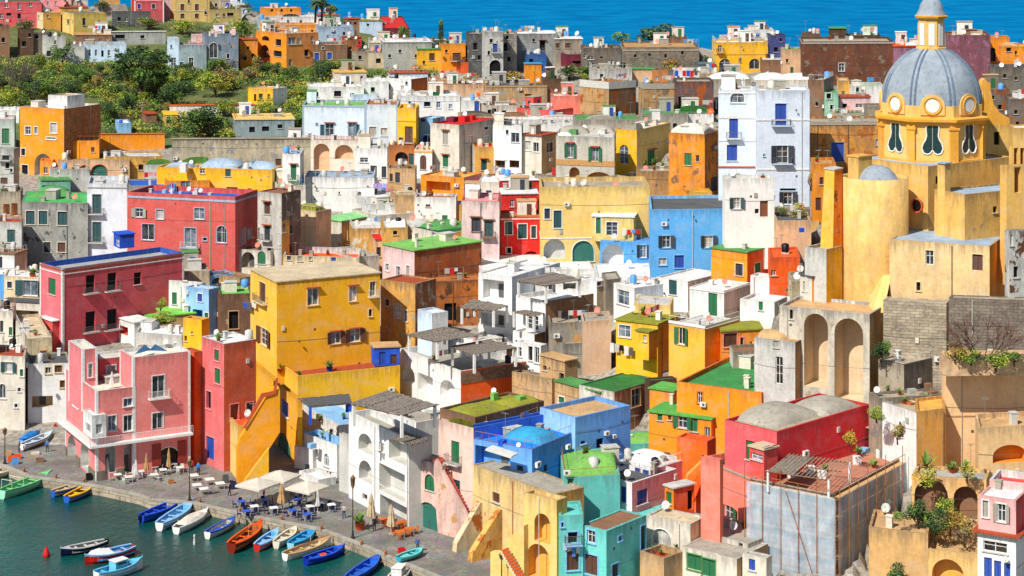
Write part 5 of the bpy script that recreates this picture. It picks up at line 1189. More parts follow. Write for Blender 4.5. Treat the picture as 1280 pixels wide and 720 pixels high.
rd=H('house','large red house with grey blue window surrounds and a blue roof terrace',(159,294,322),(246,350),73,(.80,.35,.32),
  "174,266,9,11,L;200,268,9,12,w;249,267,12,14,w;185,290,15,20,w;238,297,14,24,w+=;240,325,9,17,w+=;277,293,12,21,A;256,299,5,4,d;312,292,5,12,w;303,296,9,22,o;262,324,1,1,w",
  trim='bgrey',inner='lpink',group=G3,roof='bluer',ph=.9,wear=.12,rtrim='coral',bands=((252,2.5,'bgrey'),),pipes='263',clutter=False,
  props='x:206,243,6,6,sky;x:216,243,5,7,white;x:226,244,5,5,sky;s:236,242,6,6,white;x:246,243,9,4,white')
H('house','dark red roof storey at the right end of the red house',(276,304,322),(268,290),73,'red',"",group=G3,roof='maroon',ph=.7,wear=.2,Y=Yg(294,350)+5,dep=8)
# ================================================================= mid left: grey tall house, terraces
H('house','peeling grey house with brown shutters under tile hoods beside the yellow vault house',(322,352,376),(242,352),58,(.78,.76,.72),"334,260,7,15,nh;334,291,7,18,kh+;323,292,3,15,w;338,322,8,24,d",cR='dstone',trim=None,group=G3,roof='brown',ph=.2,under='conc',wear=.75,rtrim='tile')
H('house','narrow peach house with an arched doorway and dark stains in the alley',(339,352,362),(276,352),50,'peach',"355,285,4,11,n^;347,287,4,8,w;348,303,5,5,d",cR='gold',group=G3,roof='moss',ph=.1,wear=.4)
H('alley_house','low white arched house with a green awning between red and cream houses',(296,338,352),(314,352),70,'offw',"327,322,10,16,g^;310,325,16,20,a",inner='stone',group=G3,roof='brown',ph=.2,wear=.5,cat='house')
H('house','beige house with an olive green domed roof behind the white railings',(356,395,414),(265,330),55,'cream',"",cR='peach',group=G3,roof='groof',ph=.1,wear=.3,domes="384,266,40,12,moss",clutter=False,dep=10)
H('house','cream worn house with blue rails and an open roof terrace',(353,409,444),(330,372),118-50,'cream',"361,311,5,14,k;375,315,6,14,l;361,336,5,10,g;388,320,3,6,d;402,306,1,1,d",group=G3,roof='orr',ph=.8,wear=.6,under='stone',Y=326,clutter=False) if False else None
H('house','cream worn house with an open terracotta terrace and small windows',(354,449,452),(322,366),80,'cream',"361,318,5,14,k;375,320,6,13,l;361,340,5,12,g;388,322,3,6,d;417,320,6,13,b",group=G3,roof='orr',ph=1.0,wear=.55,under='stone',dep=9,rtrim='white',clutter=False)
H('house','cream box house with a blue shutter under a flat green roof',(400,427,478),(277,345),50,'offw',"410,286,7,17,b",cR='tan',trim=None,group=G3,roof=(.55,.82,.52),ph=0,wear=.6,under='tuff',clutter=False,Y=334)
H('house','ochre peeling house with a grey vault right of the flat green roof',(436,440,482),(286,350),6,'gold',"477,291,5,5,d",group=G3,roof='lgrey',ph=.2,wear=.75,under='offw',dep=8,domes="462,287,40,12,lgrey",Y=328,clutter=False)
H('house','house with a red awning and flower sill below the ochre house',(466,470,502),(300,350),8,'peach',"472,315,8,12,k;494,300,6,6,n",group=G3,roof='red',ph=0,wear=.35,dep=5,rtrim='coral',Y=323)
H('house','low white curved terrace wall above the big yellow house',(408,441,474),(322,350),30,'offw',"",group=G3,roof='lgrey',ph=.9,wear=.55,Y=316,clutter=False)
H('house','round tan lime walled house with a brown roof below the laundry',(488,494,522),(245,288),10,'tan',"",group=G3,roof='sand',ph=.1,wear=.5,dep=9,domes="507,246,38,9,sand")
H('house','white curved roof house with a statue like chimney below the laundry',(440,456,506),(256,292),12,'white',"471,260,1,1,w",group=G3,roof='lgrey',ph=.2,wear=.4,dep=8,props='c:476,262,6,12,lgrey;c:484,262,4,8,white')
H('house','orange loggia house with wooden beams over a potted terrace',(526,580,602),(222,262),64,'ora',"548,237,30,20,o0;532,233,1,1,d",cR='pink',inner='ora',trim=None,group=G3,roof='gold',ph=.3,wear=.2,dep=8,props='p:540,245,6,6,tile')
H('house','white terrace front with a red deck under the orange loggia',(518,570,572),(247,292),84,'white',"556,272,7,6,g;535,257,6,3,n",group=G3,roof='rust',ph=.4,wear=.3,dep=5)
H('house','narrow yellow house front with a small balcony left of the pale pink house',(563,576,578),(256,290),82,'gold',"572,279,6,5,n",group=G3,roof='lpink',ph=.3,wear=.25,dep=5,rtrim='white')
H('house','pale pink peeling house with teal shutters and brown hoods left of the red house',(577,624,626),(252,352),80,(.90,.78,.76),"595,281,10,17,kH;611,286,10,20,t+H;598,262,24,1,n",trim='brown',group=G3,roof='pink',ph=.2,wear=.65,under='lgrey',dep=10,rtrim='coral',pipes='601')
H('house','small white upper house with one blue window above the pale pink house',(598,624,628),(228,262),74,'offw',"611,245,7,14,b",group=G3,roof='white',ph=.1,wear=.2,dep=9,Y=349)
# red house with terraces
rr_=H('house','crimson house with teal shutters framed in white and stacked terraces',(624,626,678),(272,340),6,'red',"636,285,9,16,t;653,289,11,18,t;667,290,6,15,t;636,313,6,7,d;664,322,22,16,a;668,324,12,14,a",inner='red',trim='white',group=G3,roof='rust',ph=.4,wear=.12,dep=8,bands=((274,1.6,'lpink'),),cL='rose')
H('house','upper crimson storey with a recessed terrace and dark blue door',(625,627,672),(243,300),6,'red',"640,254,5,9,w;657,258,9,22,k;666,260,5,20,t;650,232,1,1,w",inner='red',trim=None,group=G3,roof='white',ph=0,wear=.12,dep=7,Y=338)
H('house','white roofed porch storey at the top of the crimson house',(622,626,684),(226,250),6,'red',"650,236,30,12,o0",inner='maroon',trim='white',group=G3,roof='white',ph=0,wear=.1,dep=7,Y=348,rtrim='white')
H('stair_house','bright red wedge wall beside stone steps above the crimson house',(680,682,716),(206,246),8,'red',"",cat='house',group=G3,roof='red',ph=0,wear=.12,dep=2,clutter=False,Y=357) if False else None
# yellow long wall
yl=H('house','long pale yellow house with teal door and two great arches at its foot',(674,676,812),(234,342),4,'lyel',
  "684,267,7,13,k;697,274,10,22,t;748,281,6,20,g;765,285,14,16,w;780,290,3,6,w;693,311,27,25,a0;729,314,27,26,v^;766,319,28,26,a0",
  inner='lgrey',trim='white',group=G3,roof='stone',ph=.7,wear=.2,dep=12,clutter=False,bands=((298,1.3,'white'),),props='s:730,233,6,6,white')
H('house','pale yellow box room with a white slab roof set on the long yellow house',(740,792,808),(272,302),80,'lyel',"748,282,6,20,g;765,286,14,17,w;780,290,3,6,w",trim='white',group=G3,roof='white',ph=0,wear=.1,Y=yl.Y-3,dep=3,clutter=False,rtrim='white',sink=.1)
H('house','tall pale yellow parapet block right of the long yellow house',(811,813,876),(238,268),-1 if False else 2,'gold',"",group=G3,roof='conc',ph=.7,wear=.15,dep=5,Y=338,clutter=False,rtrim='conc')
H('house','ochre curved garden house wall with flower pots at the foot of the orange house',(862,866,890),(240,272),6,'yel',"872,237,1,1,d",group=G3,roof='ochre',ph=.4,wear=.3,dep=4,clutter=False)
bl=H('house','long light blue house with two dark shuttered windows and a grey terrace roof',(811,813,912),(262,350),4,(.36,.66,.90),
  "833,302,10,15,K;886,302,10,15,K;849,327,12,16,b;828,327,10,9,w;822,324,20,2,w",trim='sky',group=G3,roof='dgrey',ph=.5,wear=.1,dep=15,rtrim='sky',clutter=False,pipes='866')
H('house','lower light blue house with a wide white arch and dark shutters',(750,752,813),(303,345),4,(.36,.66,.90),"804,314,8,16,K;766,318,27,26,a0",inner='white',trim='sky',group=G3,roof='blue',ph=.1,wear=.1,dep=4,Y=yl.Y-5,clutter=False)
H('house','long peach wall house right of the long blue house with a loose cable',(911,913,1024),(277,352),3,(.90,.72,.45),"",group=G3,roof='dgrey',ph=.3,wear=.2,dep=14,clutter=False,Y=284,rtrim='tan')
H('house','orange house with a green roof on the white terraces',(889,934,963),(316,358),50,'ora',"924,337,9,15,k;947,338,7,19,gs;967,340,1,1,w",cR='orr',trim='lgrey',group=G3,roof='groof',ph=0,wear=.12,dep=8)
H('house','deep orange lower wall house right of the small green roofed house',(960,963,1000),(322,372),10,'orr',"966,341,8,7,w",group=G3,roof='orr',ph=.3,wear=.15,dep=8)
# ================================================================= stacked orange brown + pink with green roof
H('house','pink and bare brown house with a wide flat green roof',(478,518,602),(314,392),40,'lpink',"498,341,5,16,w;510,338,4,12,l;484,334,4,9,w",cR=(.72,.38,.18),under='dbrown',trim='white',group=G3,roof=(.50,.74,.36),ph=0,wear=.6,clutter=False,Y=300)
H('house','tan house with dark green vaulted roofs behind the pink house',(508,552,609),(292,345),38,'offw',"542,289,5,11,w",cR='gold',group=G3,roof='dgreen',ph=.1,wear=.4,Y=315,domes="556,286,56,10,groof;514,284,40,10,lgrey;590,284,34,8,dgreen",clutter=False)
H('house','low ochre house left of the dark green vaulted roofs',(476,480,510),(285,320),8,'gold',"494,291,5,5,d",group=G3,roof='lgrey',ph=.1,wear=.5,dep=8,Y=318,domes="500,284,34,10,white")
H('house','tan brown stone house with mixed old windows below the pink house',(476,519,545),(355,452),56,'ochre',"497,389,8,17,w;507,395,5,14,w;484,378,5,8,n",cR='rust',trim='lgrey',group=G3,under='stone',roof='tile',ph=.2,wear=.9,clutter=False)
H('house','weathered orange brown house wall with a dark wooden post below the green roof',(540,543,602),(352,410),14,(.80,.45,.16),"563,390,15,22,d",under='dbrown',group=G3,roof='rust',ph=.2,wear=.85,dep=5,clutter=False,Y=298)
# ================================================================= big yellow
by=H('house','big golden yellow house with tall windows and a wrap around flower balcony',(313,346,475),(353,500),27,'ora',
  "328,365,8,24,n+;330,421,8,21,N;331,481,5,22,w;391,371,13,21,wh;441,367,9,19,wh;466,361,7,18,w+=;420,422,11,15,Nh;444,419,12,16,Nh;463,391,4,9,d",
  cL=(.95,.72,.24),cR=(1.,.695,.12),trim='cream',group=G3,roof='sand',ph=0,wear=.08,rtrim='tile',clutter=False)
by2=H('house','bright yellow terrace house with parasol and spiky plants below the big yellow house',(338,372,500),(470,580),24,'yel',
  "356,510,8,20,b;461,520,1,1,w",cL=(.95,.74,.20),cR=(1.,.74,.13),sink=14,trim='sky',group=G4,roof='tile',ph=.8,wear=.08,rtrim='yel',clutter=False,Y=270,dep=8,
  props='p:350,466,14,9,tile;p:374,472,10,8,tile;p:412,464,14,12,cblue;p:490,455,5,7,tile')
H('house','small blue shed with a tan reed roof on the yellow terrace',(464,468,500),(435,458),10,'cblue',"478,448,8,16,b;492,449,8,12,n",group=G4,roof='tan',ph=0,wear=.2,dep=3,Y=by.Y-.5 if False else 276,rtrim='tan',sink=0)
H('roof_shade_house','x',(0,0,0),(0,0),0,'white') if False else None
# ================================================================= left harbour: rose house
rs=H('house','dark rose house with white corner strips dark balcony doors and a blue roof',(50,78,230),(336,440),42,'rose',
  "65,358,9,20,gs;113,355,11,22,d+;140,352,11,22,d+;172,348,9,15,d;113,402,12,25,d+;140,399,12,25,d+;",cL=(.86,.42,.45),trim=None,group=G4,roof='grey',ph=.8,wear=.15,rtrim='bluer',corner='white',bands=((343,1.2,'white'),(338,2,'brown')),clutter=False,
  props='')
H('hut','x',(142,150,168),(294,311),30,'cblue',"147,303,5,10,w",on=rs,ph=0,roof='cblue')
H('house','cream balcony house with teal double doors left of the rose house',(5,49,52),(347,395),78,'cream',"38,360,18,19,T;12,356,6,8,k",trim='white',group=G4,roof='white',ph=.2,wear=.25,dep=6,cR='coral',props='p:40,346,12,9,tile')
H('house','house with a black sheet roof and glass railed terrace at the left',(3,56,64),(379,410),76,'offw',"30,396,36,16,o",inner='stone',group=G4,roof='dgrey',ph=0,wear=.3,dep=6)
tw=H('house','narrow cream house carrying an orange roofed terrace with a small double window',(16,31,65),(424,500),20,'cream',"54,443,6,8,w;27,464,5,10,g;44,461,1,1,w",cL='offw',trim='tile',group=G4,roof='sand',ph=.4,wear=.35,dep=6,clutter=False)
H('house','white overhanging house with brown framed windows over a plant filled porch',(32,35,88),(455,526),6,'white',"60,463,7,8,w;73,461,9,9,n;78,480,6,9,n;53,502,26,14,o;70,478,1,1,d",inner='sand',trim='cream',group=G4,roof='dgrey',ph=.2,wear=.15,dep=7,rtrim='conc')
H('house','white house with teal shutters and a green arched window at the left edge',(-30,31,34),(446,535),80,'offw',"11,459,9,13,T;3,489,8,18,A;24,487,4,5,d;27,466,4,9,g;20,507,4,5,d;1,482,14,2,n",trim='white',group=G4,roof='tile',ph=.3,wear=.4,dep=7)
H('house','weathered cream house with a balcony at the left edge above the teal shutters',(-30,16,20),(390,450),80,'offw',"14,414,6,10,g;2,408,4,14,k",group=G4,roof='lgrey',ph=.4,wear=.5,dep=7,props='s:14,438,5,6,white')
H('house','red plastered house wing with a white edge under the rose house',(50,66,78),(402,452),40,'coral',"",group=G4,roof='white',ph=0,wear=.2,dep=6,rtrim='white',Y=Yg(70,440))
# terraces between rose house and yellow
H('house','white house with a green door and an air conditioner right of the rose house',(211,246,256),(357,405),75,'white',"218,373,6,15,g;240,379,8,9,g;231,350,6,2,w",group=G4,roof='sand',ph=.4,wear=.3,dep=8,props='x:222,352,10,6,lgrey')
H('house','low brick house with a bright green flat roof beside the dark roses',(194,208,244),(395,420),25,'tan',"",group=G4,roof=(.50,.80,.30),ph=0,wear=.4,dep=8)
H('house','second low brick house with a grass green roof and a row of wall boxes',(176,192,210),(403,424),25,'tan',"",group=G4,roof=(.45,.75,.30),ph=0,wear=.4,dep=7)
H('house','white pergola kiosk with red counter in front of the green roofs',(145,168,190),(404,430),40,'white',"155,413,10,10,o;178,412,8,10,w",inner='coral',group=G4,roof='white',ph=0,wear=.1,dep=5)
H('house','pale house with a sloping white parapet below the green roofs',(170,228,232),(420,455),70,'lgrey',"",group=G4,roof='white',ph=.4,wear=.2,dep=6)
H('house','yellow house below a blue glazed terrace with a white pergola',(229,252,262),(400,470),60,'yel',"232,423,3,7,d;240,416,2,4,w",cR='ora',group=G4,roof='tile',ph=.3,wear=.15,dep=6)
H('house','sky blue terrace house with a turquoise door and awning',(232,261,275),(362,418),58,'sky',"261,402,1,1,g;247,395,12,16,o;259,400,6,18,g;250,372,6,10,b",inner='turq',trim='white',group=G4,roof='lgrey',ph=.2,wear=.2,dep=7)
H('house','brown stone house with a grass green roof terrace and a dark green door',(270,274,316),(368,425),10,(.50,.36,.27),"292,400,12,22,d;282,384,1,1,w",trim='tan',under='stone',group=G4,roof=(.45,.75,.32),ph=.5,wear=.6,dep=9,rtrim='brown')
H('house','small light blue house with a vaulted dark door behind the green terrace',(248,258,292),(345,372),30,'sky',"272,351,14,8,a0;255,353,4,8,w",group=G4,roof='dgrey',ph=.3,wear=.2,dep=6)
# red orange tall
ro=H('house','tall rust red house with small green shutters and a white scalloped parapet',(252,280,320),(430,590),38,(.80,.36,.22),
  "271,444,6,14,g;272,470,7,19,g;261,500,6,22,d;263,560,10,28,b;293,515,10,20,p;312,512,8,18,t;",cL=(.86,.42,.42),trim='pink',group=G4,roof='white',ph=.3,wear=.3,rtrim='white',clutter=False,under='rust')
H('house','dark pink alley house with a white framed door above the stairs',(228,248,262),(458,592),35,(.66,.36,.42),"243,505,5,22,k;240,475,5,20,dH",trim='lpink',group=G4,roof='pink',ph=.3,wear=.35,clutter=False,under='grey',Y=ro.Y+5)
H('house','orange alley wall house between the pink restaurant and the rust red house',(230,243,252),(440,580),40,'orr',"",group=G4,roof='brown',ph=.2,wear=.4,dep=6,clutter=False)
# ================================================================= pink restaurant at the quay
def off(fc,d): return Face(fc.C+fc.n*d,fc.d,fc.L,fc.n,fc.z0,fc.z1)
def Yon(fc,px): u,_=fc.hit(px,400); return fc.pt(u,0).y
pk1=(.92,.53,.50); pk2=(.90,.50,.50)
pr=H('house','pink restaurant house on the quay with arches below a long railed terrace',(82,120,170),(489,601),29,pk1,
  "95,503,7,11,w;160,503,11,10,w;140,529,10,19,w;160,529,11,20,w;90,561,11,33,a0;106,570,11,34,a0;138,574,13,34,a;162,573,14,37,a",
  cL=pk2,trim='white',inner='lgrey',group=G4,roof='offw',ph=.7,wear=.14,corner='white',rtrim='white',clutter=False)
Y2=Yon(pr.fR,166)
pr2=H('part','x',(150,166,238),(447,591),29,pk1,"198,483,15,27,w+=;197,526,13,20,w;210,575,30,32,a",Y=Y2-.02,of=pr.root,pname='front_block',cL=pk2,trim='white',inner='dbrown',roof='offw',ph=.45,wear=.14,corner='white',rtrim='white',clutter=False,dep=11,
  props='s:207,436,6,9,white;s:218,434,3,6,white;x:190,438,14,3,white;x:176,434,10,4,offw')
H('part','x',(86,103,122),(437,505),29,pk2,"113,463,5,17,w;112,494,4,6,w",Y=pr.Y+5,of=pr.root,pname='back_tower',cL=(.88,.48,.50),trim='white',roof='offw',ph=.4,wear=.14,corner='white',rtrim='white',clutter=False,dep=6,sink=1)
H('part','x',(120,124,158),(449,492),29,(.86,.34,.36),"139,466,11,18,w",Y=pr.Y+8.5,of=pr.root,pname='rear_wall',trim='white',roof='offw',ph=.3,wear=.14,rtrim='white',clutter=False,dep=4,sink=1)
H('part','x',(104,115,133),(520,547),29,'white',"110,535,6,11,w;124,536,8,12,w",of=pr.root,pname='porch_room',Y=pr.Y-1.3,ph=.1,roof='white',sink=.2,clutter=False)
folded('white folded umbrella on the roof terrace of the pink restaurant',140,486,22,'white',z=pr.rz)
dk=plaster('dstone',.6)
for fc,spans in ((pr.fL,((82.5,84.5),(95.5,100.5),(111.5,119.5))),(pr.fR,((120.5,131.5),(145,155)))):
    for a_,b_ in spans:
        u0,_=fc.hit(a_,595); u1,_=fc.hit(b_,595); u0,u1=min(u0,u1),max(u0,u1); mm_=MB(); fc.fbox(mm_,u0,u1,pr.C.z-1,pr.C.z+1.2,.005,.14,dk); mm_.build('stone_base',pr.root)
tb=MB(); rl=MB(); zt=P(120,555,pr.Y).z; fR=pr.fR; fL=pr.fL; LR=fR.hit(238,545)[0]
fR.fbox(tb,-1.1,LR,zt-.25,zt,.06,1.1,plaster('white',.1)); fL.fbox(tb,0,pr.LA,zt-.25,zt-.004,.06,1.1,plaster('white',.1))
tb.build('balcony',pr.root); c0=fR.pt(-1.05,zt,1.05)
railing(rl,[fL.pt(pr.LA,zt,1.05),c0,fR.pt(LR,zt,1.05)],1.0,paint('white'),sp=.2); rl.build('balcony_railing',pr.root)
for a_,b_ in ((190,201),(222,233)):
    u0,_=fR.hit(a_,575); u1,_=fR.hit(b_,575); mm_=MB(); fR.fbox(mm_,u0,u1,zt-3.9,zt-1.0,.01,.12,slatmat((.62,.16,.10))); mm_.build('door',pr.root)
bb=MB()
for (a,b_,c_) in (((168,443),(190,437),(180,431)),((186,438),(210,439),(194,430))):
    z=pr2.rz+.5; bb.face([onz(*a,z),onz(*b_,z),onz(*c_,z+1.2)],paint('blue',.6))
bb.build('roof_awning',pr.root)
# ================================================================= yellow stair house at the quay
ys=H('house','golden stair house at the quay with a blue arched doorway and small blue window',(300,372,378),(500,606),22,(.94,.66,.10),"356,510,9,19,b;355,572,20,60,v^",inner='white',group=G4,roof='yel',ph=.2,dep=5,wear=.06,Y=252,clutter=False)
H('house','low yellow planter house at the foot of the golden stair',(272,297,330),(533,608),20,(.93,.70,.20),"",cL='lyel',group=G4,roof='orr',ph=.5,wear=.3,Y=246,dep=5,clutter=False,under='lgrey')
fc=plane_face(297,605,245.0,14)
r=root('stair_wall','tall golden wedge wall of the open staircase rising right from the yellow planter','staircase',P(297,606,245))
polywall(r,'wall',fc,[(297,606),(297,560),(300,548),(338,490),(350,487),(350,540),(312,600),(312,604)],2.4,plaster((.93,.60,.07),.1))
polywall(r,'handrail',plane_face(297,605,244.8,14),[(304,535),(307,536),(330,497),(345,492),(348,473),(345,473),(342,489),(327,492)],.25,plaster('tile',.2))
fc=plane_face(306,608,243.5,14); polywall(r,'lower_wall',fc,[(304,608),(306,600),(336,560),(336,606)],.5,plaster((.94,.68,.12),.1))
mb=MB()
# ================================================================= white terrace house Q
wq=H('house','small white harbour house with one narrow arched window and stacked niches',(378,421,441),(556,632),40,'white',"408,575,6,16,A;395,566,5,10,d;401,617,1,1,w",group=G4,inner='white',roof='turq',ph=.9,rtrim='sky',wear=.06,Y=247,clutter=False,
  props='p:404,548,8,10,tile;p:414,545,8,9,cblue;p:396,550,6,7,tile;x:390,560,9,6,sky')
pergola(wq.root,[(386,508),(440,503),(436,492),(372,498)],249,2.3,'cblue',mat=paint('dgrey',.7))
H('house','white stair landing house between the yellow arch and the white harbour house',(368,391,400),(562,628),55,'white',"384,590,6,20,o;372,608,5,12,a",inner='lgrey',group=G4,roof='white',ph=.3,wear=.08,Y=250,clutter=False)
H('house','tiny white annex with curved parapets under the white canopy umbrellas',(374,398,420),(600,634),35,'white',"405,615,10,14,o",inner='lgrey',group=G4,roof='white',ph=.5,wear=.1,Y=243,clutter=False)
# ================================================================= white arcaded harbour house R
wr=H('house','white arcaded harbour house with open loggias stacked on three floors',(436,511,540),(549,662),33,'white',
  "457,554,18,23,a;477,559,7,11,w;457,589,17,26,a;456,621,6,7,d;498,565,24,26,o;490,603,32,34,o;492,640,34,28,o",group=G4,inner='lgrey',roof='conc',ph=.8,wear=.05,cR='lgrey',clutter=False,pipes='469,510')  # loggia insides coloured grey to look darker: shade put into the colour
rl=MB(); f=wr.fL
u0,z=f.hit(508,629); u1,_=f.hit(471,612); railing(rl,[f.pt(u0,z-.3,.06),f.pt(u1,z-.3,.06)],1.,paint('white')); rl.build('balcony_railing',wr.root)
pergola(wr.root,[(438,504),(503,519),(548,506),(484,488)],wr.Y+2,2.6,'white')
pergola(wr.root,[(488,548),(514,556),(536,549),(508,541)],wr.Y-1,.4,'white',posts=False)
H('house','grey plastered gable house between the two white harbour houses',(424,436,440),(545,632),40,'lgrey',"",group=G4,roof='conc',ph=.1,wear=.3,Y=240,clutter=False,dep=5)
# ================================================================= pink stair house
ps=H('house','pale pink harbour house with green shutters and an outside flight of brick red steps',(548,592,596),(535,672),46,(.92,.76,.70),"569,565,10,27,g+;571,612,8,24,t;571,547,10,2,n",group=G4,roof='moss',ph=.2,wear=.3,dep=14,under='tuff',cR='cream',clutter=False,
  domes="600,536,50,14,moss;640,522,54,14,moss")
FS=off(ps.fL,1.7)
pl=H('house','pale pink stair wing with a great brown arch and green window over the quay',(511,553,556),(582,678),46,(.92,.76,.70),"537,603,12,20,g^;535,650,30,44,v^;526,648,1,1,d",inner='dbrown',group=G4,roof='rust',ph=.4,wear=.55,dep=1.5,under='tuff',clutter=False,Y=Yon(FS,553))
H('house','pink upper landing block with a brick rim beside the white loggias',(513,545,549),(571,640),46,(.92,.76,.70),"",group=G4,roof='tile',ph=.5,wear=.35,dep=2.5,under='tuff',clutter=False,Y=Yon(FS,545)+1.7)
fc=Face(FS.C,-FS.d,999,FS.n,0,0)
stairs(pl.root,fc,(586,664),(541,574),1.4,'pink','tile',n=22,thick=.6)
polywall(pl.root,'stair_parapet',off(FS,.05),[(541,584),(545,574),(591,657),(591,694),(549,688)],.35,plaster((.90,.72,.66),.7,'tuff'))
H('house','mossy roofed brown house behind the pale pink harbour house',(550,594,680),(522,560),44,'brown',"",group=G4,roof='moss',ph=.3,wear=.5,Y=227,clutter=False,domes="590,520,60,12,moss;650,508,56,12,moss",props='x:618,500,8,9,lgroof;x:651,505,10,10,lgroof;s:617,497,7,9,white')
# ================================================================= tan base wall + yellow stair house K
kb=H('retaining_wall','tall yellowed tuff wall with one small window under the bright blue house',(591,692,730),(618,738),38,(.90,.76,.50),"620,622,9,12,n;605,650,1,1,d",cat='wall',group=None,roof='conc',ph=.1,wear=.6,under='tuff',clutter=False,Y=210,cR='gold')
for px,yt_,ln,c_,lb in ((603,628,3.6,'cream','cream wedge buttress with peeling brown patches beside the blue boarded opening'),(628,637,4.2,'gold','golden wedge buttress with brown stains nearest the lower yellow stairs')):
    u,z=kb.fL.hit(px,yt_); o=kb.fL.pt(u,0); r=root('buttress',lb,'buttress',Vector((o.x,o.y,QZ))); m=MB(); n_=kb.fL.n; up=Vector((0,0,1))
    m.prism([o-n_*.5+up*-1,o-n_*.5+up*z,o+n_*.3+up*z,o+n_*ln+up*(QZ+1.0),o+n_*(ln+.3)+up*-1],kb.fL.d*.8,plaster(c_,.75,'rust')); m.build('wall',r)
H('shed','brown recess between the wedge buttresses closed by a pale blue board fence',(585,608,610),(686,700),60,'sky',"",group=None,roof='tile',ph=.1,wear=.3,dep=.4,Y=218.3,clutter=False)
yk=H('house','yellow harbour house with a pointed niche above a wide arch and outside steps',(655,696,709),(626,750),50,(.91,.76,.44),"678,660,20,36,a0;673,702,28,44,a0;",inner='ochre',group=G4,roof='tan',ph=.3,wear=.2,Y=204,dep=6,clutter=False,cR='gold')
polywall(yk.root,'sloping_wall',plane_face(690,700,203.8,-36),[(613,690),(613,745),(655,745),(655,657),(634,674),(634,690)],.8,plaster((.91,.76,.44),.2))
stairs(yk.root,plane_face(655,735,203.6,-36),(655,738),(626,688),1.2,'cream','orr',n=14,thick=.5)
# ================================================================= blue house J
j1=H('house','bright blue house with a domed blue roof and a shaded porch with white awning',(592,665,724),(562,612),56,(.30,.56,.90),"616,573,44,26,o;650,588,8,12,k;655,601,6,6,n;682,585,4,8,k;672,597,10,8,d",inner='blue',cL=(.42,.66,.95),trim=None,group=G4,roof=(.12,.50,.90),ph=.3,wear=.05,clutter=False,Y=218.5,domes="664,553,60,18,turq",props='x:628,557,9,7,cblue;s:648,562,6,6,white')
polywall(j1.root,'awning',plane_face(605,565,j1.Y-.3,-30),[(608,560),(640,570),(638,573),(606,563)],1.4,fabric('white'))
H('house','deep blue parapet block behind the domed blue roof',(588,592,680),(535,575),36,(.16,.40,.82),"",cL=(.16,.40,.82),group=G4,roof='bluer',ph=.3,wear=.08,dep=1.5,Y=(j1.C+j1.dA*j1.LA).y+.3,clutter=False)
j2=H('house','tall cornflower blue house block with two air conditioners beside the bright blue dome',(675,719,788),(522,580),40,(.42,.65,.93),"729,553,6,4,d;750,554,9,12,d;733,540,1,1,d",group=G4,roof='tan',ph=.5,wear=.06,clutter=False,cL=(.58,.76,.95),Y=225)
wall_props(j2,'k:757,541,7;k:766,545,6'); wall_props(j1,'k:708,558,8;k:718,557,8')
# ================================================================= teal L
H('house','turquoise green house front with a laundry hung balcony at the bottom edge',(696,699,729),(645,740),10,'teal',"716,700,15,26,n;716,672,12,14,d+;703,656,3,6,d;",trim='sky',group=G4,roof='teal',ph=.3,wear=.12,dep=5,clutter=False,Y=203.2)
H('house','turquoise corner house with brown windows and a flat brown roof at the bottom edge',(726,758,808),(664,745),50,'teal',"739,671,10,16,w;739,706,16,25,n;775,673,4,6,d;804,672,6,30,t;769,713,8,16,k;696,700,1,1,w",cR=(.38,.80,.76),trim='sky',group=G4,roof='brown',ph=.1,wear=.12,clutter=False,Y=202)
tg=H('house','turquoise house with a lime green vaulted roof behind the laundry balcony',(700,705,775),(598,665),14,'teal',"713,606,7,18,g;722,625,1,1,d",group=G4,roof='lgroof',ph=.05,wear=.1,dep=11,clutter=False,Y=214,domes="738,592,66,22,lgroof;757,586,50,22,groof")
wall_props(tg,'k:708,590,8')
H('house','low green roofed house strip right of the lime green vault',(765,770,822),(556,580),8,'teal',"",group=G4,roof='lgroof',ph=.1,wear=.2,dep=6,domes="798,556,50,10,lgroof",clutter=False)
H('house','narrow turquoise base under the white and pink blue shuttered house',(744,792,846),(650,720),46,(.44,.80,.78),"805,660,7,20,g",group=G4,roof='teal',ph=0,wear=.1,Y=214.5,clutter=False)
# ================================================================= white & pink M
m1=H('house','white and pink corner house with bright blue shutters and a cluttered terrace',(746,790,846),(604,662),46,(.93,.90,.90),"754,607,6,21,b;779,618,7,20,b;803,621,13,18,bR;758,640,1,1,b",cR='pink',group=G4,roof='dgrey',ph=.4,wear=.05,clutter=False,Y=216)
H('house','white upper house with blue shutters and a white humped roof beside the orange stairs',(769,813,858),(588,612),46,(.93,.90,.90),"779,580,8,12,b;797,583,7,20,b;807,592,8,16,b",cR='pink',group=G4,roof='white',ph=.05,wear=.05,clutter=False,Y=220.5,domes="812,580,60,16,white",props='x:812,574,12,4,groof;x:832,573,9,7,brown')
wall_props(m1,'s:766,637,9,red')
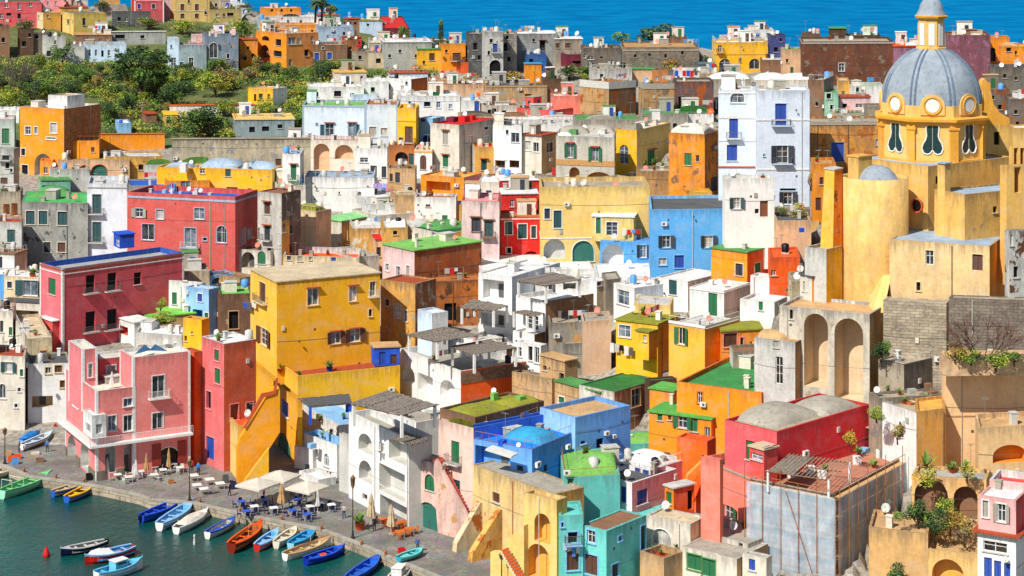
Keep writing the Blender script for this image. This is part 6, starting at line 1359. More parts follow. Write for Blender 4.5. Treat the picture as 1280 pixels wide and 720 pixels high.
# ================================================================= orange N, E
e1=H('house','large orange house with a wide bright green roof and orange right wall',(846,952,1016),(491,560),60,'ora',"875,497,6,14,w;883,503,1,1,w",cR=(.97,.36,.08),trim='dora',group=G4,roof=(.26,.56,.30),ph=.55,wear=.08,clutter=False,rtrim='dora',pipes='911')
wall_props(e1,'k:880,505,8')
e2=H('house','yellow orange house with green shutters under a stepped green roof ledge',(811,889,908),(525,575),62,'ora',"825,519,6,13,g;837,521,4,8,n;853,524,11,22,G;868,528,8,23,g;884,549,7,30,w",cR=(.97,.42,.08),group=G4,roof=(.36,.66,.30),ph=0,wear=.06,clutter=False,rtrim='groof')
H('house','small stepped orange house with a green ledge roof left of the large orange house',(812,842,858),(490,522),58,'ora',"",group=G4,roof=(.36,.66,.30),ph=0,wear=.1,clutter=False)
n1=H('house','bright orange curved stair house between white roof and salmon house',(846,884,895),(552,640),58,'orr',"",cL=(.98,.40,.06),cR='orr',group=G4,roof='orr',ph=.2,wear=.06,clutter=False,Y=223,dep=5)
for pts,dd,cc in (([(884,571),(888,574),(864,600),(861,622),(854,640),(851,632),(858,606),(860,594)],.5,(.98,.55,.10)),):
    polywall(n1.root,'stair_parapet',plane_face(870,620,219.5,20),pts,dd,plaster(cc,.1))
stairs(n1.root,plane_face(858,640,220.5,50),(868,626),(886,580),1.0,'orr','orr',n=14,thick=.4)
H('hut','orange stair hut with a grey slab roof and dark doorway under the orange stairs',(831,842,868),(611,650),35,'orr',"836,622,7,14,g;863,625,7,24,d",group=G4,roof='lgrey',ph=0,wear=.1,cL=(.93,.54,.10),cat='hut',Y=215)
# ================================================================= salmon red H
h1=H('house','bright red house with a serrated tile rim and two stone vaults on the roof',(906,971,1088),(540,612),44,(.88,.20,.22),"938,563,11,24,g;946,575,1,1,w;915,560,1,1,w",cL=(.93,.36,.38),trim=None,group=G4,roof='stone',ph=.35,wear=.08,rtrim='red',clutter=False,Y=211,domes="972,530,100,24,conc;1035,517,76,20,conc",props='x:978,518,7,4,white')
h2=H('house','salmon house with dark green shutters and a rose planted roof terrace',(877,972,1050),(609,722),31,'salmon',"911,642,11,19,Gs;926,680,5,8,k",cR='coral',trim=None,group=G4,roof='coral',ph=.9,wear=.15,clutter=False,under='offw',bands=((612,2,'grey'),),Y=208,
  props='p:905,586,7,16,tile;p:915,584,9,20,tile;p:922,588,8,14,tile;p:928,592,6,10,tile')
H('hut','small red roof hut with white doors above the rose terrace',(937,955,972),(563,592),40,'coral',"960,553,8,10,w;947,573,1,1,w;946,571,14,8,w",group=G4,roof='sand',ph=0,wear=.2,cat='hut',Y=208.5,props='x:962,552,1,1,orr')
H('house','tapering salmon buttress tower left of the green shuttered salmon house',(876,900,904),(575,668),50,'salmon',"",cR=(.97,.44,.30),group=G4,roof='brown',ph=.4,wear=.12,clutter=False,Y=206.5,dep=4)
# ================================================================= small white houses at the bottom
H('house','white house with a glazed half round window at the bottom of the picture',(808,863,882),(655,715),55,'offw',"827,672,24,21,A",trim='white',group=G4,roof='sand',ph=.15,wear=.3,clutter=False,props='s:832,640,10,9,white',cR='cream')
H('house','white house with green framed windows and a patchy concrete roof at the bottom edge',(852,921,960),(699,745),52,'offw',"868,703,17,19,g;886,710,16,22,g",cR='tan',trim='groof',group=G4,roof='conc',ph=.05,wear=.35,clutter=False,Y=201)
H('house','tiny white house with a blue window beside the scaffold foot',(928,958,965),(698,745),55,'offw',"940,706,8,14,b",group=G4,roof='grey',ph=.1,wear=.3,clutter=False,Y=200,dep=4)
H('house','pale concrete house base under the salmon house with one dark window',(873,935,975),(680,730),48,'offw',"926,681,5,9,d",group=G4,roof='conc',ph=.3,wear=.6,clutter=False,Y=204.5)
H('house','beige terrace house with planter boxes at the bottom edge centre',(800,830,856),(698,745),45,'tan',"",group=G4,roof='tile',ph=.7,wear=.5,clutter=False,Y=203,props='p:815,692,10,8,tile;p:826,694,9,7,tile;p:838,700,9,8,tile;p:846,688,8,10,tile')
H('house','stone grey rubble house base at the bottom edge beside the turquoise house',(786,808,830),(700,745),40,'stone',"",group=G4,roof='stone',ph=.3,wear=.9,clutter=False,Y=206)
# ================================================================= scaffolded building
sc=H('house','scaffolded building with brick walls behind pale blue netting and a terrace on top',(938,1041,1146),(618,735),54,(.72,.60,.50),"1000,700,8,12,d;1080,690,9,14,d;1120,680,8,14,d",cR='tuff',group=G4,roof=(.74,.50,.40),ph=.7,wear=.6,rtrim='offw',under='brick',clutter=False,Y=203,sink=15,props='p:1030,590,8,10,tile;p:1092,585,8,12,tile;x:1050,570,10,5,rust;x:1080,566,12,6,sky;x:1105,562,10,8,brown;x:990,596,12,5,white')
# ================================================================= centre white complexes
A1=H('house','white cubic house with a glass railed balcony and sliding doors',(598,640,700),(346,440),58,'white',"617,362,26,24,o;616,400,30,16,o;",inner='white',cR=(.80,.82,.84),group=G3,roof='white',ph=.2,wear=.05,clutter=False)
fc=A1.fL; m=MB(); u0,z=fc.hit(597,383); u1,_=fc.hit(634,383); fc.fbox(m,u1-.2,u0+.6,z-.2,z,.004,1.4,plaster('white',.1)); m.build('balcony',A1.root)
m=MB(); railing(m,[fc.pt(u0+.5,z,.05),fc.pt(u0+.5,z,1.35),fc.pt(u1-.2,z,1.35)],1.0,paint('white'),sp=.5); m.build('balcony_railing',A1.root)
H('house','low white terrace house with a brown reed roof in front of the cubic house',(571,602,642),(428,470),42,'white',"585,411,1,1,w",cR=(.84,.86,.88),group=G3,roof='conc',ph=.9,wear=.05,clutter=False)
pergola(BLD[-1].root,[(575,384),(618,388),(636,382),(592,374)],Yg(602,470)+2,2.4,'white')
A2=H('house','white house with a dark pergola roof over its top terrace and a brick side',(645,682,742),(377,450),40,'white',"666,403,14,18,w;",inner='white',cR='brown',group=G3,roof='white',ph=.7,wear=.05,clutter=False,under='brick')
pergola(A2.root,[(645,350),(682,357),(728,349),(692,340)],A2.Y,2.5,'white')
H('house','white back room beyond the dark pergola with a dark square window',(668,672,745),(352,380),6,'white',"670,360,1,1,w;690,361,9,10,k;712,358,16,8,o0",inner='lgrey',group=G3,roof='white',ph=.2,wear=.05,dep=5,Y=A2.Y+9,clutter=False)
H('house','small white stepped house below the pergola house with glass doors',(641,668,684),(418,465),50,'white',"668,402,1,1,w",cR='brown',group=G3,roof='white',ph=.4,wear=.05,clutter=False)
pergola(BLD[-1].root,[(641,389),(668,395),(682,391),(655,387)],BLD[-1].Y+.5,2.2,'white',posts=True)
H('house','flat white roof house with a solar panel behind the white cubic houses',(595,600,742),(338,352),5,'white',"",group=G3,roof='white',ph=.1,wear=.05,dep=16,Y=304,clutter=False,props='x:655,334,22,2,bluer;x:690,332,10,2,white;x:715,331,14,3,white')
A3=H('house','white seaside house with two arched openings and an orange brick flank',(500,576,658),(464,530),33,'white',
  "511,468,15,20,a0;532,480,18,22,o0;560,487,20,23,a0;504,459,1,1,w",cR='orr',inner='white',group=G4,roof='conc',ph=.8,wear=.05,under='brown',clutter=False)
fr=A3.fR; m=MB(); u1,z=fr.hit(577,466); fr.fbox(m,.0,fr.L,z-.3-1.3,z+.02,.006,.06,brickm('brown',1.)); m.build('brick_band',A3.root)
pergola(A3.root,[(508,418),(546,427),(600,419),(556,408)],A3.Y+4,2.4,'white')
pergola(A3.root,[(562,433),(592,443),(648,434),(612,424)],A3.Y+2,2.6,'white')
H('house','white rear room under the two reed pergolas with a red fire box',(560,600,652),(440,466),30,'white',"628,440,1,1,w;637,446,8,20,n;645,444,6,20,d",inner='white',group=G4,roof='white',ph=.3,wear=.05,Y=A3.Y+9,clutter=False)
H('house','white gable annex between the brown stone house and the seaside house',(522,540,560),(392,440),35,'pblue',"",cR='white',group=G3,roof='white',ph=.3,wear=.1,clutter=False,Y=279)
H('house','white stair house with glass doors at the back of the stone wall',(646,676,684),(432,480),50,'white',"650,440,4,12,w;671,444,6,20,w;663,442,5,18,d",group=G3,roof='white',ph=.3,wear=.08,clutter=False)
# stone wall + peach block
H('house','mottled grey stone wall house right of the white stair house',(684,687,742),(404,470),10,'conc',"",group=G3,roof='stone',ph=.5,wear=.85,dep=7,clutter=False,under='tuff')
H('house','plain peach block house with a curved top left of the yellow laundry house',(726,728,764),(402,468),20,(.90,.76,.63),"",group=G3,roof='conc',ph=.4,wear=.1,dep=6,clutter=False,cL='conc')
H('house','brown stone storey behind the mottled stone wall with orange plaster below',(683,686,745),(370,410),10,'brown',"",group=G3,roof='stone',ph=.4,wear=.7,dep=5,clutter=False,under='orr')
# green roof brown house
g1=H('house','brown peeling house with a mossy green roof and a white framed double window',(724,768,824),(490,545),48,'brown',"742,470,1,1,w;795,497,11,22,w",cR=(.72,.50,.36),cL='offw',trim='tan',group=G4,roof=(.20,.46,.22),ph=.1,wear=.75,under='pink',clutter=False,rtrim='groof',props='')
H('house','glazed corner porch with white window frames below the mossy green roof',(694,750,768),(491,545),42,'tan',"702,500,7,8,g;736,506,14,22,w;758,508,10,24,w;",cR='tan',trim='white',group=G4,roof='groof',ph=0,wear=.5,clutter=False,rtrim='brown')
H('house','tan worn house with a small dark window left of the glazed porch',(675,706,722),(452,510),40,'tan',"705,473,1,1,w;681,460,4,6,d;702,472,6,11,d",group=G4,roof='tan',ph=0,wear=.7,clutter=False,under='rust')
H('house','low house with a round clay patio and green rim beside the brown peeling house',(806,812,846),(476,510),20,'dbrown',"",group=G4,roof=(.25,.5,.25),ph=.2,wear=.4,dep=5,clutter=False)
# C white houses
c1=H('house','white house with a big brown window and potted plants on its stair',(767,793,842),(360,402),35,'white',"779,372,15,18,w;",trim=None,cR=(.80,.84,.88),group=G3,roof='white',ph=.1,wear=.05,clutter=False,inner='white')
H('house','white house with a teal door and washing lines on the white terraces',(820,860,905),(352,392),50,'white',"841,359,10,19,t;",group=G3,roof='white',ph=.2,wear=.05,clutter=False,Y=278)
H('house','white house with a tall green double door and a slab roof',(862,905,938),(364,420),55,'white',"891,381,11,29,g;",cR='offw',group=G3,roof='white',ph=.1,wear=.05,clutter=False,Y=266,bands=((366,1.2,'white'),))
H('house','white house with a narrow green door right of the slab roofed house',(925,968,985),(378,440),60,'white',"951,378,5,20,g",group=G3,roof='white',ph=.4,wear=.08,clutter=False,Y=258)
H('house','white sloping wing house below the small orange house',(938,976,985),(348,400),58,'white',"",group=G3,roof='white',ph=.3,wear=.06,clutter=False,Y=266,cR='lgrey')
H('house','long white flat roof house below the light blue house',(742,746,905),(347,362),4,'white',"",group=G3,roof='white',ph=.25,wear=.05,dep=12,Y=294,clutter=False,props='x:770,345,18,3,white;x:820,342,20,3,white;x:800,348,10,4,white;s:786,336,7,8,white')
H('house','white house with a small sky blue window at the end of the white terraces',(724,746,760),(352,392),40,'white',"747,353,9,9,b;735,370,4,14,l",cR='stone',group=G3,roof='white',ph=.2,wear=.1,clutter=False)
H('house','rough stone house between the white terraces left of the brown window house',(752,757,776),(350,395),30,'stone',"",group=G3,roof='conc',ph=.2,wear=.7,dep=6,clutter=False)
# D yellow complex
d1=H('house','yellow house with a mustard tiled roof and a laundry line under its window',(770,822,848),(406,470),60,'yel',"781,414,14,15,w;820,395,1,1,w",cR='ora',trim='white',group=G4,roof='moss',ph=0,wear=.08,clutter=False,rtrim='tile')
H('house','pale yellow storey with a grey flat roof above the mustard tiled roof',(792,838,842),(382,412),74,'lyel',"829,391,2,11,n",group=G4,roof='lgrey',ph=.05,wear=.08,clutter=False,Y=d1.Y+6,dep=6)
H('house','small yellow oriel box with a green slab roof on the yellow laundry house',(795,811,824),(416,448),52,'yel',"806,423,4,8,w",cR='ora',group=G4,roof='moss',ph=0,wear=.06,clutter=False,Y=d1.Y-1.5,sink=.3)
d2=H('house','orange yellow house with open green shutters under a white railed terrace',(836,881,924),(412,472),50,(.93,.69,.24),"852,420,8,21,Gs;",cR='ora',group=G4,roof='lgrey',ph=.1,wear=.06,clutter=False,rtrim='white',bands=((409,3.4,'white'),))
m=MB(); p=[d2.fL.pt(d2.LA,d2.z1,-.1),d2.fL.pt(0,d2.z1,-.1),d2.fR.pt(d2.LB,d2.z1,-.1)]; railing(m,p,1.1,paint('white'),sp=.9); m.build('roof_railing',d2.root)
H('house','orange annex with a wide pink framed window and mossy roof',(898,902,952),(415,455),16,'ora',"913,425,17,17,n;927,427,5,10,t",trim='pink',group=G4,roof='moss',ph=0,wear=.15,dep=5,clutter=False,rtrim='tile')
H('house','grey rubble wall house with a brown coping right of the orange annex',(912,916,948),(440,470),16,'stone',"",group=G4,roof='brown',ph=.4,wear=.6,dep=4,clutter=False,cL='white')
# ================================================================= in-between houses
def FH(lab,x,y,th,c,W='',**k): return H('house',lab,x,y,th,c,W,**k)
FH('long stone terrace house with flower boxes right of the yellow arched house',(795,799,864),(214,258),4,'tuff',"",group=G2,roof='conc',ph=.5,wear=.6,dep=7,clutter=False,props='p:806,208,7,8,tile;p:818,207,7,10,tile;p:828,209,6,7,blue;p:838,206,8,10,tile;p:850,207,8,9,tile')
FH('brown stepped stone stair house below the flower box terrace',(754,790,808),(226,262),40,'offw',"",group=G2,roof='brown',ph=.4,wear=.6,clutter=False)
FH('grey stone garden house wall right of the big red outside stair',(668,694,702),(222,254),40,'stone',"",group=G2,roof='conc',ph=.4,wear=.7,clutter=False)
FH('bright red wedge shaped stair house above the crimson terraces',(690,694,716),(212,250),8,'red',"",group=G2,roof='red',ph=.1,wear=.15,dep=3,clutter=False)
FH('low white house with green flat roof between the domes and tan towers',(716,720,800),(150,172),5,'conc',"",group=G2,roof='groof',ph=.3,wear=.4,dep=12,domes="752,153,40,9,conc")
FH('low grey house under the rust stained black doorway house',(800,804,860),(142,168),5,'conc',"",group=G2,roof='groof',ph=.3,wear=.5,dep=10,props='c:820,150,9,12,white;c:806,150,5,5,groof')
FH('low whitewashed house with stains behind the red terrace house',(600,604,650),(132,156),5,'offw',"612,140,5,6,d;630,141,5,6,d",group=G2,roof='brown',ph=.3,wear=.5,dep=9)
FH('grey house filling the ridge gap beside the blue terrace house',(736,740,790),(86,112),6,'lgrey',"752,95,4,5,d",group=G1,roof='stone',ph=.3,wear=.6,dep=10)
FH('low tan house between white domes and the mustard villa',(862,866,902),(92,112),5,'tan',"",group=G1,roof='stone',ph=.3,wear=.6,dep=8)
FH('cream house front right of the white terrace house near the orange balcony',(966,970,1014),(276,318),6,'peach',"",group=G3,roof='dgrey',ph=.3,wear=.3,dep=8,clutter=False,Y=272,props='p:990,268,7,8,tile;p:1000,268,7,8,blue;x:1002,290,6,5,cblue')
FH('long beige wall house stepping down right of the small orange house',(985,990,1024),(352,396),20,'sand',"",group=G3,roof='conc',ph=.4,wear=.5,dep=7,clutter=False)
FH('grey plaster house with a dish between orange roof house and white stairs',(700,704,760),(430,470),12,'conc',"",group=G3,roof='stone',ph=.3,wear=.8,dep=6,clutter=False)
FH('low stone house with a clay patio between white stairs and green roofs',(640,690,700),(474,512),50,'tan',"",group=G3,roof='conc',ph=.3,wear=.8)
FH('rubble terrace house with plants under the stone wall corner',(1086,1100,1182),(498,540),14,'stone',"",group=G4,roof='stone',ph=.3,wear=.9,clutter=False,Y=219,dep=9,props='p:1110,490,8,8,tile;p:1125,494,8,8,tile;x:1140,492,10,6,grey;x:1160,488,8,9,brown;s:1096,496,8,9,white')
FH('peach stair house below the planted gallery at the right',(1146,1222,1226),(664,720),72,(.90,.72,.46),"",group=G4,roof='tan',ph=.3,wear=.3,Y=200,dep=3,clutter=False)
FH('low ochre house behind the yellow vault house chimneys',(128,132,204),(196,222),4,'ochre',"146,208,5,6,d;176,209,6,7,d",group=G2,roof='lgrey',ph=.4,wear=.5,dep=9)
FH('grey roofed house with laundry poles behind the white tower house',(60,64,112),(212,236),5,'lgrey',"",group=G2,roof='stone',ph=.4,wear=.6,dep=8)
FH('beige flat house above the peeling grey tall house',(342,346,382),(232,270),6,'offw',"",group=G3,roof='lgroof',ph=.3,wear=.4,dep=8)
FH('white terrace house stepping below the lilac laundry',(440,470,520),(270,305),30,'offw',"488,290,5,8,w",group=G3,roof='lgrey',ph=.5,wear=.4)
FH('low tan house with a pink awning below the orange loggia',(500,506,572),(280,312),6,'cream',"520,292,5,6,d;548,290,6,7,n",group=G3,roof='sand',ph=.4,wear=.4,dep=7)
FH('cream house wedged between tan stone house and white gable annex',(522,526,560),(420,460),14,'sand',"",group=G3,roof='conc',ph=.3,wear=.6,dep=6,clutter=False)
FH('low pale house filling the lane behind the small sky blue house',(196,200,262),(340,378),8,'sand',"",group=G3,roof='conc',ph=.3,wear=.5,dep=7)
FH('small beige house under the red house at the alley mouth',(270,300,320),(348,378),50,'tan',"",group=G3,roof='brown',ph=.3,wear=.6)
for i,(x,w,y,c,l) in enumerate(((84,26,1,'offw','small pale house at the very top left of the ridge'),(196,22,-1,'lpink','small pink house at the very top right of the red house'),(262,24,0,'sand','small beige house behind the apartment house roof'),(284,26,6,'pblue','small pale blue house above the beige apartment house'),(126,24,0,'gold','small yellow house behind the dark grey flat house'))):
    FH(l,(x-2,x,x+w),(y,y+14),6,c,"%d,%d,3,4,d"%(x+8,y+6),group=G1,roof='lgrey',ph=.2,wear=.4,dep=7,Y=525)
FH('white terrace house stepping behind the small white harbour house',(374,424,470),(532,575),30,'white',"",group=G4,roof='sky',ph=.5,wear=.15,Y=257,clutter=False,props='p:400,526,7,8,tile;p:430,524,7,8,cblue')
FH('white terrace house filling the lane behind the two dark reed pergolas',(460,520,560),(528,570),33,'white',"",group=G4,roof='conc',ph=.5,wear=.15,Y=241,clutter=False)
CH=root('church','yellow church with a ribbed grey dome a lantern and round windows above the town','church',P(1164,300,250))
def yz(y,Y): return P(0,y,Y).z
CC=P(1164,198,255); cx,cy=CC.x,CC.y; ch_y=plaster((.91,.73,.40),.3); chw=plaster('white',.1); lead=roofm((.60,.64,.68)); gold_=plaster((.90,.64,.22),.15)
fa=math.atan2(-cy,-cx)+radians(1.5)
def octv(R,z,k0=.5): return [Vector((cx+R*cos(fa+pi/4*(i+k0)),cy+R*sin(fa+pi/4*(i+k0)),z)) for i in range(8)]
def ring(mb,prof,mat,capt=False):
    rows=[octv(R,z) for R,z in prof]
    for a,b in zip(rows[:-1],rows[1:]):
        for i in range(8): mb.face((a[i],a[(i+1)%8],b[(i+1)%8],b[i]),mat)
    if capt: mb.face(rows[-1],mat)
RR=7.1
zb=yz(215,255); z1=yz(150,255); z2=yz(145,255); z3=yz(128,255)
mb=MB(); ring(mb,[(RR,zb),(RR,z1)],ch_y); ring(mb,[(RR+.25,zb+1.8),(RR+.25,zb+2.3),(RR+.02,zb+2.35)],gold_)
mb.build('drum',CH)
for i in range(8):     # corner pilasters
    mb=MB(); a=octv(RR+.02,zb)[i]; d=Vector((a.x-cx,a.y-cy,0)).normalized(); s=Vector((-d.y,d.x,0)); mb.box(a-s*.55-d*.35,s*1.1,d*.5,(0,0,z1-zb),gold_); mb.box(a-s*.7-d*.35+Vector((0,0,z1-zb-.6)),s*1.4,d*.62,(0,0,.3),gold_); mb.build('pilaster',CH)
mb=MB(); ring(mb,[(RR+.02,z1-.1),(RR+.3,z1),(RR+.35,z1+.3),(RR+.75,z1+.45),(RR+.8,z2+.25),(RR-.2,z2+.45)],gold_); mb.build('cornice',CH)
mb=MB(); ring(mb,[(RR-.15,z2),(RR-.15,z3+.1),(RR-.5,z3+.1)],ch_y,True); mb.build('attic',CH)
# dome
mb=MB(); n=12; Rd=6.62; hd=7.45; prof=[]
tmax=math.acos(1.85/Rd)
for i in range(n+1): t=tmax*i/n; prof.append((Rd*cos(t),hd*sin(t)))
mb.lathe((cx,cy,z3),prof,lead,64); mb.build('dome',CH)
mb=MB()
for i in range(8):
    a=fa+pi/4*(i+.5)
    for off in (-.045,.045):
        for (r0,h0),(r1,h1) in zip(prof[:-1],prof[1:]):
            o0=off*6.6/max(r0,2.2); o1=off*6.6/max(r1,2.2)
            mb.tube((cx+r0*cos(a+o0),cy+r0*sin(a+o0),z3+h0),(cx+r1*cos(a+o1),cy+r1*sin(a+o1),z3+h1),.14,paint((.42,.48,.56),.5),5)
mb.build('dome_rib',CH)
# lantern
zl=z3+prof[-1][1]; zt=zl+4.0
def oct2(R,z): return [Vector((cx+R*cos(fa+pi/4*(i+.5)),cy+R*sin(fa+pi/4*(i+.5)),z)) for i in range(8)]
mb=MB()
def rg(mb,prof,mat):
    for (a,za),(b,zb_) in zip(prof[:-1],prof[1:]):
        A=oct2(a,za); B_=oct2(b,zb_)
        for i in range(8): mb.face((A[i],A[(i+1)%8],B_[(i+1)%8],B_[i]),mat)
rg(mb,[(2.1,zl-.3),(2.1,zl+.2),(1.8,zl+.25),(1.8,zt)],ch_y)
mb.build('lantern',CH)
mb=MB()
for i in range(8):
    A=oct2(1.83,zl+.5); a=A[i]; b=A[(i+1)%8]; d=(b-a); mb.prism([a+d*.22,b-d*.22,b-d*.22+Vector((0,0,2.9)),a+d*.22+Vector((0,0,2.9))],Vector(((a+b).x/2-cx,(a+b).y/2-cy,0)).normalized()*.05,chw)
mb.build('lantern_panel',CH)
mb=MB(); rg(mb,[(1.8,zt),(2.2,zt+.1),(2.3,zt+.35),(2.1,zt+.45)],gold_); mb.build('lantern_cornice',CH)
mb=MB(); mb.lathe((cx,cy,zt+.45),[(2.0,0),(1.85,.25),(1.6,.8),(1.45,1.4),(1.1,1.95),(.6,2.35),(.3,2.8),(.22,3.3),(.2,3.4)],lead,24); mb.build('lantern_cap',CH)
mb=MB(); mb.lathe((cx,cy,zt+3.8),[(.05,0),(.3,.15),(.34,.35),(.2,.6),(.03,.7)],paint('lgrey',.4),12); mb.tube((cx,cy,zt+4.4),(cx,cy,zt+5.6),.05,paint('dgrey'),5); mb.tube((cx-.35,cy,zt+5.2),(cx+.35,cy,zt+5.2),.05,paint('dgrey'),5); mb.build('finial',CH)
# windows of the drum and round attic windows
pear=[(0,-.72),(.18,-.92),(.45,-1),(.75,-.92),(.92,-.62),(.8,-.3),(.58,-.05),(.50,.2),(.55,.5),(.55,.78),(.32,.97),(0,1.02)]
pear=pear+[(-x,y) for x,y in pear[::-1][1:-1]]
for i in range(8):
    a=fa+pi/4*i; nrm=Vector((cos(a),sin(a),0)); s=Vector((-sin(a),cos(a),0)); ap=RR*cos(pi/8)
    o=Vector((cx,cy,0))+nrm*ap+Vector((0,0,yz(170,255)+.35)); W=1.4; Hh=1.95
    mb=MB(); w=mb.face([o+nrm*.03+s*x*W+Vector((0,0,y*Hh)) for x,y in pear],paint((.16,.25,.25),.1)); win=mb.build('drum_window',CH)
    mb=MB()
    for k in range(len(pear)):
        (x0,y0),(x1,y1)=pear[k],pear[(k+1)%len(pear)]; mb.tube(o+nrm*.08+s*x0*W*1.05+Vector((0,0,y0*Hh*1.04)),o+nrm*.08+s*x1*W*1.05+Vector((0,0,y1*Hh*1.04)),.09,chw,5)
    mb.tube(o+nrm*.05+Vector((0,0,-Hh*.7)),o+nrm*.05+Vector((0,0,Hh)),.035,paint('lgrey'),4)
    mb.build('window_frame',win)
    c=Vector((cx,cy,z3+.15))+nrm*(ap+.05); mb=MB(); R1=1.55
    pts=[c+s*R1*cos(pi*j/16)+Vector((0,0,R1*sin(pi*j/16)*.95)) for j in range(17)]; pts=[c+s*R1-Vector((0,0,1.2))]+pts+[c-s*R1-Vector((0,0,1.2))]
    mb.prism(pts,-nrm*1.6,ch_y); oc=mb.build('oculus_surround',CH)
    mb=MB(); mb.prism([c+nrm*.03+s*0.88*cos(2*pi*j/20)+Vector((0,0,.0+.88*sin(2*pi*j/20))) for j in range(20)],nrm*.05,chw); mb.build('oculus',oc)
    mb=MB()
    for j in range(20):
        t0=2*pi*j/20; t1=2*pi*(j+1)/20; mb.tube(c+nrm*.08+s*1.1*cos(t0)+Vector((0,0,1.1*sin(t0))),c+nrm*.08+s*1.1*cos(t1)+Vector((0,0,1.1*sin(t1))),.11,gold_,5)
    mb.build('oculus_ring',oc)
HC=lambda pname,x,y,th,c,W='',**k: H('part','x',x,y,th,c,W,of=CH,pname=pname,clutter=False,**k)
yc=(.90,.71,.38)
HC('podium',(1066,1160,1266),(208,305),37,yc,"1173,225,7,10,d",Y=243,roof='bgrey',ph=.25,wear=.3,sink=2)
HC('corner_block',(1060,1073,1090),(197,240),37,yc,Y=240.5,roof='gold',ph=0,wear=.2,eave=.1,sink=2,dep=5)
HC('side_chapel',(1168,1206,1286),(243,310),30,yc,"1244,262,5,8,d",Y=236,roof='bgrey',ph=.25,wear=.55,sink=3)
HC('pier',(1172,1181,1188),(205,240),37,yc,Y=239,roof='bgrey',ph=0,wear=.3,dep=2.5)
HC('sacristy',(1112,1237,1259),(308,395),64,(.90,.76,.54),"1162,322,10,18,w;1222,328,13,20,n;1148,358,5,11,d",cR='ora',Y=231,roof='bgrey',ph=.12,wear=.45,trim='cream',sink=2,under='lgrey',pipes='1190')
HC('transept',(1226,1232,1264),(156,215),10,yc,"1246,173,7,16,d",Y=262,roof='bgrey',ph=.1,wear=.2,dep=8)
polywall(CH,'gable_scroll',plane_face(1226,156,262,8),[(1226,160),(1226,108),(1228,101),(1231,98),(1234,102),(1238,104),(1238,112),(1242,130),(1250,141),(1262,148),(1262,156),(1240,160)],1.2,gold_)
HC('bell_gable',(1262,1266,1290),(160,215),8,yc,"1270,200,5,30,o;1278,200,5,30,o",Y=245,roof='white',ph=.2,wear=.2,dep=4)
# round apse with half dome roof
pa=P(1094,226,238); ra=4.15; ac=Vector((P(1094,226,242).x,242.2,0)); zt_=pa.z; zb_=P(1094,400,238).z-2
mb=MB(); am=plaster((.90,.73,.43),.45,'tan'); mb.lathe((ac.x,ac.y,zb_),[(ra+.15,0),(ra+.05,(zt_-zb_)*.5),(ra,zt_-zb_),(ra-.35,zt_-zb_),(ra-.35,zt_-zb_-.5)],am,48); mb.build('apse',CH)
mb=MB(); mb.lathe((ac.x,ac.y,zt_-.5),[(ra-.36,0),(ra-.9,.1),(ra*.68,.3),(ra*.6,.9),(ra*.45,1.5),(ra*.25,1.85),(.01,1.95)],lead,32); mb.build('apse_roof',CH)
# round window on the podium
f=plane_face(1145,257,242.2,-53); mb=MB(); o=P(1146,257,241.8)
n=Vector((-.8,-.6,0)); s=Vector((-.6,.8,0)); 
mb.prism([o+s*.75*cos(2*pi*j/18)+Vector((0,0,.75*sin(2*pi*j/18))) for j in range(18)],-n*.4,paint('black')); w=mb.build('round_window',CH)
mb=MB(); torus2=[(o+s*.85*cos(2*pi*j/18)+Vector((0,0,.85*sin(2*pi*j/18)))) for j in range(18)]
for j in range(18): mb.tube(torus2[j],torus2[(j+1)%18],.13,plaster('tile',.2),5)
mb.build('window_frame',w)
# twin raking buttress
for k,(a,b) in enumerate((((1090,1098),(1104,1110)),((1098,1104),(1109,1114)))):
    mb=MB(); Y=233.5-k*.4; q=[P(a[0],391,Y),P(b[0]-14,391,Y) if False else P(a[1],391,Y),P(b[1],345,Y+4),P(b[0],345,Y+4)]
    mb.prism(q,(0,3.5,0),plaster((.90,.75,.45),.2)); mb.build('raking_buttress',CH)
# tapering orange buttress tower beside the apse
T0=root('buttress_tower','tapering orange stained buttress tower left of the round apse','buttress',P(1040,312,240))
Yb=239.5; base=[P(1022,310,Yb+2.5),P(1040,314,Yb),P(1053,312,Yb+1.5),P(1040,309,Yb+5)]; top=[P(1031,211,Yb+2.2),P(1043,213,Yb+.9),P(1053,211,Yb+2),P(1043,209,Yb+4)]
mb=MB(); mm=[plaster((.97,.72,.26),.35,'rust'),plaster((.93,.50,.10),.6,'dbrown')]  # paler sunward faces, darker orange on the others: shade put into the colour
for i in range(4): 
    a,b=base[i],base[(i+1)%4]; a=a-Vector((0,0,6)); b=b-Vector((0,0,6)); mb.face((a,b,top[(i+1)%4],top[i]),mm[0] if i in(0,3) else mm[1])
mb.build('shaft',T0); mb=MB(); mb.prism([t+(t-sum(top,Vector())/4)*.12 for t in top],(0,0,.15),roofm('lgrey')); mb.build('cap',T0)
# buildings at the foot of the church
H('house','small white and orange house with a grey roof standing on the arched viaduct',(1000,1015,1052),(347,392),30,'offw',"1006,358,5,12,l;1035,365,1,1,d",cR='ora',group=G3,roof='dgrey',ph=0,wear=.25,Y=239,clutter=False)
H('house','grey rounded house foot with orange side under the buttress tower',(1006,1033,1053),(312,372),50,'lgrey',"",cR='yel',group=G3,roof='stone',ph=.4,wear=.5,Y=238,clutter=False)
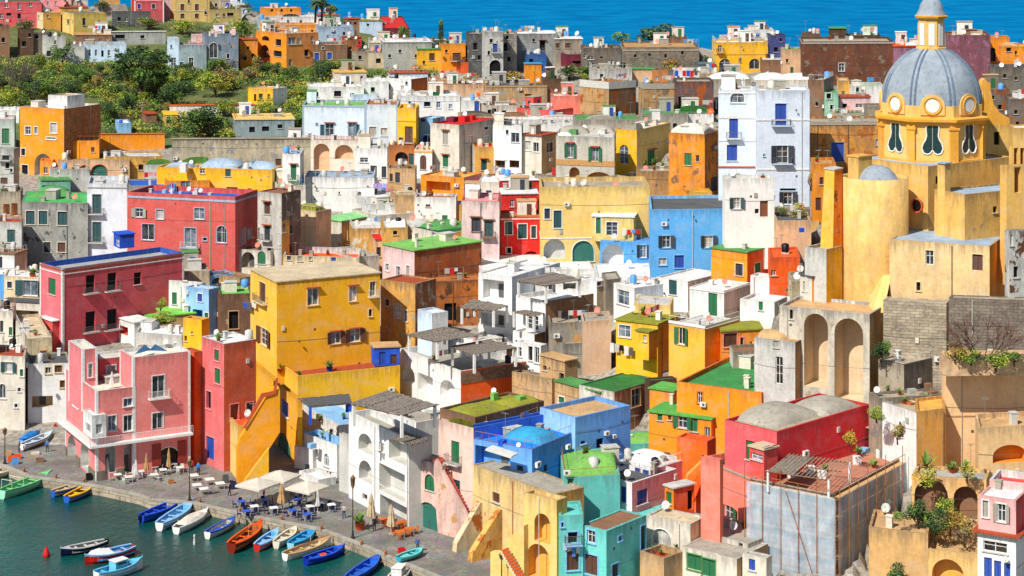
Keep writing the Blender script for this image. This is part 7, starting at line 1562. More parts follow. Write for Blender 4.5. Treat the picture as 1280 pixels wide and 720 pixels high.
# arched viaduct
va=H('viaduct','tall plastered viaduct with two deep round arches under the church terrace',(974,1087,1109),(393,520),62,(.82,.78,.70),"1020,438,30,92,a0!;1061,450,36,104,a0!;989,393,4,12,d",cat='viaduct',group=None,inner=(.84,.74,.60),roof='tan',ph=.35,wear=.75,under='stone',Y=229.5,clutter=False,rtrim='white',cR='tuff')
H('retaining_wall','grey stone block retaining wall with sooty upper band under the church sacristy',(1104,1183,1187),(379,470),74,'stone',"",cat='wall',group=None,roof='stone',ph=.1,wear=.5,Y=229,dep=2,clutter=False)
for o in CH.children: pass
bw=H('retaining_wall','wide brown stained retaining wall above the planted ledge at the right edge',(1186,1290,1292),(376,470),80,(.55,.47,.38),"",cat='wall',group=None,roof='stone',ph=.1,wear=.75,Y=224,dep=2,clutter=False,under='dstone')
for b in BLD[-2:]: 
    for i_ in range(len(b.wall.data.materials)): b.wall.data.materials[i_]=brickm('stone' if b is BLD[-2] else 'dstone',.85)
H('house','grey white peeling house at the right edge above the brown retaining wall',(1256,1262,1300),(289,385),12,'lgrey',"1263,300,6,14,w;1270,340,6,14,d",group=G3,roof='stone',ph=.4,wear=.9,under='dbrown',Y=226,dep=6,clutter=False)
H('house','yellow arched porch block at the right edge below the bell gable',(1250,1258,1300),(208,285),14,yc,"1272,225,8,32,o",group=G3,roof='white',ph=.3,wear=.25,Y=233,dep=6,clutter=False)
H('house','leaning grey house with a white door and a rounded brown roof beside the viaduct',(943,994,1005),(428,488),58,(.80,.79,.76),"970,429,6,11,l;974,463,9,34,w",cR='tuff',group=G3,roof='tuff',ph=.05,wear=.6,under='grey',clutter=False,Y=232,domes="968,424,44,12,tan")
# sooty block house under the retaining wall
H('house','low sooty concrete house between viaduct and peach wall with a dish on its wall',(1098,1130,1182),(456,510),40,'dstone',"1152,495,8,12,d",cL='stone',group=G3,roof='stone',ph=.1,wear=.8,Y=226,clutter=False,props='')
# ---- terraces right of the scaffold
H('house','white curved terrace house with a rubble strewn roof above the scaffold',(1103,1146,1176),(517,575),30,'white',"",cR='ochre',group=G4,roof='stone',ph=.3,wear=.25,Y=214,clutter=False,props='p:1130,505,10,8,tile;p:1160,500,10,8,tile;x:1150,498,8,8,stone;x:1140,505,14,3,rust;x:1165,497,10,8,brown')
H('house','tall ochre house wall with a grey drainpipe left of the peach wall',(1144,1146,1182),(515,600),24,(.86,.62,.30),"",group=G4,roof='ochre',ph=.3,wear=.25,Y=212.5,dep=6,clutter=False,pipes='1179')
H('retaining_wall','huge peach plastered wall with a planted ledge at the right edge',(1177,1181,1300),(446,600),-3 if False else 3,(.93,.76,.56),"",cat='wall',group=None,roof='peach',ph=.25,wear=.15,Y=217,dep=3,clutter=False,bands=((520,1.5,'tan'),))
H('ledge_wall','peach planter ledge holding shrubs above the huge peach wall',(1174,1178,1300),(449,468),3,(.90,.74,.56),"",cat='planter',group=None,roof='brown',ph=.3,wear=.35,Y=213.5,dep=2.2,clutter=False,sink=.2)
H('house','stepped peach house with an arched terrace opening at the right edge',(1219,1223,1300),(535,615),12,(.93,.76,.54),"1262,567,42,22,a0;1240,590,1,1,d",inner='ora',group=G4,roof='tan',ph=.5,wear=.3,Y=208,dep=6,clutter=False)
H('house','peach gallery house with one brown and one orange arch under a planted ledge',(1140,1233,1238),(600,690),76,(.92,.72,.46),"1164,622,42,46,a0;1207,628,30,40,a0",inner='brown',group=G4,roof='grey',ph=.4,wear=.3,Y=204,dep=4,clutter=False,props='p:1158,587,14,22,brown;p:1206,590,14,12,brown')
H('house','tan lower terrace house with a planted roof left of the curved arch',(1086,1160,1164),(668,740),66,(.84,.66,.42),"",group=G4,roof='tan',ph=.4,wear=.5,Y=197,dep=6,clutter=False)
H('house','tan stair house with a low curved arch at the bottom right',(1160,1222,1225),(694,745),66,(.90,.72,.44),"1185,716,40,34,a0",inner='ochre',group=G4,roof='tan',ph=.5,wear=.25,Y=195,dep=7,clutter=False)
pk=H('house','pink house with a peeling white ledge and red tiled awnings at the bottom right corner',(1223,1270,1300),(626,672),60,(.95,.68,.66),"1232,636,7,21,l;1252,641,10,22,L",cR='coral',trim='white',group=G4,roof='white',ph=.1,wear=.15,Y=190,clutter=False,sink=1)
H('house','white lower floor with big blue doors below the pink house',(1222,1270,1300),(672,745),60,'white',"1244,684,30,13,w;1235,710,10,26,b;1247,714,9,26,b;1259,716,8,24,b",group=G4,roof='tile',ph=0,wear=.1,Y=189.6,clutter=False,eave=.5)
H('house','small pink roof storey above the pink house at the right edge',(1237,1290,1300),(606,626),64,(.96,.72,.70),"",cR='coral',group=G4,roof='coral',ph=.7,rtrim='white',wear=.1,Y=193,clutter=False)
wall_props(BLD[-2],'s:1259,697,7,white')
# ------------------------------------------------------------------ gardens
GARD=[(-30,74),(150,80),(300,86),(400,90),(545,90),(545,98),(412,106),(384,130),(380,172),(130,170),(128,120),(60,122),(-30,150)]
def inpoly(x,y,pl):
    c=False; j=len(pl)-1
    for i in range(len(pl)):
        if (pl[i][1]>y)!=(pl[j][1]>y) and x<(pl[j][0]-pl[i][0])*(y-pl[i][1])/(pl[j][1]-pl[i][1])+pl[i][0]: c=not c
        j=i
    return c
def blocked(x,y):
    return any(a<x<c and b<y<d for a,b,c,d in ((202,112,362,134),(202,142,225,160),(288,150,372,176),(142,156,168,172),(166,146,198,156),(84,60,160,80),(128,118,128,180)))
def undergrowth():
    r=random.Random(5); me=bpy.data.meshes.new('undergrowth'); v=[];f=[];mi=[]; mats=[leafm(i) for i in (0,1,3,4,5,6,2)]
    pts=[]
    while len(pts)<760:
        x=r.uniform(-30,545); y=r.uniform(74,172)
        if inpoly(x,y,GARD) and not blocked(x,y): pts.append((x,y))
    for x,y in ((100+i*13,30+r.uniform(-3,8)) for i in range(16)): pts.append((x,y))
    for x,y in pts:
        Y=Yg(x,y); p=P(x,y,Y); R=r.uniform(1.0,2.4); m=r.choice([0,0,0,0,1,1,6,6,5,3,2])
        for _ in range(70):
            d=Vector((r.gauss(0,1),r.gauss(0,1),abs(r.gauss(0,.8)))).normalized()*R*r.uniform(.6,1.05); d.z*=.8; q=p+d
            a=Vector((r.gauss(0,1),r.gauss(0,1),r.gauss(0,1))).normalized(); b=a.cross(Vector((r.gauss(0,1),r.gauss(0,1),1))).normalized(); s=r.uniform(.14,.30); a*=s; b*=s*.6; n=len(v)
            v.extend([tuple(q-a),tuple(q+b),tuple(q+a),tuple(q-b)]); f.append((n,n+1,n+2,n+3)); mi.append(m if r.random()<.93 else 0)
    me.from_pydata(v,[],f)
    for m in mats: me.materials.append(m)
    for p,m in zip(me.polygons,mi): p.material_index=m
    o=bpy.data.objects.new('undergrowth',me); link(o); o['kind']='stuff'; o['label']='tangled green and ochre undergrowth covering the hillside gardens'; o['category']='undergrowth'
undergrowth()
T('pine','tall dark spreading pine standing alone in the upper left gardens',177,124,80,74,trunk=.30,group=None)
T('dark','broad rounded pine rising behind the stone fort against the sea',826,62,66,34,Y=462,trunk=.02,group=None)
T('cypress','slim dark cypress standing against the sea above the grey hall',551,52,9,28,Y=452,group=None,trunk=.05)
T('dark','round dark green tree beside the dark red ridge house',505,52,15,22,Y=470,group=None,trunk=.1)
T('dark','dark rounded bush right of the tall spreading pine trunk',216,134,40,34,trunk=.1)
T('dark','dense dark olive tree before the yellow tiled low grey house',256,170,58,40,trunk=.15)
T('olive','blue green olive tree above the orange brick sided house left of centre',40,128,34,28,trunk=.1)
T('dark','dark olive tree directly above the white roof hut of the brick sided house',60,124,30,26,trunk=.1)
T('olive','grey green olive tree right of the dark olives above the brick wall',84,122,30,24,trunk=.1)
T('lime','pale lime bush at the left picture edge above the white terrace',8,134,30,24,trunk=.1)
T('lime','bright lime bush between the grey villa and the white garden house',270,120,36,30,trunk=.1)
T('lime','yellow green bush below the dark brown house with blue windows',422,92,28,20,trunk=.1)
T('lime','low yellow green bush right of the long white garden house',448,96,26,14,trunk=.1)
T('russet','rust coloured bush below the arched window of the grey blue villa',284,112,34,28,trunk=.1)
T('russet','brown orange tree left of two before the stone fort',789,88,22,26,trunk=.15)
T('russet','taller brown orange tree right of two before the stone fort',812,88,26,28,trunk=.15)
T('russet','low rust bush under the right end of the stone fort',838,88,26,16,trunk=.1)
T('bush','green tree below the weathered grey house with the white roof',712,98,38,22,trunk=.1)
T('bush','wide green bush filling the corner beside the cream domed roofs',735,100,30,18,trunk=.1)
T('dry','dry olive bush under the great blocked arch of the palace',650,104,46,18,trunk=.1)
T('russet','brown bush on the terrace right of the arched niches',588,106,30,16,trunk=.1)
T('dark','small dark tree right of the fort against the sea',882,82,12,14,trunk=.1)
T('lime','bright green trees behind the grey hall with a white roof',228,42,34,18,trunk=.1)
T('bush','green tree group between the red house and the apartment house',186,36,28,14,trunk=.1)
T('lime','green tree left of the orange villa roof',302,50,32,26,trunk=.1)
T('bush','green bush behind the cream house on the ridge',126,12,24,14,trunk=.1)
T('bush','small round tree above the beige apartment house',305,16,20,12,trunk=.1)
T('lime','leafy tree between pale houses at the back left ridge',285,16,24,10,trunk=.1)
T('dark','dark tree under the palms on the far ridge',413,20,20,16,Y=475,trunk=.1,group=None)
T('bush','green bush in front of the pink house at the top left',32,36,26,14,trunk=.1)
palm('left palm of the pair on the ridge below the sea',394,26,24,472); palm('right palm of the pair on the ridge below the sea',402,24,24,474,.9)
bare_tree('large leafless grey tree at the upper left picture edge',6,120,52,62,seed=4); bare_tree('second leafless tree beside the dark brick house at upper left',24,112,36,44,seed=9)
bare_tree('leafless tree in front of the grey blue villa',284,84,40,34,seed=6); bare_tree('leafless grey tree beside the apartment houses',246,46,34,22,seed=8)
bare_tree('grey brushwood thicket below the crumbling blue grey house',120,104,56,24,seed=12); bare_tree('pale dry thicket left of the white tower in the gardens',172,140,40,22,seed=13,col_=(.55,.48,.38))
r=random.Random(21); kinds=[('bush','green'),('lime','lime green'),('dry','olive brown'),('russet','rust coloured'),('bush','green'),('lime','lime green'),('dark','dark green')]
for i in range(64):
    for _ in range(60):
        x=r.uniform(-10,540); y=r.uniform(78,168)
        if inpoly(x,y,GARD) and not blocked(x,y) and not blocked(x,y-8): break
    k,c=r.choice(kinds) if i%3 else r.choice([('dark','dark green'),('bush','green')]); f=1.35 if i%3==0 else 1; T(k,'%s bush in the overgrown hillside gardens'%c,x,y,r.uniform(14,26)*f,r.uniform(11,20)*f,trunk=.08)
# shrubs at the right
lz=BLD[0]
SH=None
def shrub(k,lab,x,y,w,h,Y,**q): T(k,lab,x,y+h*.15,w*1.2,h,Y=Y,trunk=.03,group=None,name='shrub',cat='shrub',**q)
bare_tree('reddish leafless shrub on the planted ledge at the right edge',1228,446,84,66,Y=214,col_=(.42,.28,.24),seed=3,n0=12,name='bare_shrub')
shrub('bush','bright green shrub on the ledge nearest the right picture edge',1268,452,24,14,213); shrub('bush','wide green shrub at the middle of the planted ledge',1245,458,34,20,212.5)
shrub('bush','green shrub at the left part of the planted ledge',1214,450,26,16,213); shrub('russet','rusty dry shrub at the left end of the planted ledge',1194,446,30,22,213.5)
shrub('dark','dark climbing plant in the corner between viaduct and stone wall',1102,450,22,30,227)
shrub('yellow','golden yellow shrub on the ledge left above the brown arch',1160,604,28,28,203.5); shrub('yellow','smaller golden shrub above the orange arch',1209,596,24,18,203)
shrub('dark','dark spiky plants on the terrace right of the scaffold',1148,652,34,34,200); shrub('lime','tall yellow green shrub right of the dark terrace plants',1188,658,24,44,200)
shrub('dry','broad dry rosy shrub beside the tall yellow green shrub',1206,672,36,40,198); shrub('dark','dark shrub in shade between the terrace plants',1170,665,30,36,199)
shrub('dark','dark plants at the bottom edge right of the scaffold foot',1122,735,36,38,196)
shrub('russet','purple red flowering shrub at the reed canopy',1122,548,20,22,207); shrub('yellow','orange flowering plant on the scaffold top terrace',1062,552,16,18,214)
shrub('bush','green plant above the red wall beside the white curved terrace',1096,522,20,16,216); shrub('dry','ivy and weeds hanging on the corner of the white blue house',1014,232,12,24,288)
shrub('yellow','yellow potted plant before the white terrace house door',998,270,18,22,277); shrub('bush','potted palm beside the dark shutters of the white house',977,270,12,14,278)
shrub('bush','row of plants on the terrace below the dark rose house',206,400,30,12,272); shrub('lime','yellowish plant at the end of the rose house terrace',201,386,12,16,275)
# ------------------------------------------------------------------ scaffold with netting
def netm():
    m,nt,b=newmat('scaffold_netting'); n1=noise(nt,worldpos(nt,(1,1,.5)),.9,6,.6)
    nt.links.new(mix(nt,ramp(nt,n1,.3,.7),(.34,.46,.56),(.68,.78,.86)),b.inputs['Base Color']); b.inputs['Roughness'].default_value=.6
    tr=N(nt,'ShaderNodeBsdfTransparent'); mx=N(nt,'ShaderNodeMixShader'); mx.inputs[0].default_value=.58
    nt.links.new(tr.outputs[0],mx.inputs[1]); nt.links.new(b.outputs[0],mx.inputs[2]); nt.links.new(mx.outputs[0],nt.nodes['Material Output'].inputs[0]); return m
SC=root('scaffold','rusty pole scaffold wrapped in pale translucent netting around a house','scaffold',(sc.C.x,sc.C.y-1,sc.C.z)); nm=netm(); pm=paint('rust',.6,.3)
for fc,L in ((sc.fL,sc.LA),(sc.fR,sc.LB)):
    zt=sc.z1+.9; zb=sc.C.z-3; nx=26; nz=14; r=random.Random(2); 
    g=[[fc.pt(-.9+(L+.9)*i/nx,zb+(zt-.9-zb)*j/nz,1.05+.10*sin(i*1.9)+.03*sin(j*2.3+i)+r.uniform(-.04,.04)) for j in range(nz+1)] for i in range(nx+1)]
    m=MB()
    for i in range(nx):
        for j in range(nz): m.face((g[i][j],g[i+1][j],g[i+1][j+1],g[i][j+1]),nm,True)
    m.build('netting',SC)
    n=int(L/2.3)+1
    for i in range(n+1):
        for d in (.95,):
            m=MB(); u=-.9+(L+.9)*i/n; m.tube(fc.pt(u,zb,1.28),fc.pt(u,zt+1.2*(i%2),1.28),.045,pm,6); m.build('pole',SC)
    for k in range(7):
        z=zt-k*2.1-.2
        if z<zb: break
        m=MB(); m.tube(fc.pt(-.9,z,.8),fc.pt(L,z,.8),.04,pm,5); m.build('ledger_pole',SC)
        m=MB(); fc.fbox(m,-.8,L,z-.98,z-.94,.15,.9,paint('tan',.8)); m.build('plank',SC)
    m=MB(); m.tube(fc.pt(0,zb,1.33),fc.pt(L*.5,zt-1,1.33),.04,pm,5); m.build('brace',SC)
# stick pergola and white planters on the scaffolded terrace
PG=root('stick_pergola','ragged reed and stick pergola on the terrace behind the netting','pergola',onz(1000,600,sc.rz))
m=MB(); z=sc.rz+2.3; a=onz(960,588,z); b=onz(1036,600,z); c=onz(1062,578,z); d=onz(988,569,z)
for i in range(16):
    t=i/15; m.tube(a.lerp(b,t)+Vector((0,-.3,.03*(i%3))),d.lerp(c,t)+Vector((0,.3,.1)),.05,paint('stone',.9),5)
for t in (0,.5,1): m.tube(a.lerp(d,t)-Vector((.3,0,.07)),b.lerp(c,t)+Vector((.3,0,-.07)),.07,paint('brown',.9),5)
m.build('roof_sticks',PG)
m=MB(); m.prism([a.lerp(b,.0),a.lerp(b,.42),d.lerp(c,.40),d],(0,0,.05),reedm()); m.build('reed_mat',PG)
for v in (a,b,c,d): m=MB(); m.tube(Vector((v.x,v.y,sc.rz)),v,.14,plaster('white',.2),8); m.build('post',PG)
CP=root('canopy','patched white sheet canopy on posts in front of the white curved terrace','canopy',onz(1090,570,sc.rz))
z=sc.rz+2.6; q=[onz(1066,531,z),onz(1118,543,z),onz(1140,533,z),onz(1092,522,z)]
m=MB(); m.prism(q,(0,0,.06),fabric('sand')); m.build('sheet',CP)
for v in q: m=MB(); m.tube(Vector((v.x,v.y,sc.rz)),v,.09,plaster('lgrey',.2),8); m.build('post',CP)
for i,(x,y) in enumerate(((1013,592),(1027,598),(1071,580),(1100,572),(1010,584))):
    m=MB(); o=onz(x,y,sc.rz); m.prism([o+Vector((-.5,-.25,0)),o+Vector((.5,-.25,0)),o+Vector((.42,.25,.0)),o+Vector((-.42,.25,0))],(0,0,.9),plaster('white',.15)); ob=m.build('planter',None,o); tag(ob,'white block planter on the scaffold terrace, number %s from the left'%('two','three','four','five','one')[i] if False else ['white block planter nearest the stick pergola','white block planter at the corner of the brick floor','white block planter in the middle of the terrace edge','white block planter under the sheet canopy','white block planter behind the pergola post'][i],'planter','white planters on the scaffold terrace')
m=MB(); plantpot(m,onz(1074,570,sc.rz),.8,1.2,'tile'); ob=m.build('potted_plant',None,onz(1074,570,sc.rz)); tag(ob,'leafy plant in a clay pot on the brick floored terrace','potted plant')
# ------------------------------------------------------------------ boats
boat('cream open boat half cut by the left picture edge',(-16,601),(24,588),'offw','cream','tan',deck='offw')
boat('large pale green fishing boat with white frame moored at the left',(2,624),(64,600),(.62,.86,.74),(.35,.75,.45),(.45,.80,.55),deck=(.45,.80,.5),beam=2.3,ht=1.0,extra='g')
boat('blue boat with cream wooden inside beside the yellow trimmed boat',(66,622),(110,608),'bluer','tan','tan',deck='sand',beam=1.5,extra='')
boat('blue boat with bright yellow gunwale and seats',(83,629),(118,612),'bluer','yel',(.55,.50,.30),deck='yel',beam=1.7)
boat('bright blue motor boat with a dark engine near the quay corner',(176,654),(227,633),(.12,.30,.72),'cblue','bluer',deck='cblue',beam=1.9,ht=.85,motor=True)
boat('white boat with light blue inside and red engine cover',(199,664),(242,636),'white','sky',(.45,.72,.90),deck='sky',beam=2.0,ht=.9,extra='f')
boat('white covered boat with blue keel line right of the light blue boat',(220,668),(260,645),'white','white','offw',deck='white',beam=1.9,extra='',tarp=(.12,.8,'offw'))
boat('navy blue boat alone on the water with a black outboard motor',(132,684),(76,696),(.05,.07,.22),(.08,.10,.28),'grey',deck='lgrey',beam=1.7,motor=True)
boat('red boat with blue inside and a white tarpaulin bundle',(167,692),(106,707),(.75,.14,.10),'sky',(.35,.68,.88),deck='sky',beam=2.1,ht=.9,tarp=(.45,.92,'white'))
boat('turquoise and white cabin boat at the bottom picture edge',(120,727),(178,710),'white','sky',(.40,.75,.88),deck=(.40,.75,.88),beam=2.1,ht=.95,cabin=(.35,.62,(.45,.78,.90),.75))
boat('blue and white boat under the quay steps with many ropes',(259,674),(294,655),'white','cblue','lgrey',deck='bluer',beam=1.6,extra='o')
boat('large varnished red brown wooden boat with an orange engine box',(289,692),(328,664),(.48,.14,.08),'red','rust',deck='orr',beam=2.1,ht=1.05,extra='m')
boat('small boat with red hull and light blue inside',(321,690),(348,670),(.74,.16,.12),'white',(.42,.72,.88),deck='sky',beam=1.6)
boat('small cream white boat between light blue boats',(345,686),(371,667),'offw','white','sand',deck='offw',beam=1.6)
boat('turquoise boat with pale seats nearest the quay ledge',(363,688),(394,669),(.55,.78,.88),(.20,.58,.80),(.22,.60,.82),deck='turq',beam=1.7)
boat('long white boat with a varnished spar laid along it',(356,701),(414,681),'white','cream','sand',deck='tan',beam=1.9,extra='m')
boat('royal blue boat carrying an orange life ring',(382,707),(431,691),(.07,.16,.62),'cblue',(.10,.26,.70),deck='cblue',beam=1.8,extra='r')
boat('deep blue boat cut by the bottom edge near the quay bend',(434,732),(476,702),(.10,.32,.78),'bluer',(.12,.42,.85),deck='bluer',beam=1.9,extra='')
boat('white boat with a cabin at the bottom edge beside the quay',(486,738),(512,712),'white','white','lgrey',deck='lgrey',beam=1.9,cabin=(.35,.6,'white',.8))
boat('white boat with blue deck stripe hauled out on the quay',(28,563),(66,547),'white','cblue','lgrey',deck='pblue',beam=1.7,z=QZ+.12,group=None)
boat('blue tarpaulin covered dinghy hauled out behind the white boat',(26,555),(50,545),'blue','cblue','cblue',beam=1.3,z=QZ+.1,group=None,tarp=(.05,.95,(.15,.50,.80)),ht=.55)
boat('turquoise dinghy lying on the quay at the bottom centre',(498,703),(529,692),(.20,.62,.72),'teal',(.25,.70,.78),deck='teal',beam=1.5,z=QZ+.08,group=None,ht=.55)
def buoy(lab,x,y,r=.45,c='orr'):
    p=onz(x,y,0); m=MB(); m.lathe(p,[(r*.5,-.2),(r,.05),(r*.95,.4),(r*.45,.85),(.12,1.05),(.1,1.2)],paint(c,.4),14); o=m.build('buoy',None,p); tag(o,lab,'buoy')
buoy('red conical mooring buoy left of the navy boat',58,696,.42,'red'); buoy('tiny pale float on the dark water left of the moored boats',243,681,.14,'white')
# ------------------------------------------------------------------ lamps
lamp('lamp post at the left edge of the quay by the fish crates',6,580,534); lamp('lamp post on the quay between pink restaurant and yellow house',237,626,573)
lamp('lamp post in front of the white arcaded house on the quay',441,673,593); lamp('lamp post at the bottom edge before the yellow stair house',627,735,690,z=QZ)
# ------------------------------------------------------------------ umbrellas
umbrella('left of three big cream canopy umbrellas over the blue chairs',322,632,56,rz=.2); umbrella('rear middle cream canopy umbrella over the blue chairs',350,622,54,rz=.3); umbrella('right of three big cream canopy umbrellas over the blue chairs',384,636,56,rz=.2)
umbrella('white square umbrella on the plant filled porch of the white house',78,526,28,Hm=2.3,c='white',rz=.6,z=onz(78,526,QZ).z)
for x,y,h,c,l in ((134,598,26,'offw','white folded umbrella by the first pink arch'),(153,594,28,'cream','cream folded umbrella left of the wide pink arch'),(170,600,26,'white','white folded umbrella below the wide pink arch'),(183,596,30,'tan','brown folded umbrella right of the white one under the pink terrace'),
   (211,592,32,'tan','tall brown folded umbrella by the red restaurant doors'),(352,638,34,'tan','brown folded umbrella among blue chairs under the canopies'),(397,641,32,'white','white folded umbrella at the right end of the blue chairs'),(464,656,40,'sand','large beige folded umbrella beside the white arcaded house'),(489,668,38,'sand','beige folded umbrella next to the pink house corner')):
    folded(l,x,y,h,c,w=.34 if h<34 else .55)
folded('white folded umbrella on the pink restaurant terrace balcony',140,482,22,'offw',z=P(140,482,pr.Y+2).z) if False else None
# ------------------------------------------------------------------ tables and chairs
TB=[(147,600),(161,603),(176,596),(193,600),(193,590),(204,594),(225,591),(216,586),(168,590)]
for i,(x,y) in enumerate(TB):
    table('white cafe table below the arches of the pink restaurant',x,y,'white',.95,rz=.4,group='white tables of the pink restaurant')
    p=onz(x,y,QZ)
    for k in range(2):
        a=.4+i*.7+k*pi; q=p+Vector((cos(a)*.85,sin(a)*.85,0)); chair('white cafe chair below the arches of the pink restaurant',0,0,'lgrey',a-pi/2,pos=q,group='white chairs of the pink restaurant')
for i,(x,y) in enumerate(((242,601),(262,606),(246,613),(275,611),(255,618))): table('bare white table on open quay left of the canopy umbrellas',x,y,'white',1.15,rz=.35,group='bare white tables on the open quay')
for i,(x,y) in enumerate(((302,634),(318,640),(330,632),(342,642),(372,632),(388,640),(366,645),(400,636),(384,650),(414,638),(308,646),(374,622))):
    table('blue clothed restaurant table under the cream canopies' if i%2==0 else 'white topped restaurant table among blue chairs',x,y,'bluer' if i%2==0 else 'white',1.0,rz=.3,group='restaurant tables under the canopies')
    p=onz(x,y,QZ)
    for k in range(4):
        a=.3+k*pi/2; q=p+Vector((cos(a)*.85,sin(a)*.85,0)); chair('dark blue chair at the canopy shaded restaurant tables',0,0,(.05,.08,.32),a-pi/2,pos=q,group='blue chairs of the harbour restaurant')
for i,(x,y) in enumerate(((480,656),(492,662),(504,660),(512,668),(500,672))):
    table('orange wooden table in front of the white arcaded house',x,y,(.80,.42,.14),1.1,rz=.2,group='orange wooden tables by the pink house')
    p=onz(x,y,QZ)
    for k in range(3):
        a=.5+k*2.1; q=p+Vector((cos(a)*.85,sin(a)*.85,0)); chair('orange wooden chair in front of the white arcaded house',0,0,(.80,.40,.12),a-pi/2,pos=q,group='orange wooden chairs by the pink house')
# ------------------------------------------------------------------ people
person('person in red jacket and dark trousers walking near the pink restaurant',69,543,QZ,(.70,.10,.10),(.10,.10,.16),walk=.3)
person('person in dark clothes beside the one in red',61,538,QZ,(.10,.12,.20),(.08,.08,.12),walk=.15)
person('person in a dark red top standing at the left of the quay',38,536,QZ,(.45,.12,.14),(.10,.12,.25),walk=.1)
person('person in a light blue shirt beside the hauled out boats',59,565,QZ,(.30,.50,.75),(.12,.16,.3),walk=.1)
person('person in black walking past the bare white tables',287,620,QZ,(.04,.04,.06),(.05,.05,.07),walk=.25,face=0)
person('person in blue jacket near the dark rose alley',248,594,QZ,(.15,.45,.75),(.08,.1,.2),walk=.1)
person('person in a red top near the alley lamp post',240,591,QZ,(.70,.15,.15),(.1,.1,.15),walk=.1)
person('person in dark clothes under the large beige folded umbrella',468,664,QZ,(.10,.07,.10),(.08,.08,.1),walk=.15)
person('person in a striped white shirt outside the white left edge house',12,528,QZ,(.75,.75,.75),(.15,.2,.35),walk=.15)
for i,(x,y,t,l,f,lab) in enumerate(((196,588,(.8,.8,.8),(.2,.2,.3),1,'person in a white shirt between the pink restaurant tables'),(214,585,(.15,.3,.2),(.1,.1,.1),2,'person in green at the red restaurant doors'),(430,648,(.7,.7,.65),(.15,.2,.4),3,'person in a pale shirt right of the blue chairs'),
   (395,628,(.1,.1,.12),(.1,.1,.1),0,'waiter in black at the rear of the blue chairs'),(330,626,(.6,.15,.15),(.1,.1,.2),2,'person in red under the left canopy umbrella'),(522,690,(.25,.35,.6),(.3,.3,.3),1,'person in blue standing by the turquoise dinghy'),(24,566,(.5,.45,.3),(.1,.15,.25),0,'person in a tan shirt behind the fish crates'))):
    person(lab,x,y,QZ,t,l,walk=.15,face=f*1.5)
# ------------------------------------------------------------------ clutter of the quay
def crate(lab,x,y,w,d,h,c,rz=.3,group='fish crates and boxes on the quay'):
    p=onz(x,y,QZ); s=p.y/F; w*=s; d*=s; h*=s; m=MB(); mt=paint(c,.6); t=.05; a=Vector((cos(rz),sin(rz),0)); b=Vector((-sin(rz),cos(rz),0)); o=p-a*w/2-b*d/2
    m.box(o,a*w,b*d,(0,0,.05),mt); m.box(o,a*w,b*t,(0,0,h),mt); m.box(o+b*(d-t),a*w,b*t,(0,0,h),mt); m.box(o+b*t,a*t,b*(d-2*t),(0,0,h),mt); m.box(o+b*t+a*(w-t),a*t,b*(d-2*t),(0,0,h),mt)
    ob=m.build('crate',None,p); tag(ob,lab,'crate',group)
for x,y,w,d,h,c,l in ((14,576,8,7,5,'orr','orange fish crate at the foot of the left lamp post'),(19,580,8,7,7,'blue','blue fish crate at the foot of the left lamp post'),(10,569,8,7,5,'tan','tan crate behind the orange crate'),(22,573,8,6,5,'orr','second orange crate right of the blue crate'),
    (40,574,12,8,3,'stone','grey crate of nets between lamp and pink restaurant'),(50,577,10,8,4,'brown','brown crate of nets nearest the pink restaurant'),(44,568,10,6,3,'offw','white crate behind the net crates'),(502,691,9,7,6,'red','red crate beside the turquoise dinghy'),
    (111,600,7,6,8,'black','black bin beside the corner arch of the pink restaurant'),(282,603,7,6,9,'dgrey','dark waste bin at the foot of the yellow planter'),(291,611,8,6,9,(.15,.18,.3),'blue grey bin beside the yellow planter'),(214,604,7,5,4,'rust','rusty crate on the quay ramp')):
    crate(l,x,y,w,d,h,c)
def rope(lab,pts,c='tan',sag=.25,r=.03):
    q=[onz(x,y,z) for x,y,z in pts]; m=MB(); mt=paint(c,.8)
    for a,b in zip(q[:-1],q[1:]):
        n=8
        for i in range(n):
            f=lambda t: a.lerp(b,t)-Vector((0,0,sag*4*t*(1-t)))
            m.tube(f(i/n),f((i+1)/n),r,mt,4)
    o=m.build('mooring_rope',None,q[0]); tag(o,lab,'rope','mooring ropes from boats to quay')
EN=[('green',64,600,72,604),('yellow trimmed',118,612,128,609),('bright blue',227,633,232,627),('light blue',242,636,250,631),('covered white',260,645,266,634),('roped blue and white',294,655,300,643),('red brown',328,664,336,650),('red hulled',348,670,352,653),('small cream',371,667,374,657),('turquoise',394,669,400,662),('long white',414,681,420,670),('royal blue',431,691,440,677),('deep blue',476,702,480,695)]
for l,x0,y0,x1,y1 in EN: rope('mooring rope of the %s boat'%l,[(x0,y0,.8),(x1,y1,QZ+.05)])
for i,(x,y) in enumerate(((30,590),(70,598),(105,603),(250,628),(300,640),(352,650),(402,662),(452,681),(482,694))):
    p=onz(x,y,QZ); m=MB(); m.lathe(p,[(.16,0),(.13,.3),(.2,.38),(.2,.45),(.02,.5)],paint('rust',.6,.3),10); o=m.build('bollard',None,p); tag(o,'rusty iron bollard on the quay edge','bollard','iron bollards along the quay edge')
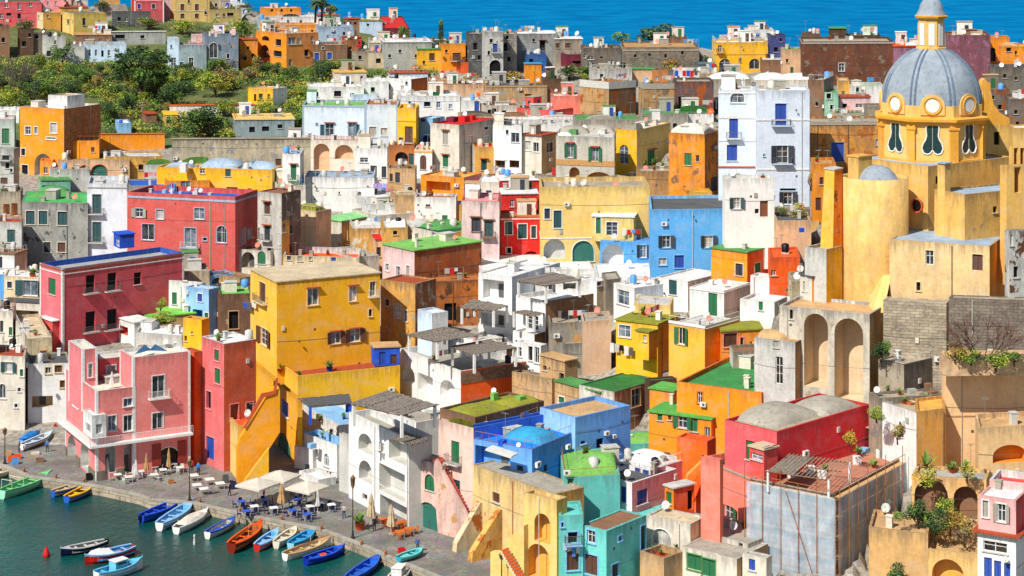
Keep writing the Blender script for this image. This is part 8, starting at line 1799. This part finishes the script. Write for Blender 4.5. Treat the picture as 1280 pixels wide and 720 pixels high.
m=MB(); p=onz(450,662,QZ); plantpot(m,p,2.2,1.7,'tile'); o=m.build('potted_plant',None,p); tag(o,'large bush in an orange trough beside the arcaded house','potted plant')
for x,y,w,h,l in ((30,522,1.4,1.6,'potted plant left of the porch on the left quay'),(38,520,1.2,1.2,'small potted plant on the porch of the white left house'),(47,505,1.8,2.2,'tall potted palm on the plant filled porch')):
    m=MB(); p=onz(x,y,QZ); plantpot(m,p,w,h,'tile'); o=m.build('potted_plant',None,p); tag(o,l,'potted plant')
# laundry
def laundry(lab,fc,pts,colors):
    """washing line on plane fc between two picture points"""
    (x0,y0),(x1,y1)=pts; u0,z0=fc.hit(x0,y0); u1,z1=fc.hit(x1,y1); o=fc.pt(u0,z0,.5); R=root('washing_line',lab,'laundry',o)
    m=MB(); m.tube(fc.pt(u0,z0,.5),fc.pt(u1,z1,.5),.015,paint('grey'),4); m.build('line',R); n=len(colors); r=random.Random(int(x0))
    for i,c in enumerate(colors):
        a=u0+(u1-u0)*(i+.06)/n; b=u0+(u1-u0)*(i+.94)/n; z=z0+(z1-z0)*(i+.5)/n; h=r.uniform(.7,1.3); m=MB(); k=5
        for j in range(k):
            A=a+(b-a)*j/k; B_=a+(b-a)*(j+1)/k; da=.5+.05*sin(j*2.1); db=.5+.05*sin((j+1)*2.1)
            m.face((fc.pt(A,z,.5),fc.pt(B_,z,.5),fc.pt(B_,z-h,db),fc.pt(A,z-h-.05,da)),fabric(c),True)
        m.build('cloth',R)
laundry('lilac and grey washing hung below the blue shutter terrace',plane_face(467,240,349,-10),((467,229),(485,229)),[(.72,.62,.86),(.70,.60,.84),(.74,.66,.88)])
laundry('black and white clothes hung under the yellow house window',d1.fL,((764,427),(794,434)),['white','lgrey','black','white','dgrey'])
laundry('red white and blue clothes on the roof terrace above the tan towers',plane_face(842,92,388,2),((843,88),(872,88)),['cblue','white','red','cblue','red','dgrey'])
laundry('colourful clothes on the turquoise house balcony',plane_face(703,678,203.5,10),((703,676),(724,680)),['white','lpink','blue','white'])
laundry('clothes hung on the flower balcony of the big yellow house',by.fL,((308,378),(324,376)),['cblue','dgrey','white'])
terrain()
